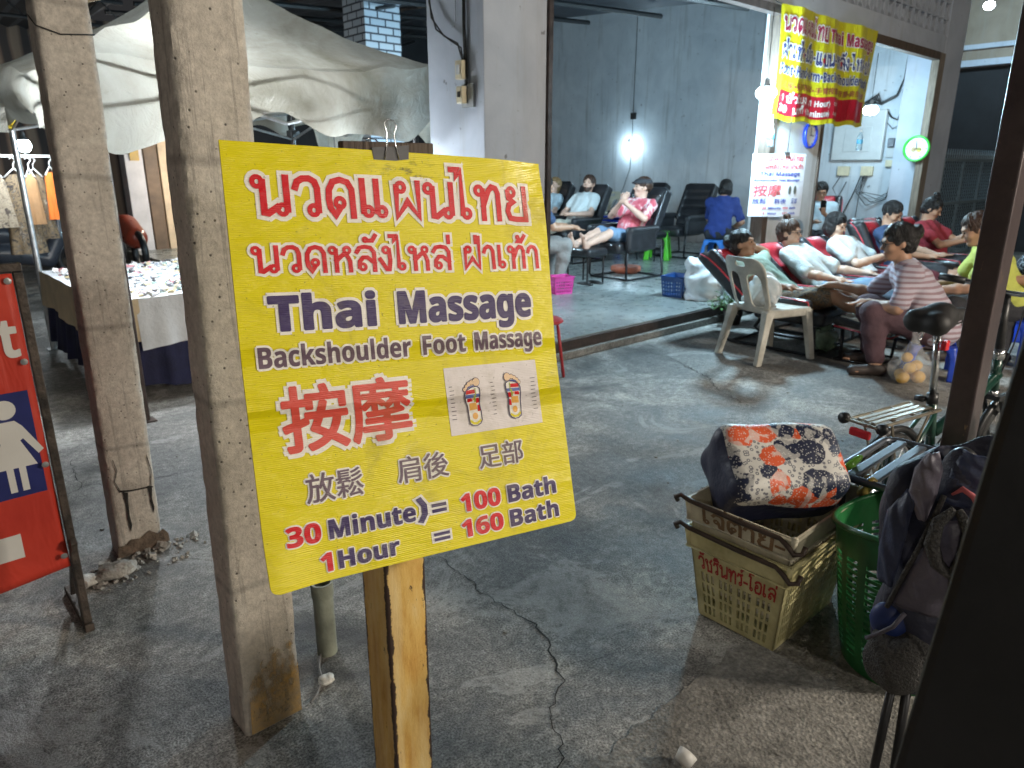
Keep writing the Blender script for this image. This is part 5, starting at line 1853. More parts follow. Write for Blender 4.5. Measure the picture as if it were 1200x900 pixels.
def person(label, origin, yaw, J, sk, hair=None, hm=None, shirt=None, sleeve=.55, pants=None, pleg=1.0, shoes=None, res=.011, wid=1.0, group=None, fat=0.0, glasses=False, beard=None, hand_curl=.5, skirt_hem=0.0):
    J = {k: np.array(v, float) for k, v in J.items()}
    s = Sdf()
    pel, nb = J['pelvis'], J['neck']
    t = nrm(nb - pel)
    lat = nrm(J['shL'] - J['shR'])
    fr = nrm(np.cross(lat, t)); lat = np.cross(t, fr)
    M = np.stack([fr, lat, t], 1)
    Lt = np.linalg.norm(nb - pel)

    def torso(s, g, k=.04):
        s.ell(pel + t * .02, (.115 + g + fat * .4, .168 * wid + g, .12 + g), M, k)
        s.ell(pel + t * Lt * .32 + fr * fat * .5, (.108 + g + fat, .146 * wid + g + fat * .6, .17 + g), M, k)
        s.ell(pel + t * Lt * .66, (.112 + g, .162 * wid + g, .19 + g), M, k)
        for S in 'LR': s.cone(nb - t * .045, J['sh' + S] - t * .01, .058 + g, .057 * wid + g, k)
    torso(s, 0)
    hc, f, u = J['head'], nrm(J['hf']), None
    global LASTH
    u = nrm(J.get('hu', V3(0, 0, 1)) - f * (J.get('hu', V3(0, 0, 1)) @ f))
    sd = np.cross(u, f)
    H = np.stack([f, sd, u], 1)
    h = lambda a, b_, c_: hc + f * a + sd * b_ + u * c_
    LASTH = (h, H)
    s.cone(nb - t * .02, h(-.02, 0, -.06), .058, .054, .035)
    s.ell(h(-.012, 0, .025), (.098, .076, .098), H, .02)
    s.cone(h(.022, 0, -.01), h(.052, 0, -.075), .066, .040, .03)
    s.cone(h(.084, 0, .018), h(.108, 0, -.016), .008, .0135, .012)
    s.cone(h(.078, -.034, .036), h(.078, .034, .036), .013, .013, .015)
    for g in (-1, 1):
        s.ell(h(.094, .033 * g, .014), (.018, .019, .012), H, .012, True)
        s.ell(h(.060, .045 * g, -.018), (.026, .022, .022), H, .02)
        s.ell(h(-.012, .079 * g, -.002), (.021, .010, .032), H, .008)
    s.ell(h(.083, 0, -.050), (.013, .024, .011), H, .010)
    s.ell(h(.070, 0, -.086), (.020, .022, .016), H, .015)
    for S, sg in (('L', 1), ('R', -1)):
        sh, el, wr = J['sh' + S], J['el' + S], J['wr' + S]
        s.chain([sh, sh * .5 + el * .5, el], [.054, .047, .038], .03)
        s.chain([el, el * .72 + wr * .28, wr], [.039, .041, .026], .02)
        hd = J.get('hd' + S, wr - el)
        hand(s, wr, nrm(hd), J.get('pn' + S, V3(0, 0, -1)), sg, hand_curl)
        hp, kn, an = J['hip' + S], J['kn' + S], J['an' + S]
        s.chain([hp, hp * .5 + kn * .5, kn], [.092, .076, .056], .04)
        s.chain([kn, kn * .68 + an * .32, an], [.055, .056, .036], .03)
        tv = nrm(J.get('to' + S, V3(1, 0, 0)))
        shin = nrm(an - kn)
        upf = nrm(-shin - tv * (-shin @ tv)) if abs(shin @ tv) < .98 else V3(0, 0, 1)
        latf = np.cross(upf, tv)
        heel = an - tv * .045 - upf * .045
        s.cone(an, heel + upf * .01, .036, .030, .02)
        s.cone(heel + tv * .02, an + tv * .125 - upf * .052, .032, .026, .03)
        for j in range(5):
            b0 = an + tv * (.125 + .004 * (2 - j)) - upf * .055 + latf * (.034 - .017 * j) * sg * -1
            s.cone(b0, b0 + tv * (.036 - .004 * j), .0125 - .001 * j, .010 - .0008 * j, .008)
    b = s.build('person', sk, None, res)
    b.location = origin
    b.rotation_euler = (0, 0, yaw)
    tag(b, label, 'person', group)
    # clothes
    if shirt:
        s = Sdf(); torso(s, .020)
        if skirt_hem: s.ell(pel - t * .03, (.14, .19 * wid, .12), M, .04)
        for S in 'LR':
            sh, el, wr = J['sh' + S], J['el' + S], J['wr' + S]
            if sleeve <= 1: s.cone(sh, sh + (el - sh) * sleeve, .072, .074 - .010 * sleeve, .03)
            else:
                s.cone(sh, el, .066, .052, .03); s.cone(el, el + (wr - el) * (sleeve - 1), .052, .042, .02)
        s.cone(nb - t * .01, h(-.02, 0, -.06), .04, .05, .01, True)
        s.wr = (.0095, 27, float(sum(origin)))
        s.build('shirt', shirt, b, res)
    if pants:
        s = Sdf()
        s.ell(pel - t * .0, (.128 + fat * .4, .180 * wid, .125), M, .04)
        for S in 'LR':
            hp, kn, an = J['hip' + S], J['kn' + S], J['an' + S]
            e1 = min(1, pleg * 2); s.cone(hp, hp + (kn - hp) * e1, .110, .110 - .028 * e1, .04)
            if pleg > .5: s.chain([kn, kn * .68 + an * .32, kn + (an - kn) * (pleg * 2 - 1)] if pleg > .7 else [kn, kn + (an - kn) * (pleg * 2 - 1)], [.078, .078, .062] if pleg > .7 else [.078, .074], .03)
        s.wr = (.0075, 26, float(sum(origin)) + 2)
        s.build('trousers' if pleg > .6 else 'shorts', pants, b, res)
    if shoes:
        for S in 'LR':
            an, kn = J['an' + S], J['kn' + S]
            tv = nrm(J.get('to' + S, V3(1, 0, 0))); shin = nrm(an - kn)
            upf = nrm(-shin - tv * (-shin @ tv)) if abs(shin @ tv) < .98 else V3(0, 0, 1)
            s = Sdf(); heel = an - tv * .045 - upf * .042
            s.cone(heel + tv * .01, an + tv * .15 - upf * .05, .042, .036, .02); s.cone(an - upf * .02, heel, .046, .04, .02)
            s.build('shoe', shoes, b, res)
    hm = hm or M_HAIR
    if hair:
        s = Sdf()
        s.ell(h(-.022, 0, .035), (.107, .087, .104), H, .02)
        if hair in ('long', 'bun', 'bob', 'low'): s.ell(h(-.055, 0, -.01), (.07, .085, .085), H, .03)
        if hair == 'long': s.cone(h(-.06, 0, -.03), h(-.075, 0, -.17), .07, .05, .04)
        if hair == 'bob':
            s.ell(h(-.03, 0, -.04), (.085, .098, .09), H, .03)
        s.ell(h(.095, 0, -.055), (.085, .078 if hair != 'bob' else .066, .105), H, .02, True)
        if hair in ('short',): s.ell(h(-.05, 0, -.13), (.14, .12, .085), H, .02, True)
        if hair == 'bun': s.ell(h(-.055, .01, .158), (.036, .040, .034), H, .008)
        if hair == 'low': s.ell(h(-.125, .0, .05), (.05, .062, .058), H, .02)
        s.wr = (.0075, 62, float(origin[0] * 3))
        hr_ = s.build('hair', hm, b, .0095)
        # loose locks over the cap of hair, so that it has strands and an uneven outline
        rl = random.Random(int(origin[0] * 100))
        e = MB()
        for q in range(170):
            ph = rl.uniform(-PI, PI)
            fr_ = abs(ph)
            th1 = R(62 + rl.uniform(-10, 12)) if fr_ < R(50) else R(100 + rl.uniform(-12, 10)) if fr_ < R(100) else R((118 if hair in ('short', 'low', 'bun') else 142) + rl.uniform(-12, 10))
            th0 = rl.uniform(.05, .7)
            if hair in ('bun', 'low') and fr_ < R(70): ph *= .9
            pts_ = []
            lift = rl.uniform(.995, 1.05)
            tw__ = rl.uniform(-.35, .35)
            for i_ in range(6):
                th = th0 + (th1 - th0) * i_ / 5
                k_ = lift + .02 * math.sin(3 * th + q)
                a_ = ph + tw__ * i_ / 5
                pts_.append(h(-.022 + .107 * k_ * math.sin(th) * math.cos(a_), .087 * k_ * math.sin(th) * math.sin(a_), .035 + .104 * k_ * math.cos(th)))
            e.tube(pts_, [.0035, .0055, .006, .0055, .004, .0012], 4, caps=False)
        e.build('hair_locks', hm, hr_, smooth=True)
    for g in (-1, 1):
        e = MB(); e.ball(h(.0875, .033 * g, .014), .0072, 8); e.build('eye', M_EYE, b, smooth=True)
        e = MB(); e.tube([h(.094, .018 * g, .034), h(.092, .034 * g, .039), h(.082, .050 * g, .034)], .0026, 5); e.build('eyebrow', hm, b, smooth=True)
    e = MB(); e.tube([h(.0915, -.020, -.050), h(.0965, 0, -.049), h(.0915, .020, -.050)], [.003, .0065, .003], 6); e.build('mouth', M_LIP, b, smooth=True)
    if beard:
        s = Sdf(); s.cone(h(.035, 0, -.045), h(.060, 0, -.085), .062, .044, .03); s.ell(h(.06, 0, -.005), (.08, .06, .045), H, .02, True)
        s.build('beard', beard, b, .009)
    if glasses:
        e = MB()
        for g in (-1, 1):
            c0 = h(.104, .034 * g, .014)
            e.tube([c0 + sd * .026 * math.cos(a) + u * .020 * math.sin(a) - f * .010 * abs(math.cos(a)) for a in [2 * PI * k / 14 for k in range(14)]], .0026, 5, closed=True)
            e.tube([h(.098, .060 * g, .018), h(.03, .082 * g, .018), h(-.02, .084 * g, .012)], .0025, 5)
        e.tube([h(.106, -.008, .016), h(.106, .008, .016)], .0026, 5)
        e.build('glasses', M_BLACK, b, smooth=True)
    return b


def recline_pose(beta, arms=None, head_f=(1, 0, .15), head_add=(0, 0, 0), kn_z=.0, spread=.09, pz=.40, hb=None, an_z=0.0, leg=.0):
    be = R(beta)
    t = V3(-math.sin(be), 0, math.cos(be))
    pel = V3(0, 0, pz)
    nb = pel + t * .50
    J = dict(pelvis=pel, neck=nb)
    hb = R(beta * .55 if hb is None else hb)
    J['head'] = nb + V3(-math.sin(hb), 0, math.cos(hb)) * .165 + V3(.02, 0, 0) + np.array(head_add)
    J['hf'] = head_f
    for S, sg in (('L', 1), ('R', -1)):
        J['sh' + S] = pel + t * .455 + V3(0, .165 * sg, 0)
        J['hip' + S] = pel + V3(.04, .09 * sg, -.02)
        J['kn' + S] = V3(.45, (spread + .01) * sg, pz + .03 + kn_z)
        J['an' + S] = V3(.86 + leg, spread * sg, pz - .03 + an_z)
        J['to' + S] = V3(.35, .12 * sg, .95)
        J['el' + S] = pel + t * .20 + V3(.05, .27 * sg, .0)
        J['wr' + S] = pel + t * .10 + V3(.27, .24 * sg, .06)
        J['hd' + S] = V3(1, -.15 * sg, 0)
        J['pn' + S] = V3(0, 0, -1)
    J.update(arms or {})
    return J


# fabrics
def fabric(name, c, var=.1, rough=.85): return pm(name, c, rough, var, 10, .6, 26)


g = NG('batik_shorts'); n_ = g.noise(16, 5, .7, dist=1.2)
M_BSH = g.out(g.ramp(n_, [(.36, (.04, .022, .016)), (.5, (.22, .13, .06)), (.58, (.03, .04, .05)), (.68, (.30, .22, .12))]), .85)
g = NG('tie_dye'); n_ = g.noise(6, 5, .6, dist=.9)
M_TIE = g.out(g.ramp(n_, [(.36, (.46, .06, .09)), (.52, (.60, .13, .16)), (.60, (.75, .60, .60)), (.68, (.55, .10, .13))]), .85)
g = NG('striped_jersey')
wv = g.wave(8.5, 'Z', .8)
M_STRIPE = g.out(g.ramp(wv, [(.30, (.46, .42, .48)), (.52, (.52, .47, .52)), (.62, (.26, .17, .20)), (.90, (.30, .20, .23))]), .85)
g = NG('floral'); v_ = g.noise(17, 4, .7, dist=2.0)
M_FLOR = g.out(g.ramp(v_, [(.0, (.012, .013, .022)), (.55, (.014, .015, .025)), (.58, (.45, .46, .48)), (.64, (.30, .32, .36)), (.66, (.015, .016, .025))]), .8)
g = NG('jeans_denim'); v_ = g.noise(7, 6, .7)
M_JEAN = g.out(g.ramp(v_, [(.3, (.08, .16, .28)), (.7, (.24, .36, .48))]), .85, g.bump(g.noise(160, 2, .5), .2, .004))
W1 = fabric('white_blouse', (.56, .60, .60)); W2 = fabric('white_polo', (.60, .62, .62)); NV_ = fabric('navy_tee', (.035, .06, .125)); RD = fabric('red_tee', (.32, .035, .05))
LB = fabric('pale_blue_tee', (.42, .52, .58)); PL = fabric('plum_trousers', (.085, .045, .055)); YL = fabric('yellow_tee', (.46, .48, .10)); BL = fabric('royal_blue_blouse', (.025, .05, .22))
GR = fabric('grey_trousers', (.24, .23, .22)); WT = fabric('white_tee', (.58, .62, .62)); CR = fabric('cream_trousers', (.46, .43, .36)); GN = fabric('grey_green_top', (.30, .38, .30)); BK = fabric('black_trousers', (.03, .03, .035)); RDT = fabric('maroon_trousers', (.16, .025, .03)); DS = fabric('denim_shorts', (.15, .24, .36))

FS = FACE_STREET
# 1  hand behind head, green top, batik shorts
J = recline_pose(54, dict(elL=V3(-.44, .36, .74), wrL=V3(-.46, .12, .82), hdL=V3(.1, -1, .1), pnL=V3(1, 0, 0), elR=V3(-.12, -.27, .54), wrR=V3(.08, -.20, .54)), head_f=(1, .25, .22), kn_z=.06, an_z=-.01)
person('woman in batik shorts reclining with one hand behind her head, nearest the white chair', (5.92, 2.98, 0), FS, J, SK_D, 'low', M_HAIR, GN, .5, M_BSH, .44, group='clients on the red recliners', wid=.92)
# 2
J = recline_pose(46, dict(elL=V3(-.02, .27, .57), wrL=V3(.22, .30, .56), elR=V3(-.02, -.27, .57), wrR=V3(.20, -.27, .55)), head_f=(1, .12, .0), kn_z=.05)
person('woman with brown top knot, glasses, white blouse and blue jeans reclining', (6.66, 2.98, 0), FS, J, SK_L, 'bun', M_HAIRB, W1, .85, M_JEAN, .96, group='clients on the red recliners', wid=.95, glasses=True)
# 3
J = recline_pose(42, dict(elL=V3(.0, .26, .58), wrL=V3(.22, .10, .70), elR=V3(.0, -.26, .58), wrR=V3(.20, -.08, .68), hdL=V3(.5, -.3, .7), hdR=V3(.5, .3, .7), pnL=V3(-.5, -.4, .5), pnR=V3(-.5, .4, .5)), head_f=(1, -.05, -.28), kn_z=.06)
person('man with thick black hair and white polo shirt holding up a phone', (7.62, 3.0, 0), FS, J, SK_L, 'bob', M_HAIR, W2, .7, RDT, .9, group='clients on the red recliners')
# 4
J = recline_pose(26, dict(elL=V3(.06, .26, .62), wrL=V3(.32, .12, .59), elR=V3(.06, -.26, .62), wrR=V3(.30, -.10, .59), hdL=V3(1, -.3, .2), hdR=V3(1, .3, .2)), head_f=(1, -.1, -.5), hb=-8)
person('man with short black hair in a navy T-shirt looking down at his lap', (8.58, 3.02, 0), FS, J, SK_T, 'short', M_HAIR, NV_, .6, BK, .5, group='clients on the red recliners', fat=.02)
# 5
J = recline_pose(22, dict(elL=V3(.10, .27, .66), wrL=V3(.34, .22, .77), elR=V3(.10, -.27, .64), wrR=V3(.32, -.10, .70), hdL=V3(.6, -.3, .6), hdR=V3(.6, .3, .5), pnL=V3(-.5, -.5, .4)), head_f=(1, .1, -.5), hb=-12)
person('woman with black top knot in a red T-shirt holding a phone near the gate', (9.66, 3.02, 0), FS, J, SK_T, 'bun', M_HAIR, RD, .6, BK, .5, group='clients on the red recliners', fat=.02)
# 6 woman with phone inside
J = recline_pose(26, dict(elL=V3(-.06, .24, .58), wrL=V3(.16, .06, .74), elR=V3(-.06, -.25, .56), wrR=V3(.16, -.02, .62), hdL=V3(.2, -.1, 1), pnL=V3(-1, 0, .1), pnR=V3(0, .3, 1)), head_f=(1, .15, -.35), hb=-4, leg=-.12, an_z=-.35)
person('woman in glasses and pale blue top looking at a black phone inside the shop', (10.25, 4.82, .16), R(205), J, SK_T, 'low', M_HAIR, LB, .6, BK, .95, glasses=True)
# 7 pink shirt man
J = recline_pose(29, dict(elL=V3(.02, .26, .74), wrL=V3(.14, .05, .93), elR=V3(.08, -.22, .76), wrR=V3(.16, .0, .94), hdL=V3(-.2, -.5, .6), hdR=V3(-.1, .5, .6), pnL=V3(-1, 0, 0), pnR=V3(-1, 0, 0)), head_f=(.85, -.5, .05), kn_z=.05, pz=.50, hb=8)
pk = person('man in pink tie dye shirt, flat cap and denim shorts, hands at his chin', (7.25, 5.85, .16), PI, J, SK_W, 'short', M_HAIRB, M_TIE, .72, DS, .46, group='clients on the black recliners', fat=.03)
h_, H_ = LASTH
s = Sdf(); s.ell(h_(-.015, 0, .075), (.118, .098, .052), H_); s.ell(h_(.085, 0, .058), (.06, .075, .014), H_); s.build('flat_cap', pm('cap_cloth', (.03, .03, .035), .8, .2), pk, .01)
# 8 bearded
J = recline_pose(30, dict(elL=V3(-.04, .27, .70), wrL=V3(.20, .08, .70), elR=V3(-.04, -.27, .70), wrR=V3(.18, -.05, .72), hdL=V3(.7, -.7, 0), hdR=V3(.7, .7, 0)), head_f=(.9, .35, .1), pz=.52)
person('bearded man with short dark hair in a white T-shirt on a black recliner', (7.95, 7.42, .16), PI, J, SK_W, 'short', M_HAIRB, WT, .55, CR, .95, group='clients on the black recliners', beard=M_HAIRB)
# 9 fair woman
J = recline_pose(38, head_f=(1, .2, .2), pz=.52)
person('fair haired woman reclining beside the edge of the yellow sign', (8.2, 8.45, .16), PI, J, SK_W, 'long', M_HAIRY, LB, .6, CR, .95, group='clients on the black recliners', wid=.92, res=.013)


def seat_pose(h, lean=12, arms=None, head_f=(1, 0, -.2), knee=(.42, .14), foot=(.40, .16), hl=None, side=0.0):
    le = R(lean)
    t = V3(math.sin(le), side, math.cos(le))
    t = nrm(t)
    pel = V3(0, 0, h + .10)
    nb = pel + t * .50
    J = dict(pelvis=pel, neck=nb)
    hl_ = R(lean * 1.3 if hl is None else hl)
    J['head'] = nb + nrm(V3(math.sin(hl_), side, math.cos(hl_))) * .165
    J['hf'] = head_f
    for S, sg in (('L', 1), ('R', -1)):
        J['sh' + S] = pel + t * .455 + V3(0, .165 * sg, 0)
        J['hip' + S] = pel + V3(.03, .09 * sg, -.02)
        J['kn' + S] = V3(knee[0], knee[1] * sg, max(h + .09, .45))
        J['an' + S] = V3(foot[0], foot[1] * sg, .085)
        J['to' + S] = V3(1, .2 * sg, 0)
        J['el' + S] = J['sh' + S] + V3(.12, .05 * sg, -.24)
        J['wr' + S] = J['el' + S] + V3(.24, -.04 * sg, .0)
        J['hd' + S] = V3(1, 0, -.2)
        J['pn' + S] = V3(0, 0, -1)
    J.update(arms or {})
    return J


SHOE = pm('dark_slipper', (.04, .028, .024), .6, .3)
# striped therapist, seen from her left side, reaching to the client's legs
J = seat_pose(.25, 33, dict(elR=V3(.42, -.28, .53), wrR=V3(.66, -.36, .56), hdR=V3(1, -.15, -.1), elL=V3(.30, .22, .50), wrL=V3(.46, .08, .51), hdL=V3(1, -.2, -.1)), head_f=(1, .18, -.25), knee=(.44, .16), foot=(.38, .17), hl=20)
stp = person('therapist with black hair bun, striped shirt and plum trousers massaging legs', (5.83, 1.74, 0), R(118), J, SK_T, 'low', M_HAIR, M_STRIPE, .8, PL, .93, SHOE, group='massage therapists on stools', fat=.05, wid=1.14, glasses=True, skirt_hem=1)
stp.scale = (1.05, 1.05, 1.05)
J = seat_pose(.36, 28, dict(elL=V3(.36, .20, .60), wrL=V3(.60, .12, .56), elR=V3(.36, -.22, .58), wrR=V3(.62, -.14, .55)), head_f=(1, 0, -.5))
person('therapist in a yellow shirt bending over a client, half hidden by the steel post', (6.70, 1.50, 0), R(118), J, SK_T, 'short', M_HAIRB, YL, .6, BK, .95, SHOE, group='massage therapists on stools', fat=.02)
J = seat_pose(.38, 18, None, head_f=(1, 0, -.4))
person('grey haired therapist in a dark floral blouse at the right edge', (6.95, 1.22, 0), R(120), J, SK_T, 'bob', M_HAIRG, M_FLOR, .75, BK, .95, SHOE, group='massage therapists on stools', fat=.03, wid=1.05)
# woman in blue, back to us
J = seat_pose(.36, 26, dict(elR=V3(.14, -.30, .60), wrR=V3(.32, -.16, .52)), head_f=(1, .1, -.5))
person('woman with dark bob and royal blue blouse on a light blue stool', (9.15, 5.75, .16), R(20), J, SK_T, 'bob', M_HAIR, BL, .8, BK, .95, SHOE, fat=.01)
# masseur in grey trousers, mostly behind the sign
J = seat_pose(.40, 16, dict(), head_f=(1, 0, -.4), knee=(.42, .13), foot=(.34, .14))
person('masseur in loose grey trousers, mostly hidden behind the yellow sign', (5.68, 6.05, .16), R(-25), J, SK_T, 'short', M_HAIR, NV_, .6, GR, .96, SHOE, group='massage therapists on stools')

# things they hold or wear
M_PHONE = pm('phone_black', (.012, .012, .014), .2, .1)


def world(person_loc, yaw, p):
    q = rotm(rz=yaw) @ Vector(p)
    return Vector(person_loc) + q


def phone(p, rot, label):
    b = MB(); b.box((0, 0, 0), (.037, .0045, .075)); b.box((0, -.0012, .0), (.034, .0042, .069))
    o = b.build('phone', M_PHONE, bevel=.003, loc=p); o.rotation_euler = rot
    tag(o, label, 'phone')


phone(world((7.62, 3.0, 0), FS, (.30, .03, .80)), (R(-30), 0, R(25)), 'phone in the raised hands of the man in a white polo')
phone(world((9.66, 3.02, 0), FS, (.43, .16, .86)), (R(-50), R(50), R(20)), 'phone in the hand of the woman in red')
phone(world((10.25, 4.82, .16), R(205), (.19, .05, .84)), (R(-10), 0, R(115)), 'black phone before the face of the woman in pale blue')

# =================================================================== BANNER, POSTER, CLOCKS, METERS
MARK['ี'] = [[(-.58, 1.18), (-.48, 1.34), (-.2, 1.36), (-.04, 1.18), (-.58, 1.18)], [(-.04, 1.2), (-.04, 1.5)]]
bnr = empty('hanging_banner', (6.87, 3.82, 1.97), 'creased yellow massage banner with red price strip hung from the lintel', 'banner')
BW, BH = 2.15, 1.02


def bs2(u, v, d=0.0):
    k = 1 - .25 * v / BH
    y = .022 * math.sin(9.5 * u + 1.4 * v) * k + .007 * math.sin(23 * u + 2.5 * v + 1) * k + .02 * math.sin(4 * u - 3 * v)
    z = v - .035 * math.sin(PI * u / BW) * (1 - v / BH) * .5 + .012 * math.sin(12 * u) * (1 - v / BH)
    return (u + .02 * math.sin(3 * v), y - d, z)


g = NG('banner_yellow'); n_ = g.noise(3, 5, .6); wr = g.noise(4, 5, .6, src=g.map((1.6, 1, .5)), dist=1.0)
M_BY = g.out(g.ramp(n_, [(.3, (.50, .46, .02)), (.7, (.62, .55, .02))]), .32, g.bump(wr, .8, .04))


def vinyl(name, c):
    g = NG(name); wr = g.noise(4, 5, .6, src=g.map((1.6, 1, .5)), dist=1.0)
    return g.out(c, .32, g.bump(wr, .8, .04))


b = MB(); b.grid(90, 40, lambda u, v: bs2(u * BW, v * BH)); b.build('banner_sheet', M_BY, bnr, smooth=True)
L = Lettering(bs2, .005, 2e-5)
tw_ = lambda gen, c, o=None: L.line(gen, c, o)
tw_(thai('นวดแผนไทย', .05, .98, .80, .115, .10), 'maroon', 'outline'); tw_(latin('Thai Massage', 1.04, 2.08, .80, .115, .02, .05), 'maroon', 'outline')
tw_(thai('ฝ่าเท้า•มือ•แขน•หลัง•ไหล่•บ่า', .05, 2.08, .57, .105, .10), 'navy', 'outline')
tw_(latin('Foot•Hand•Arm•Back•Shoulder•Body', .05, 2.08, .415, .09, .01, .05), 'navy', 'outline')
L.add('maroon', latin('足底•手部按摩•手臂按摩•背部•肩部按摩', .12, 2.02, .30, .06, .01, .05, .86, False)[0], .0016)
L.add('redpanel', rect(.10, .05, 2.06, .27, 60), 0)
for dot in (.47, .94, 1.35): L.add('redpanel', blob(dot, .615, .022, .026), .0026)
L.add('outline', thai('1', .0, .1, 0, .1)[0] if False else latin('1', .16, .20, .175, .06, .02)[0], .0024)
L.add('outline', thai('ชั่วโมง', .26, .68, .175, .055, .10)[0], .0024); L.add('outline', latin('(1 Hour)', .76, 1.12, .175, .055, .02)[0], .0024); L.add('outline', thai('=', 1.20, 1.27, .175, .06, .1)[0], .0024)
L.add('outline', latin('30', .14, .30, .075, .065, .02)[0], .0024); L.add('outline', thai('นาที', .38, .62, .075, .055, .10)[0], .0024); L.add('outline', latin('(30 minute)', .68, 1.12, .075, .055, .02)[0], .0024); L.add('outline', thai('=', 1.20, 1.27, .075, .06, .1)[0], .0024)
for o in L.build({'maroon': vinyl('vinyl_maroon', (.30, .02, .06)), 'navy': vinyl('vinyl_navy', (.02, .03, .14)), 'outline': vinyl('vinyl_pale', (.70, .70, .66)), 'redpanel': vinyl('vinyl_red', (.42, .015, .03))}, bnr, {'maroon': 'maroon_lettering', 'navy': 'navy_lettering', 'outline': 'white_lettering', 'redpanel': 'red_strip'}): pass
b = MB(); b.tube([(0, 0, BH - .01), (0, .06, BH + .02), (0, .08, BH + .04)], .005, 5); b.tube([(BW, 0, BH - .01), (BW, .06, BH + .02)], .005, 5); b.build('cord', M_WIRE, bnr)

M_WATER = pm('water_bottle', (.70, .82, .88), .08, .05, trans=.8, rvar=.03)
M_BLAB = pm('bottle_label', (.10, .40, .62), .4, .2)
for x, z, lab in ((6.86, 1.70, 'clear water bottle hanging under the left corner of the banner'), (8.90, 1.70, 'clear water bottle hanging under the right corner of the banner')):
    t = empty('water_bottle', (x, 3.80, z), lab, 'bottle', 'bottles weighting the banner')
    b = MB(); b.lathe([(.001, 0), (.032, .002), (.034, .02), (.032, .06), (.034, .09), (.032, .13), (.033, .15), (.014, .19), (.014, .205)], n=16); b.build('body', M_WATER, t, smooth=True)
    b = MB(); b.lathe([(.0345, .075), (.0348, .08), (.0348, .115), (.0345, .12)], n=16); b.build('label', M_BLAB, t, smooth=True)
    b = MB(); b.lathe([(.016, .205), (.016, .225), (.001, .226)], n=12); b.tube([(0, 0, .22), (.004, 0, .27), (-.003, .01, .30)], .003, 5); b.build('cap', M_BWHITE, t)

po = empty('hanging_poster', (7.08, 3.78, 1.02), 'white curling massage price poster clipped to a cord in front of the pier', 'poster', rz=R(-38))
PW, PH = .56, .62


def ps_(u, v, d=0.0): return (u - PW / 2, .10 * ((u - PW / 2) / PW * 2) ** 2 * .6 - .012 * math.sin(5 * v) - d, v)


b = MB(); b.grid(24, 16, lambda u, v: ps_(u * PW, v * PH)); b.build('sheet', pm('poster_paper', (.66, .67, .72), .4, .05, 5), po, smooth=True)
L = Lettering(ps_, .003, 3e-5)
L.add('r', thai('นวดแผนไทย', .14, .52, .555, .038, .11)[0]); L.add('r', thai('นวดหลังไหล่ ฝ่าเท้า', .05, .53, .475, .032, .11)[0])
L.add('b', latin('Thai Massage', .08, .50, .405, .040, .02)[0]); L.add('b', latin('Backshoulder Foot Massage', .03, .50, .352, .024, .02)[0])
L.add('r', latin('按摩', .03, .30, .215, .11, .02, .05, .86, False)[0])
for cx_ in (.40, .46): L.add('k', blob(cx_, .265, .018, .045, 12))
for i, tx in enumerate(('放鬆', '肩後', '足部')): L.add('b', latin(tx, (.03, .24, .43)[i], (.16, .37, .50)[i], .135, .05, .01, .05, .86, False)[0])
L.add('r', latin('30', .13, .17, .075, .022)[0]); L.add('b', latin('Minute', .19, .32, .075, .022)[0]); L.add('r', latin('100', .34, .40, .075, .022)[0]); L.add('b', latin('Bath', .42, .49, .075, .022)[0])
L.add('r', latin('1', .14, .155, .022, .022)[0]); L.add('b', latin('Hour', .19, .28, .022, .022)[0]); L.add('r', latin('160', .34, .40, .022, .022)[0]); L.add('b', latin('Bath', .42, .49, .022, .022)[0])
for o in L.build({'r': pm('print_red', (.60, .10, .12), .4), 'b': pm('print_navy', (.04, .06, .30), .4), 'k': pm('print_dark', (.12, .12, .10), .4)}, po, {'r': 'red_lettering', 'b': 'blue_lettering', 'k': 'foot_print'}): pass
b = MB(); b.box((.05, -.01, PH), (.022, .012, .016)); b.tube([(.05, -.01, PH), (.06, 0, PH + .3), (.07, .02, PH + .42)], .004, 5); b.build('clip', M_BLACK, po)


def clock(loc, axis_rot, rimm, label, r=.14, marks=True):
    t = bpy.data.objects.new('wall_clock', None); COL.objects.link(t); t.location = loc; t.rotation_euler = axis_rot; t.empty_display_size = .1
    tag(t, label, 'clock')
    b = MB(); b.lathe([(r * .98, 0), (r * 1.08, .012), (r * 1.08, .035), (r * .99, .046), (r * .90, .038), (r * .88, .02)], n=40); b.build('rim', rimm, t, smooth=True)
    b = MB(); b.lathe([(.0005, .021), (r * .9, .022), (r * .9, .018)], n=40); b.build('dial', pm('clock_dial', (.72, .74, .74), .4, .03), t)
    b = MB(); b.cur = 0
    for k in range(12):
        a = 2 * PI * k / 12
        b.cur = k % 2
        b.box((r * .76 * math.cos(a), r * .76 * math.sin(a), .0255), (r * .05, r * .035, .0015), rotm(rz=a))
    b.build('hour_mark', [pm('mark_blue', (.02, .10, .45), .4), pm('mark_red', (.55, .06, .06), .4)], t)
    b = MB()
    for a, L_, w_ in ((R(94), .66, .012), (R(-10), .42, .016), (R(200), .2, .01)): b.box((math.cos(a) * r * L_ / 2, math.sin(a) * r * L_ / 2, .029 + w_ * .1), (r * L_ / 2, r * w_ * 2.2, .001), rotm(rz=a))
    b.build('hand', M_BLACK, t)
    return t


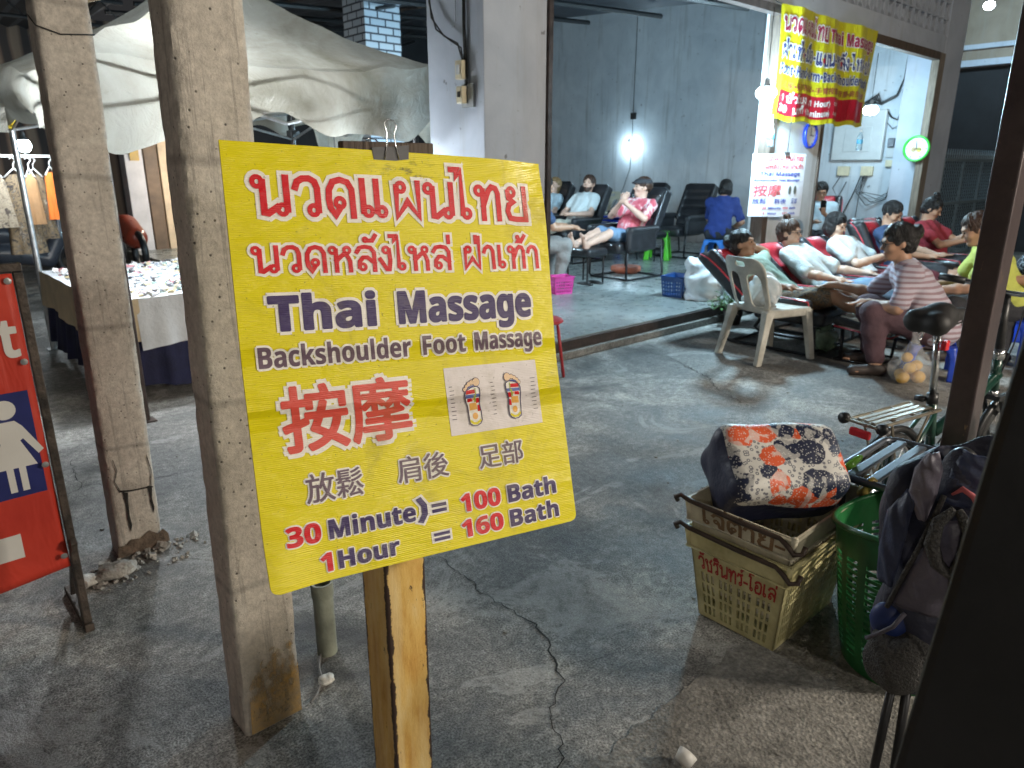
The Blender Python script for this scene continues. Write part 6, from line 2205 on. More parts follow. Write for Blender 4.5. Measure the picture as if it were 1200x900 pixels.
clock((11.262, 4.0, 1.763), (R(90), 0, R(-90)), pm('green_rim', (.05, .50, .06), .3, .1), 'round wall clock with bright green rim on the weathered jamb', .165)
ck = children(bpy.data.objects['wall_clock'])
b = MB(); b.cur = 0
for x, y in ((-.035, -.01), (.035, -.012)):
    b.cur = 0 if x < 0 else 1
    b.lathe([(.001, .0252), (.035, .0253), (.036, .024)], (x, y, 0), n=16)
b.build('dial_picture', [pm('dial_tan', (.45, .33, .16), .5), pm('dial_yellow', (.60, .55, .10), .5)], bpy.data.objects['wall_clock'])
clock((7.88, 3.925, 1.845), (R(90), 0, 0), pm('blue_rim', (.02, .05, .45), .3, .1), 'round wall clock with blue rim on the white pier under the banner', .13)

# electrics on the side wall
el = empty('meter_board', (11.70, 4.9, 1.95), 'grey distribution cabinet, meter board and sockets with tangled cables on the side wall', 'electrics')
M_GCAB = pm('cabinet_grey', (.50, .52, .52), .45, .08, 6)
b = MB(); b.lohi((11.62, 4.62, 1.62), (11.715, 5.38, 2.34)); part(b, 'cabinet', M_GCAB, el, bevel=.012)
b = MB(); b.lohi((11.606, 4.80, 1.74), (11.622, 5.20, 2.10)); part(b, 'cabinet_door', pm('cabinet_door', (.46, .48, .48), .45, .08, 6), el, bevel=.006)
b = MB(); b.lohi((11.69, 4.44, 1.66), (11.716, 4.58, 1.98)); part(b, 'meter_plate', M_GCAB, el)
b = MB(); b.lohi((11.63, 4.46, 1.80), (11.69, 4.56, 1.93)); part(b, 'meter', pm('meter_dark', (.10, .11, .13), .25, .2), el, bevel=.015)
for y in (4.82, 5.18): b = MB(); b.lohi((11.66, y - .09, 1.39), (11.715, y + .09, 1.53)); part(b, 'socket', M_IVORY, el, bevel=.008)
b = MB(); b.lohi((11.66, 4.44, 1.52), (11.715, 4.56, 1.62)); part(b, 'socket', M_IVORY, el, bevel=.008)
b = MB()
for k in range(7):
    r0 = random.uniform(-.03, .03)
    b.tube([(11.66 + r0, 5.15 - .05 * k, 2.36), (11.6, 4.95 - .03 * k, 2.44 + .02 * k), (11.58, 4.70, 2.42 + r0), (11.62, 4.52, 2.52 + r0), (11.66, 4.46, 2.75), (11.66, 4.44 + r0, 3.3), (11.66, 4.44, 4.4)], .009, 5)
b.tube([(11.66, 4.62, 2.30), (11.62, 4.55, 2.22), (11.6, 4.45, 2.18), (11.62, 4.42, 2.3), (11.6, 4.43, 2.6)], .012, 5)
b.tube([(11.68, 4.62, 2.15), (11.64, 4.52, 2.06), (11.62, 4.43, 2.10), (11.6, 4.41, 2.3)], .006, 5)
for k in range(4):
    b.tube([(11.66, 4.85 - .02 * k, 1.39), (11.62, 4.92 - .03 * k, 1.15), (11.64, 4.75 - .07 * k, .95 + .05 * k), (11.66, 4.48 - .02 * k, 1.05 + .04 * k), (11.67, 4.42, 1.5)], .006, 5)
b.tube([(11.68, 4.90, 1.38), (11.66, 4.98, 1.1), (11.66, 5.14, .7), (11.66, 5.24, .3)], .008, 5); b.tube([(11.68, 4.86, 1.38), (11.66, 4.88, 1.1), (11.66, 4.90, .5)], .006, 5); b.tube([(11.66, 5.2, 1.39), (11.6, 5.28, 1.2), (11.64, 5.20, 1.05), (11.66, 5.1, 1.3)], .007, 5)
part(b, 'cable', M_WIRE, el, smooth=True)

# =================================================================== GATE AND NEIGHBOUR AT THE RIGHT
gt = empty('lattice_gate', (14, 3.95, 0), 'steel mesh gate with spiked top right of the shop front', 'gate')
M_GATE = pm('gate_blue_grey', (.20, .26, .29), .45, .2, 12, metal=.3)
b = MB()
for z in (.12, .95, 1.60): b.lohi((12.25, 3.93, z), (18.5, 3.97, z + .045))
for k in range(8): b.lohi((12.25 + .89 * k, 3.935, .05), (12.29 + .89 * k, 3.965, 1.62))
part(b, 'gate_frame', M_GATE, gt)
b = MB()
for k in range(62): x = 12.28 + .1 * k; b.tube([(x, 3.95, 1.645), (x, 3.95, 1.70)], .006, 5); b.tube([(x - .02, 3.95, 1.70), (x, 3.95, 1.78), (x + .02, 3.95, 1.70)], .006, 5)
part(b, 'spike', M_GATE, gt)
b = MB()
for k in range(-14, 62):
    for sg in (-1, 1):
        x0 = 12.28 + .1 * k
        a, c2 = (x0, .15), (x0 + 1.45, 1.60)
        if sg < 0: a, c2 = (x0, 1.60), (x0 + 1.45, .15)
        t0 = max(0, (12.28 - a[0]) / 1.45); t1 = min(1, (18.45 - a[0]) / 1.45)
        if t1 <= t0: continue
        f_ = lambda t: (a[0] + (c2[0] - a[0]) * t, 3.945 + sg * .004, a[1] + (c2[1] - a[1]) * t)
        b.tube([f_(t0), f_(t1)], .0045, 4, caps=False)
part(b, 'mesh', M_GATE, gt)
nbh = empty('neighbour_building', (17, 5, 0), 'dark neighbouring building with a beige band under its eaves', 'building')
b = MB(); b.lohi((16.0, 2.0, 3.42), (16.3, 12.0, 5.5)); part(b, 'band', mat_plaster('beige_plaster', (.24, .19, .14), (.32, .26, .20)), nbh)
b = MB(); b.lohi((15.9, 2.0, 3.60), (15.998, 12.0, 3.68)); b.lohi((15.85, 2.0, 3.30), (15.999, 12.0, 3.41)); part(b, 'ledge', M_GREYWALL, nbh)
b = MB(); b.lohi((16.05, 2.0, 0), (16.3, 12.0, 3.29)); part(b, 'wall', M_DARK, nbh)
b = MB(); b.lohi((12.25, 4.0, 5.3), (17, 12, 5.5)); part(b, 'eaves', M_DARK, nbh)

# =================================================================== SMALL THINGS ON AND BY THE SHOP FLOOR
s = Sdf(); s.ell((0, 0, .20), (.26, .22, .21), None, .05); s.ell((.0, 0, .02), (.24, .2, .05), None, .05); s.ell((.03, .0, .42), (.19, .16, .14), None, .03, True); s.ell((-.14, .06, .36), (.10, .12, .09), None, .05); s.wr = (.016, 24, 2.0)
tag(s.build('plastic_sack', pm('white_film2', (.62, .65, .66), .3, .1, 8, .5, 20), None, .014), 'open white plastic sack beside the back of the first red recliner', 'sack').location = (6.62, 4.25, .16)
s = Sdf(); s.ell((0, 0, .0), (.15, .12, .07)); s.wr = (.02, 30, 1.0); tag(s.build('dark_cloth', M_NAVYC, None, .014), 'dark cloth bundled in the mouth of the white sack', 'cloth').location = (6.66, 4.25, .47)


def basket(name, loc, wx, wy, h, mat, label, rz=0, rows=4, cols=7, cat='basket'):
    t = empty(name, loc, label, cat, rz=R(rz))
    b = MB()
    tp = .86
    for ax in range(4):
        W_ = wx if ax % 2 == 0 else wy
        holes = []
        for i in range(cols):
            for j in range(rows):
                holes.append((W_ * (.06 + .9 * i / cols), h * (.12 + .72 * j / rows), W_ * (.06 + .9 * (i + .6) / cols), h * (.12 + .72 * (j + .6) / rows)))

        def fn(u, v, d):
            k = tp + (1 - tp) * v / h
            q = [((u - wx / 2) * k, -(wy / 2 - d) * k), ((wx / 2 - d) * k, (u - wy / 2) * k), ((wx / 2 - u) * k, (wy / 2 - d) * k), (-(wx / 2 - d) * k, (wy / 2 - u) * k)][ax]
            return (*q, v)
        b.panel(W_, h, holes, .005, fn)
    b.box((0, 0, .004), (wx / 2 * tp - .006, wy / 2 * tp - .006, .003))
    b.build('side', mat, t)
    b = MB(); b.tube([(-wx / 2, -wy / 2, h), (wx / 2, -wy / 2, h), (wx / 2, wy / 2, h), (-wx / 2, wy / 2, h)], .009, 6, closed=True); b.build('rim', mat, t, smooth=True)
    return t


basket('plastic_basket', (6.55, 4.55, .16), .34, .26, .22, pm('deep_blue_plastic', (.015, .06, .20), .4), 'blue plastic basket on the shop floor beside the white sack', 10)
basket('plastic_basket', (5.70, 5.52, .16), .24, .20, .19, pm('pink_plastic', (.62, .06, .32), .35), 'pink plastic basket on the shop floor by the sign edge', -20)
b = MB(); b.lathe([(.001, .0), (.17, .0), (.20, .03), (.20, .08), (.18, .09), (.12, .075), (.001, .07)], n=28)
tag(b.build('round_pad', pm('salmon_plastic', (.55, .16, .09), .5), smooth=True, loc=(7.55, 6.10, .16)), 'salmon coloured round pad under the chair of the pink shirted man', 'pad')
b = MB()
for sx in (-1, 1): b.lathe([(.001, .0), (.10, .0), (.11, .012), (.06, .03), (.001, .034)], (.09 * sx, 0, 0), n=16, sx=.5, sy=1.2)
tag(b.build('slippers', M_BLACK, smooth=True, loc=(6.45, 5.75, .16)), 'pair of black slippers on the floor by the grey trousers', 'slippers')

pl = empty('potted_plant', (6.36, 3.74, 0), 'small leafy green plant at the end of the step', 'plant')
b = MB(); b.lathe([(.001, 0), (.07, 0), (.095, .13), (.10, .14), (.085, .14), (.08, .11), (.001, .11)], n=18); b.build('pot', pm('dark_pot', (.06, .045, .04), .6), pl, smooth=True)
b = MB(); c2 = MB()
for k in range(46):
    a, e = random.random() * 2 * PI, random.uniform(.25, 1.25)
    L_ = random.uniform(.16, .30)
    tip = Vector((math.cos(a) * math.cos(e), math.sin(a) * math.cos(e), math.sin(e))) * L_
    p0 = Vector((random.uniform(-.05, .05), random.uniform(-.05, .05), .12))
    c2.tube([p0, p0 + tip * .6 + Vector((0, 0, .02)), p0 + tip], .003, 4, caps=False)
    for q in range(6):
        f_ = .35 + .65 * q / 5
        c0 = p0 + tip * f_
        d = Vector((random.uniform(-1, 1), random.uniform(-1, 1), random.uniform(-.6, .5))).normalized()
        sdv = d.cross(Vector((0, 0, 1))).normalized()
        l_ = random.uniform(.035, .065)
        b.add([c0, c0 + d * l_ * .5 + sdv * l_ * .28, c0 + d * l_ + Vector((0, 0, -.01)), c0 + d * l_ * .5 - sdv * l_ * .28], [(0, 1, 2, 3)])
b.build('foliage', pm('leaf_green', (.06, .14, .035), .5, .5, 20), pl); c2.build('stem', pm('stem_green', (.08, .12, .04), .6), pl)

fb = empty('fruit_bag', (5.50, 1.76, 0), 'knotted clear plastic bag of yellow fruit on the ground by the therapist\'s stool', 'bag')
M_FR = pm('yellow_fruit', (.62, .36, .06), .45, .2, 6)
for x, y, z, r in ((-.08, .02, .045, .048), (.02, -.05, .045, .050), (.09, .03, .045, .046), (.02, .07, .045, .045), (-.02, .0, .11, .045), (.07, -.01, .115, .044), (.04, .05, .17, .04)):
    b = MB(); b.ball((x, y, z), r, 12, (1.15, .95, .9)); b.build('fruit', M_FR, fb, smooth=True)
s = Sdf(); s.ell((.01, .01, .10), (.17, .14, .13), None, .05); s.cone((.02, .01, .2), (.02, .0, .33), .07, .02, .06); s.cone((.02, 0, .33), (-.01, -.02, .42), .02, .045, .02); s.wr = (.008, 40, .4)
s.build('clear_film', pm('clear_film', (.85, .87, .88), .15, .05, alpha=.22, rvar=.05), fb, .012)
s = Sdf(); s.ell((0, 0, .1), (.13, .11, .11)); s.cone((0, 0, .15), (.02, 0, .28), .06, .015, .05); s.wr = (.01, 40, 1.2)
tag(s.build('vegetable_bag', pm('green_film', (.28, .40, .26), .2, .4, 14, alpha=.6), None, .012), 'clear bag with something green under the first recliner', 'bag').location = (5.95, 2.62, .0)
b = MB(); b.lathe([(.022, 0), (.026, .03), (.024, .03), (.02, .004), (.0005, .004)], n=20, rot=rotm(ry=R(62)))
tag(b.build('paper_cup', M_BWHITE, smooth=True, loc=(1.312, .80, .028)), 'white paper cup lying on the concrete at the bottom edge', 'cup')

# =================================================================== POSTS AT THE RIGHT
b = MB(); b.lohi((-.055, -.037, 0), (.055, .037, 3.6))
g = NG('post_maroon'); n_ = g.noise(7, 7, .7); ch = g.noise(16, 6, .75, src=g.map((2, 2, .5)))
c = g.ramp(n_, [(.3, (.045, .032, .034)), (.7, (.085, .062, .060))])
c = g.mix(g.ramp(ch, [(.66, 0.0), (.70, .9)]), c, (.28, .18, .10))
M_PST = g.out(c, .38, g.bump(n_, .2, .01), Metallic=.2)
o = b.build('steel_post', M_PST, bevel=.006, loc=(2.568, .643, 0)); tag(o, 'dark maroon steel post with a cable lock round it, behind the bicycle saddle', 'post')
b = MB()
ax_ = Vector((.015, -.066, 1)).normalized()
b.box((.578, .080, 1.2), (.042, .045, 1.195), Matrix(((1, 0, ax_.x), (0, 1, ax_.y), (0, 0, 1))))
o = b.build('dark_post', pm('near_black_paint', (.010, .010, .011), .55, .3, 10, .1, 40), bevel=.008); o.location.z = -.0; tag(o, 'black slanting steel post closest to the viewer at the right edge', 'post')

# =================================================================== CRATES, COOLER BAG, BASKET
M_CRATE = pm('yellowed_plastic', (.50, .44, .20), .45, .25, 9, .15, 50, col2=(.68, .62, .34))
M_CRATE2 = pm('ivory_crate', (.48, .43, .31), .45, .25, 9, .15, 50, col2=(.66, .61, .47))
M_BAIL = pm('brown_bail', (.045, .028, .020), .5, .4, 20)


def crate(z0, h, grow, mat, label, text, tmat):
    # bottom / top half sizes and centre
    cx_, cy_ = 2.132, 1.022
    B_, T_ = (.202 + grow, .140 + grow), (.245 + grow, .180 + grow)
    t = empty('plastic_crate', (cx_, cy_, z0), label, 'crate', 'stacked plastic crates')
    lip = .075

    def mapper(ax):
        def fn(u, v, d):
            k = v / h
            hx, hy = B_[0] + (T_[0] - B_[0]) * k, B_[1] + (T_[1] - B_[1]) * k
            if v > h - lip: hx += .008; hy += .008
            if ax == 0: return (-hx + d, hy - 2 * hy * u, v)       # street-left end (-X), carries the name
            if ax == 1: return (-hx + 2 * hx * u, -hy + d, v)      # -Y long side
            if ax == 2: return (hx - d, -hy + 2 * hy * u, v)
            return (hx - 2 * hx * u, hy - d, v)
        return fn
    b = MB()
    for ax in range(4):
        holes = []
        if ax % 2 == 0:
            for gq in range(4):
                for q in range(3):
                    for j in range(4):
                        u0 = .09 + gq * .215 + q * .06
                        holes.append((u0, h * .05 + j * h * .125, u0 + .035, h * .05 + j * h * .125 + h * .095))
        else:
            for gq in range(6):
                for q in range(4):
                    for j in range(6):
                        u0 = .05 + gq * .155 + q * .034
                        holes.append((u0, h * .05 + j * h * .115, u0 + .019, h * .05 + j * h * .115 + h * .092))
        b.panel(1.0, h, holes + [(0, h - lip - .003, 0, h - lip + .001)], .006, mapper(ax))
    b.box((0, 0, .004), (B_[0] - .004, B_[1] - .004, .004))
    b.build('body', mat, t)
    b = MB()
    for zz in (h - lip, h - .006):
        k = zz / h
        hx, hy = B_[0] + (T_[0] - B_[0]) * k + .010, B_[1] + (T_[1] - B_[1]) * k + .010
        b.tube([(-hx, -hy, zz), (hx, -hy, zz), (hx, hy, zz), (-hx, hy, zz)], .006, 6, closed=True)
    for sx in (-1, 1):
        for sy in (-1, 1): b.tube([(sx * (T_[0] + .004), sy * (T_[1] + .004), h), (sx * (T_[0] - .006), sy * (T_[1] - .006), h - lip)], .011, 6)
    b.build('rim', mat, t, smooth=True)
    b = MB()
    hx, hy = T_[0] + .012, T_[1] + .012
    for sx in (-1,):
        b.tube([(sx * hx + .004, hy + .028, h - .022), (sx * hx - .006, hy + .030, h - .006), (sx * hx - .002, hy + .012, h + .006), (sx * hx, hy - .02, h - .004), (sx * hx - .002, 0, h - .010), (sx * hx, -hy + .05, h - .012), (sx * hx - .002, -hy + .02, h - .030), (sx * hx - .006, -hy, h - .045), (sx * hx + .006, -hy - .02, h - .040), (sx * hx + .018, -hy - .022, h - .018)], .0085, 8)
    b.build('wire_bail', M_BAIL, t, smooth=True)
    f0 = mapper(0)
    L = Lettering(lambda u, v, d: f0(u, v, -d), .0025, 2e-5)
    tx, u0, u1, v0, hh = text
    L.add('t', thai(tx, u0, u1, v0, hh, .10)[0])
    for o in L.build({'t': tmat}, t, {'t': 'painted_name'}): pass
    return t


crate(0.004, .345, 0.0, M_CRATE, 'yellow plastic crate with red lettering, bottom of the stack of two', ('วัชรินทร์-โอเล่', .08, .92, .197, .044), pm('crate_red', (.40, .03, .025), .5, .2, 30))
crate(.115, .335, .004, M_CRATE2, 'ivory plastic crate with faded brown lettering nested on the yellow crate', ('เจ๊ต่าย-', .16, .92, .268, .045), pm('crate_brown', (.20, .12, .06), .5, .3, 30))

# cooler bag
a_ = Vector((.81, -.586, 0)).normalized()
bn_ = Vector((-.586 * .62, -.81 * .62, .785)).normalized()
cc_ = a_.cross(bn_)
M3 = Matrix((a_, bn_, cc_)).transposed()
g = NG('whale_print')
s_ = g.sep()
mp_ = g.map((9, 10, 10))
nzd = g.n.new('ShaderNodeTexNoise'); nzd.inputs['Scale'].default_value = 14; g.l.new(g.tc.outputs['Object'], nzd.inputs['Vector'])
vm = g.n.new('ShaderNodeVectorMath'); vm.operation = 'MULTIPLY_ADD'; g.l.new(nzd.outputs[1], vm.inputs[0]); vm.inputs[1].default_value = (.45, .45, .45); g.l.new(mp_, vm.inputs[2])
vo = g.n.new('ShaderNodeTexVoronoi'); vo.inputs['Scale'].default_value = 1.25; vo.inputs['Randomness'].default_value = .75; vo.voronoi_dimensions = '3D'; g.l.new(vm.outputs[0], vo.inputs['Vector'])
cs = g.n.new('ShaderNodeSeparateColor'); g.l.new(vo.outputs['Color'], cs.inputs[0])
fillc = g.ramp(cs.outputs[0], [(0.0, (.012, .018, .05)), (.55, (.015, .03, .075)), (.56, (.66, .10, .03)), (1.0, (.62, .09, .03))], 'CONSTANT')
inner = g.ramp(vo.outputs['Distance'], [(.0, 1.0), (.58, 1.0), (.61, 0.0)], 'LINEAR')
dots = g.voro(120)
dotw = g.ramp(dots, [(.25, 1.0), (.33, 0.0)])
ring_ = g.voro(62, src=g.map((1, 1, 1), loc=(.3, 0, .2)))
ringm = g.ramp(ring_, [(.16, 0.0), (.22, 1.0), (.36, 1.0), (.42, 0.0)])
fill2 = g.mix(g.math('MULTIPLY', dotw, .75), fillc, (.62, .60, .56))
belly = g.ramp(g.noise(26, 1, .4, src=g.map((1, .2, 1), loc=(.9, 0, .1))), [(.56, 0.0), (.59, 1.0)])
fill2 = g.mix(g.math('MULTIPLY', belly, .6), fill2, (.62, .60, .56))
base = g.mix(g.math('MULTIPLY', ringm, .8), (.62, .60, .56), (.05, .06, .10))
pat = g.mix(inner, base, fill2)
mask = g.math('MULTIPLY', g.math('GREATER_THAN', g.math('ADD', s_[1], g.math('MULTIPLY', s_[0], .12)), .022), g.math('LESS_THAN', g.math('ABSOLUTE', s_[0]), .192))
M_WHALE = g.out(g.mix(mask, (.014, .018, .05), pat), .48, g.bump(g.noise(9, 4, .6), .5, .02))
s = Sdf(); s.rbox((0, 0, 0), (.210, .125, .138), None, .055); s.wr = (.007, 19, .7)
o = s.build('cooler_bag', M_WHALE, None, .008)
o.matrix_world = Matrix.Translation((2.145, 1.055, .515)) @ M3.to_4x4()
tag(o, 'soft cooler bag with whale print and navy base tilted in the upper crate', 'bag')

# round green basket
gb = empty('laundry_basket', (2.185, .595, 0.004), 'tall round green slotted basket with loop handles beside the crates', 'basket')
M_GB = pm('bottle_green_plastic', (.022, .15, .045), .35, .2, 8, .05, 40)
HB, RB, RT = .47, .165, .235
b = MB()
holes = []
NC = 18
for i in range(NC):
    for j in range(15):
        holes.append((i / NC + .010, .055 + j * .0225, (i + 1) / NC - .012, .055 + j * .0225 + .0125))


def gmap(u, v, d):
    k = v / HB
    r_ = RB + (RT - RB) * k ** .8 - d
    a = 2 * PI * u
    dip = .03 * math.cos(2 * a) * k ** 3
    return (r_ * math.cos(a), r_ * math.sin(a), v + dip)


b.panel(1.0, HB, holes, .004, gmap, nu=72)
b.lathe([(.001, .003), (RB - .004, .003), (RB - .004, .009), (.001, .009)], n=36)
b.build('side', M_GB, gb, smooth=True, auto=40)
b = MB(); b.tube([tuple(Vector(gmap(k / 48, HB, -.004)) + Vector((0, 0, .002))) for k in range(48)], .009, 8, closed=True); b.build('rim', M_GB, gb, smooth=True)
for a0 in (R(205), R(25)):
    b = MB()
    e = Vector((math.cos(a0), math.sin(a0), 0)); tng = Vector((-e.y, e.x, 0)); c0 = e * (RT + .004) + Vector((0, 0, HB - .03))
    b.tube([c0 + tng * (.085 * math.cos(t)) + Vector((0, 0, .075 * math.sin(t) - .03)) + e * .012 * math.sin(t) for t in [PI * k / 14 for k in range(15)]], .0085, 8)
    b.build('handle', M_GB, gb, smooth=True)
b = MB(); s = Sdf(); s.rbox((0, 0, 0), (.06, .012, .035), rotm(.4, .3, .5), .010); s.wr = (.008, 60, .3)
tag(s.build('snack_packet', pm('yellow_packet', (.58, .40, .10), .3, .5, 18), None, .007), 'crumpled yellow packet between the cooler bag and green basket', 'packet').location = (2.36, .83, .47)
s = Sdf(); s.chain([(-.05, 0, -.035), (0, .01, .0), (.04, -.01, .04)], [.010, .014, .009]); s.wr = (.006, 80, .3)
tag(s.build('green_wrapper', pm('lime_film', (.22, .50, .06), .25, .4, 18), None, .006), 'lime green plastic wrapper beside the cooler bag', 'wrapper').location = (2.40, .90, .50)

# slatted steel bench
bt_ = empty('slatted_bench', (2.55, .75, 0), 'steel slatted bench with rounded tube frame behind the green basket', 'bench')
M_BST = pm('blue_grey_steel', (.13, .145, .17), .36, .2, 9, metal=.7, rvar=.08)
x0, x1, y0, y1, zb = 2.32, 2.80, .56, .935, .50
b = MB()
rc = .05
loop = []
for cx_, cy_, a0 in ((x1 - rc, y1 - rc, 0), (x0 + rc, y1 - rc, 90), (x0 + rc, y0 + rc, 180), (x1 - rc, y0 + rc, 270)):
    for k in range(6): a = R(a0 + 90 * k / 5); loop.append((cx_ + rc * math.cos(a), cy_ + rc * math.sin(a), zb))
b.tube(loop, .014, 8, closed=True); part(b, 'frame', M_BST, bt_, smooth=True)
for k in range(5):
    b = MB(); yy = y0 + .045 + k * .068; b.lohi((x0 + .012, yy - .017, zb - .004), (x1 - .012, yy + .017, zb + .010)); part(b, 'slat', M_BST, bt_, bevel=.004)
for xx, yy in ((x0 + .04, y0 + .03), (x0 + .04, y1 - .03), (x1 - .04, y0 + .03), (x1 - .04, y1 - .03)):
    b = MB(); b.tube([(xx, yy, zb), (xx, yy, 0)], .013, 8); part(b, 'leg', M_BST, bt_)

# =================================================================== BACKPACK ON A FOLDING STAND
M_PACK = pm('navy_nylon', (.022, .024, .048), .55, .3, 8, .4, 30)
M_PACK2 = pm('grey_nylon', (.085, .075, .10), .6, .25, 8, .4, 30)
M_MESH = pm('black_mesh', (.02, .02, .022), .7, .5, 160, .6, 180, col2=(.075, .07, .065))
bp_ = empty('backpack', (1.62, .425, 0), 'open navy backpack with mesh pocket hanging on a black folding stand', 'backpack', rz=R(-165))
# local: +x points back toward the viewer, +y to the viewer's right
s = Sdf()
s.rbox((-.02, .045, .70), (.075, .115, .17), rotm(rx=R(7)), .05, k=.03)
s.ell((-.015, .06, .86), (.075, .10, .125), None, .05)
s.ell((.0, .02, .52), (.075, .10, .12), None, .05)
s.ell((.01, .0, .42), (.07, .075, .08), None, .04)
s.ell((-.015, -.055, .74), (.06, .05, .13), rotm(rx=R(6)), .03)
s.ell((-.005, .055, .985), (.055, .078, .13), None, .012, True)
s.wr = (.010, 30, .5)
s.build('bag', M_PACK, bp_, .007)
# mouth: lining, folded grey flap at the left, navy wall at the right
s = Sdf(); s.ell((.0, .03, .865), (.04, .045, .075), None, .02); s.wr = (.006, 30, .5); s.build('mouth_lining', M_BLACK, bp_, .008)
b = MB()


def strip(pts_l, pts_r, bulge, nv=8):
    n = len(pts_l) - 1

    def fn(u, v):
        k = min(int(v * n), n - 1); f_ = v * n - k
        l_ = Vector(pts_l[k]).lerp(Vector(pts_l[k + 1]), f_); r_ = Vector(pts_r[k]).lerp(Vector(pts_r[k + 1]), f_)
        p_ = l_.lerp(r_, u)
        p_.x += bulge * math.sin(PI * u) + .004 * math.sin(19 * v + 9 * u)
        return tuple(p_)
    b.grid(10, nv * n, fn)


strip([(.070, -.030, .795), (.075, -.052, .85), (.074, -.048, .905), (.066, -.030, .94)], [(.078, -.010, .795), (.080, .000, .86), (.074, .002, .91), (.062, -.010, .945)], .016)
b.build('side_flap', pm('flap_nylon', (.17, .15, .19), .5, .2, 8, .3, 30), bp_, smooth=True, solid=.004)
b = MB(); strip([(.060, .010, .84), (.055, .016, .91), (.045, .030, .952)], [(.06, .095, .83), (.06, .098, .91), (.05, .085, .945)], .012)
b.build('side_flap', pm('navy_flap', (.035, .045, .095), .5, .3, 8, .3, 30), bp_, smooth=True, solid=.004)
b = MB(); strip([(.050, -.085, .62), (.062, -.090, .70), (.058, -.086, .79), (.05, -.055, .845)], [(.078, -.050, .62), (.084, -.044, .70), (.082, -.040, .78), (.072, -.036, .835)], .010)
b.build('side_flap', MATS['navy_flap'], bp_, smooth=True, solid=.004)
# front panel, zip, padded mesh straps, pink lining
b = MB(); strip([(.075, -.050, .585), (.090, -.030, .66), (.092, -.010, .74), (.086, .004, .81)], [(.085, .050, .585), (.105, .068, .66), (.105, .078, .74), (.095, .085, .83)], .018)
b.build('front_panel', pm('panel_nylon', (.095, .085, .115), .5, .25, 8, .3, 30), bp_, smooth=True, solid=.004)
b = MB(); b.tube([(.080, -.054, .57), (.094, -.034, .66), (.097, -.014, .74), (.090, .002, .81), (.085, .012, .86)], .0055, 6); b.build('zipper', M_MESH, bp_, smooth=True)
b = MB(); b.tube([(.112, .034, .846), (.122, .010, .815), (.126, .006, .765), (.124, .022, .725), (.122, .048, .705)], [.008, .013, .015, .014, .009], 8); b.build('shoulder_strap', M_MESH, bp_, smooth=True)
b = MB(); b.tube([(.112, .040, .846), (.124, .066, .810), (.126, .066, .760), (.122, .055, .715), (.115, .060, .64)], [.008, .014, .015, .012, .006], 8); b.build('shoulder_strap', M_MESH, bp_, smooth=True)
b = MB(); b.tube([(.100, .025, .872), (.106, .040, .890), (.108, .060, .880), (.108, .078, .850), (.104, .084, .825)], [.003, .006, .006, .005, .003], 6); b.build('pink_lining', pm('pink_cloth', (.42, .09, .10), .8), bp_, smooth=True)
# mesh pocket with blue inside, at the bottom
s = Sdf(); s.ell((.075, -.015, .445), (.045, .068, .085), rotm(rx=R(-6)), .03); s.ell((.085, -.045, .555), (.04, .05, .055), rotm(rx=R(25)), .015, True); s.wr = (.005, 40, 1.2); s.build('mesh_pocket', M_MESH, bp_, .006)
s = Sdf(); s.ell((.055, -.040, .52), (.025, .045, .05), rotm(rx=R(25)), .02); s.build('blue_lining', pm('blue_nylon', (.015, .035, .16), .5, .2), bp_, .006)
b = MB(); b.tube([(.10, -.082, .49), (.115, -.06, .52), (.120, -.035, .55), (.112, -.018, .585)], .005, 6); b.tube([(.10, .045, .57), (.105, .055, .48), (.09, .050, .38)], .003, 5); b.build('piping', M_PACK2, bp_, smooth=True)
fs_ = empty('folding_stand', (1.62, .425, 0), 'black folding stand whose tube legs show below the backpack', 'stand', rz=R(-165))
for p0, p1 in (((.05, -.016, .40), (.075, -.024, .0)), ((.05, .012, .40), (.075, .022, .0)), ((-.05, .10, .5), (.09, .0, .0)), ((-.06, .11, .78), (-.10, .13, .0))):
    b = MB(); b.tube([p0, p1], .010, 8); b.build('leg', M_FRAME, fs_, smooth=True)
b = MB(); b.tube([(-.06, -.09, .80), (-.06, .11, .80)], .011, 8);  b.tube([(-.05, .10, .5), (-.06, .11, .80)], .01, 6); b.build('top_bar', M_FRAME, fs_, smooth=True)

# tub with pink bag on a low crate, right of the steel post
tcr = MB(); tcr.lohi((-.16, -.16, 0), (.16, .16, .50)); o = tcr.build('black_box', M_BLACK, bevel=.02, loc=(2.62, .36, 0)); tag(o, 'black box carrying the clear tub behind the backpack', 'box')
tub = empty('clear_tub', (2.58, .43, .502), 'clear plastic tub holding a pink plastic bag right of the maroon post', 'tub')
b = MB(); b.lathe([(.001, 0), (.085, 0), (.105, .14), (.11, .145), (.10, .145), (.08, .006), (.001, .006)], n=28); b.build('tub_wall', pm('tub_plastic', (.55, .50, .36), .25, .1, alpha=.75), tub, smooth=True)
s = Sdf(); s.ell((0, 0, .10), (.082, .082, .09)); s.ell((0, 0, .21), (.10, .105, .10)); s.cone((0, 0, .25), (.0, .01, .34), .05, .03); s.wr = (.008, 34, .8)
s.build('pink_bag', pm('pink_film', (.40, .16, .17), .3, .25, 10), tub, .008)
b = MB(); b.lathe([(.028, .33), (.034, .335), (.034, .36), (.001, .362)], (0, .01, 0), n=18); b.build('lid', M_CHROME, tub, smooth=True)

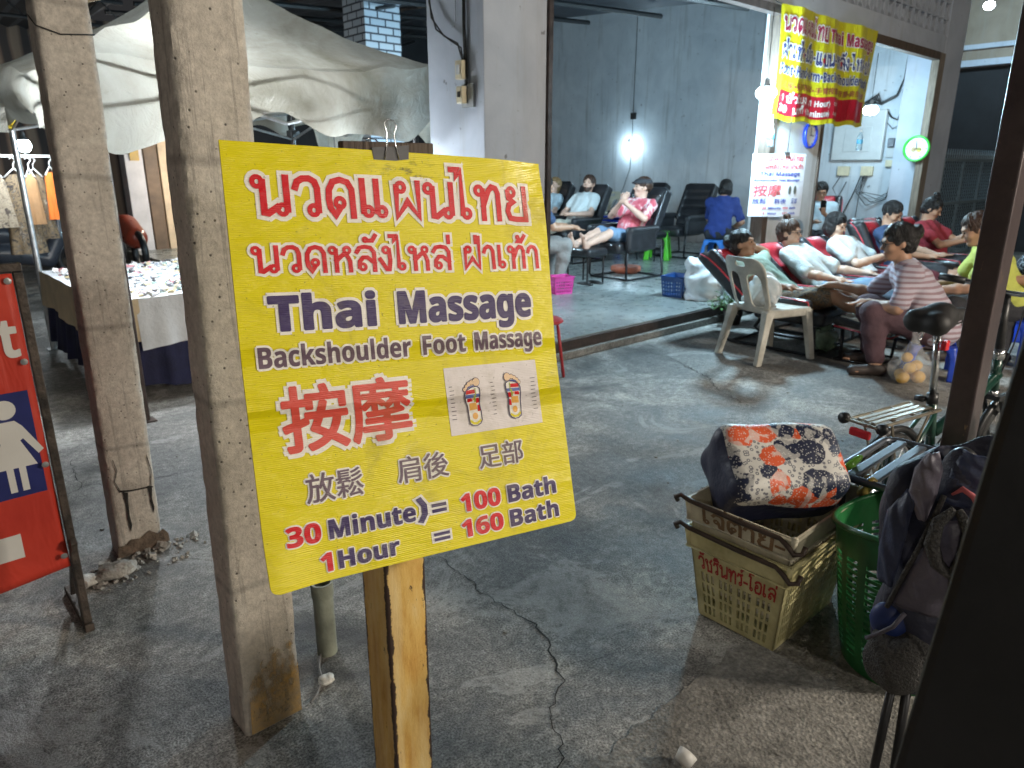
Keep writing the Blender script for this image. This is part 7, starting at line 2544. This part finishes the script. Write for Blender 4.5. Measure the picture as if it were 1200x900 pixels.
# =================================================================== FOLDING BICYCLE
bk = empty('folding_bicycle', (3.45, .96, 0), 'dark green folding bicycle with rear rack leaning by the steel post', 'bicycle', rz=math.atan2(-.195, .98))
M_GRN = pm('bike_green', (.008, .042, .028), .3, .2, coat=.4)
M_RUB_ = pm('tyre_rubber', (.02, .02, .02), .75, .2)
for xw in (-.33, .60):
    wmb = MB(); wmb.tube([(xw + .185 * math.cos(2 * PI * k / 32), 0, .205 + .185 * math.sin(2 * PI * k / 32)) for k in range(32)], .021, 8, closed=True); wh = wmb.build('wheel', M_RUB_, bk, smooth=True)
    wmb = MB(); wmb.tube([(xw + .160 * math.cos(2 * PI * k / 32), 0, .205 + .160 * math.sin(2 * PI * k / 32)) for k in range(32)], .010, 6, closed=True); wmb.build('rim', M_CHROME, wh, smooth=True)
    wmb = MB()
    for k in range(20): a = 2 * PI * k / 20; wmb.tube([(xw + .16 * math.cos(a), 0, .205 + .16 * math.sin(a)), (xw + .02 * math.cos(a + .5), .02 * (-1) ** k, .205 + .02 * math.sin(a + .5))], .0014, 4)
    wmb.tube([(xw, -.05, .205), (xw, .05, .205)], .018, 10); wmb.build('spoke', M_CHROME, wh)
    wmb = MB(); wmb.tube([(xw + .225 * math.cos(R(a)), 0, .205 + .225 * math.sin(R(a))) for a in range(20, 175, 10)], .018, 6); wmb.build('mudguard', M_BLACK, bk, smooth=True)
b = MB(); b.tube([(-.02, 0, .36), (.20, 0, .42), (.46, 0, .56)], [.026, .028, .026], 10); b.tube([(-.02, 0, .28), (-.07, 0, .52)], .02, 10); b.tube([(.455, 0, .47), (.43, 0, .66)], .022, 10)
for sg in (-1, 1): b.tube([(-.02, .02 * sg, .29), (-.33, .05 * sg, .205)], .010, 6); b.tube([(-.06, .02 * sg, .48), (-.33, .05 * sg, .205)], .009, 6)
b.build('frame', M_GRN, bk, smooth=True)
b = MB(); b.tube([(-.07, 0, .50), (-.125, 0, .85)], .015, 10); b.build('seat_post', M_CHROME, bk, smooth=True)
b = MB(); b.tube([(-.07, 0, .505), (-.078, 0, .55)], .024, 10); b.lohi((-.11, .02, .51), (-.07, .06, .53)); b.build('seat_clamp', M_BLACK, bk, smooth=True)
b = MB()
for sg in (-1, 1): b.tube([(.455, .04 * sg, .45), (.60, .045 * sg, .205)], .012, 8)
b.lohi((.42, -.05, .44), (.48, .05, .465)); b.build('fork', M_BLACK, bk, smooth=True, auto=40)
b = MB(); b.tube([(.43, 0, .66), (.40, 0, .95)], [.022, .017], 10); b.build('handle_post', M_BLACK, bk, smooth=True)
b = MB(); b.tube([(.43, 0, .64), (.428, 0, .69)], .03, 12); b.tube([(.455, 0, .455), (.45, 0, .485)], .028, 12); b.build('head_ring', M_CHROME, bk, smooth=True)
b = MB(); b.tube([(.36, -.28, 1.0), (.38, -.16, .985), (.40, -.06, .955), (.40, .06, .955), (.38, .16, .985), (.36, .28, 1.0)], .012, 8); b.build('handlebar', M_CHROME, bk, smooth=True)
for sg in (-1, 1): b = MB(); b.tube([(.375, .18 * sg, .988), (.355, .29 * sg, 1.0)], .017, 8); b.build('grip', M_BLACK, bk, smooth=True)
b = MB()
for y_ in (-.05, .05): b.tube([(.37, y_ * 2, .97), (.48, y_, .90), (.50, y_ * .5, .70), (.46, 0, .5)], .004, 5)
b.tube([(.36, .1, .98), (.46, .15, 1.02), (.5, .05, .95), (.44, .02, .8)], .004, 5); b.build('brake_cable', M_WIRE, bk, smooth=True)
s = Sdf(); s.cone((-.22, -.045, .885), (-.12, -.012, .90), .05, .045, .05); s.cone((-.22, .045, .885), (-.12, .012, .90), .05, .045, .05); s.cone((-.14, 0, .895), (.05, 0, .895), .045, .026, .05); s.build('saddle', pm('saddle_black', (.014, .013, .013), .6, .3, 20), bk, .008)
b = MB()
for sg in (-1, 1): b.tube([(-.20 + .016 * math.cos(a) , .03 * sg, .82 + .02 * math.sin(a) - .0) for a in [2 * PI * k / 10 for k in range(10)]], .003, 5, closed=True); b.tube([(-.20, .03 * sg, .85), (.02, .02 * sg, .865)], .004, 5)
b.build('saddle_spring', M_CHROME, bk, smooth=True)
b = MB(); b.box((-.115, -.035, .78), (.016, .012, .022)); b.build('rear_light', pm('red_lens', (.55, .02, .03), .2, .1), bk, bevel=.006)
b = MB()
zr = .50
for y_ in (-.065, .065): b.tube([(-.56, y_, zr), (-.12, y_, zr)], .008, 8)
for x_ in (-.55, -.42, -.28, -.14): b.tube([(x_, -.065, zr), (x_, .065, zr)], .007, 6)
for y_ in (-.03, .0, .03): b.lohi((-.545, y_ - .009, zr + .004), (-.14, y_ + .009, zr + .010))
for y_ in (-.065, .065): b.tube([(-.47, y_, zr), (-.34, y_ * .8, .21)], .006, 6); b.tube([(-.20, y_, zr), (-.33, y_ * .8, .21)], .006, 6)
b.tube([(-.57, -.07, zr), (-.57, .07, zr)], .007, 6)
b.build('rear_rack', pm('rack_metal', (.36, .31, .24), .3, .2, 14, metal=.8), bk, smooth=True, auto=40)
for y_ in (-.085, .085): b = MB(); b.tube([(-.575, y_, zr), (-.555, y_, zr)], .024, 12); b.build('rack_bumper', M_BLACK, bk, smooth=True)
b = MB(); b.box((-.575, 0, zr - .04), (.012, .045, .018)); b.build('reflector', MATS['red_lens'], bk, bevel=.008)
b = MB(); b.tube([(0, -.05, .28), (0, .06, .28)], .02, 10); b.tube([(.0 + .07 * math.cos(2 * PI * k / 24), -.05, .28 + .07 * math.sin(2 * PI * k / 24)) for k in range(24)], .007, 6, closed=True)
b.tube([(0, -.07, .28), (-.12, -.08, .34)], .010, 6); b.tube([(0, .07, .28), (.12, .08, .22)], .010, 6); b.lohi((-.16, -.15, .33), (-.09, -.08, .35)); b.lohi((.09, .08, .21), (.16, .15, .23)); b.build('crankset', M_BLACK, bk)
b = MB()
lk = [Vector((2.568, .643, .545)) + Vector((.085 * math.cos(2 * PI * k / 20), .065 * math.sin(2 * PI * k / 20), .01 * math.sin(2 * PI * k / 20 * 2))) for k in range(20)]
b.tube(lk, .006, 8, closed=True); b.tube([lk[0], lk[0] + Vector((.16, .08, -.02)), lk[0] + Vector((.36, .13, -.06)), lk[0] + Vector((.5, .17, -.03))], .006, 8)
tag(b.build('cable_lock', M_WIRE, smooth=True), 'black cable lock looped round the maroon post', 'lock')
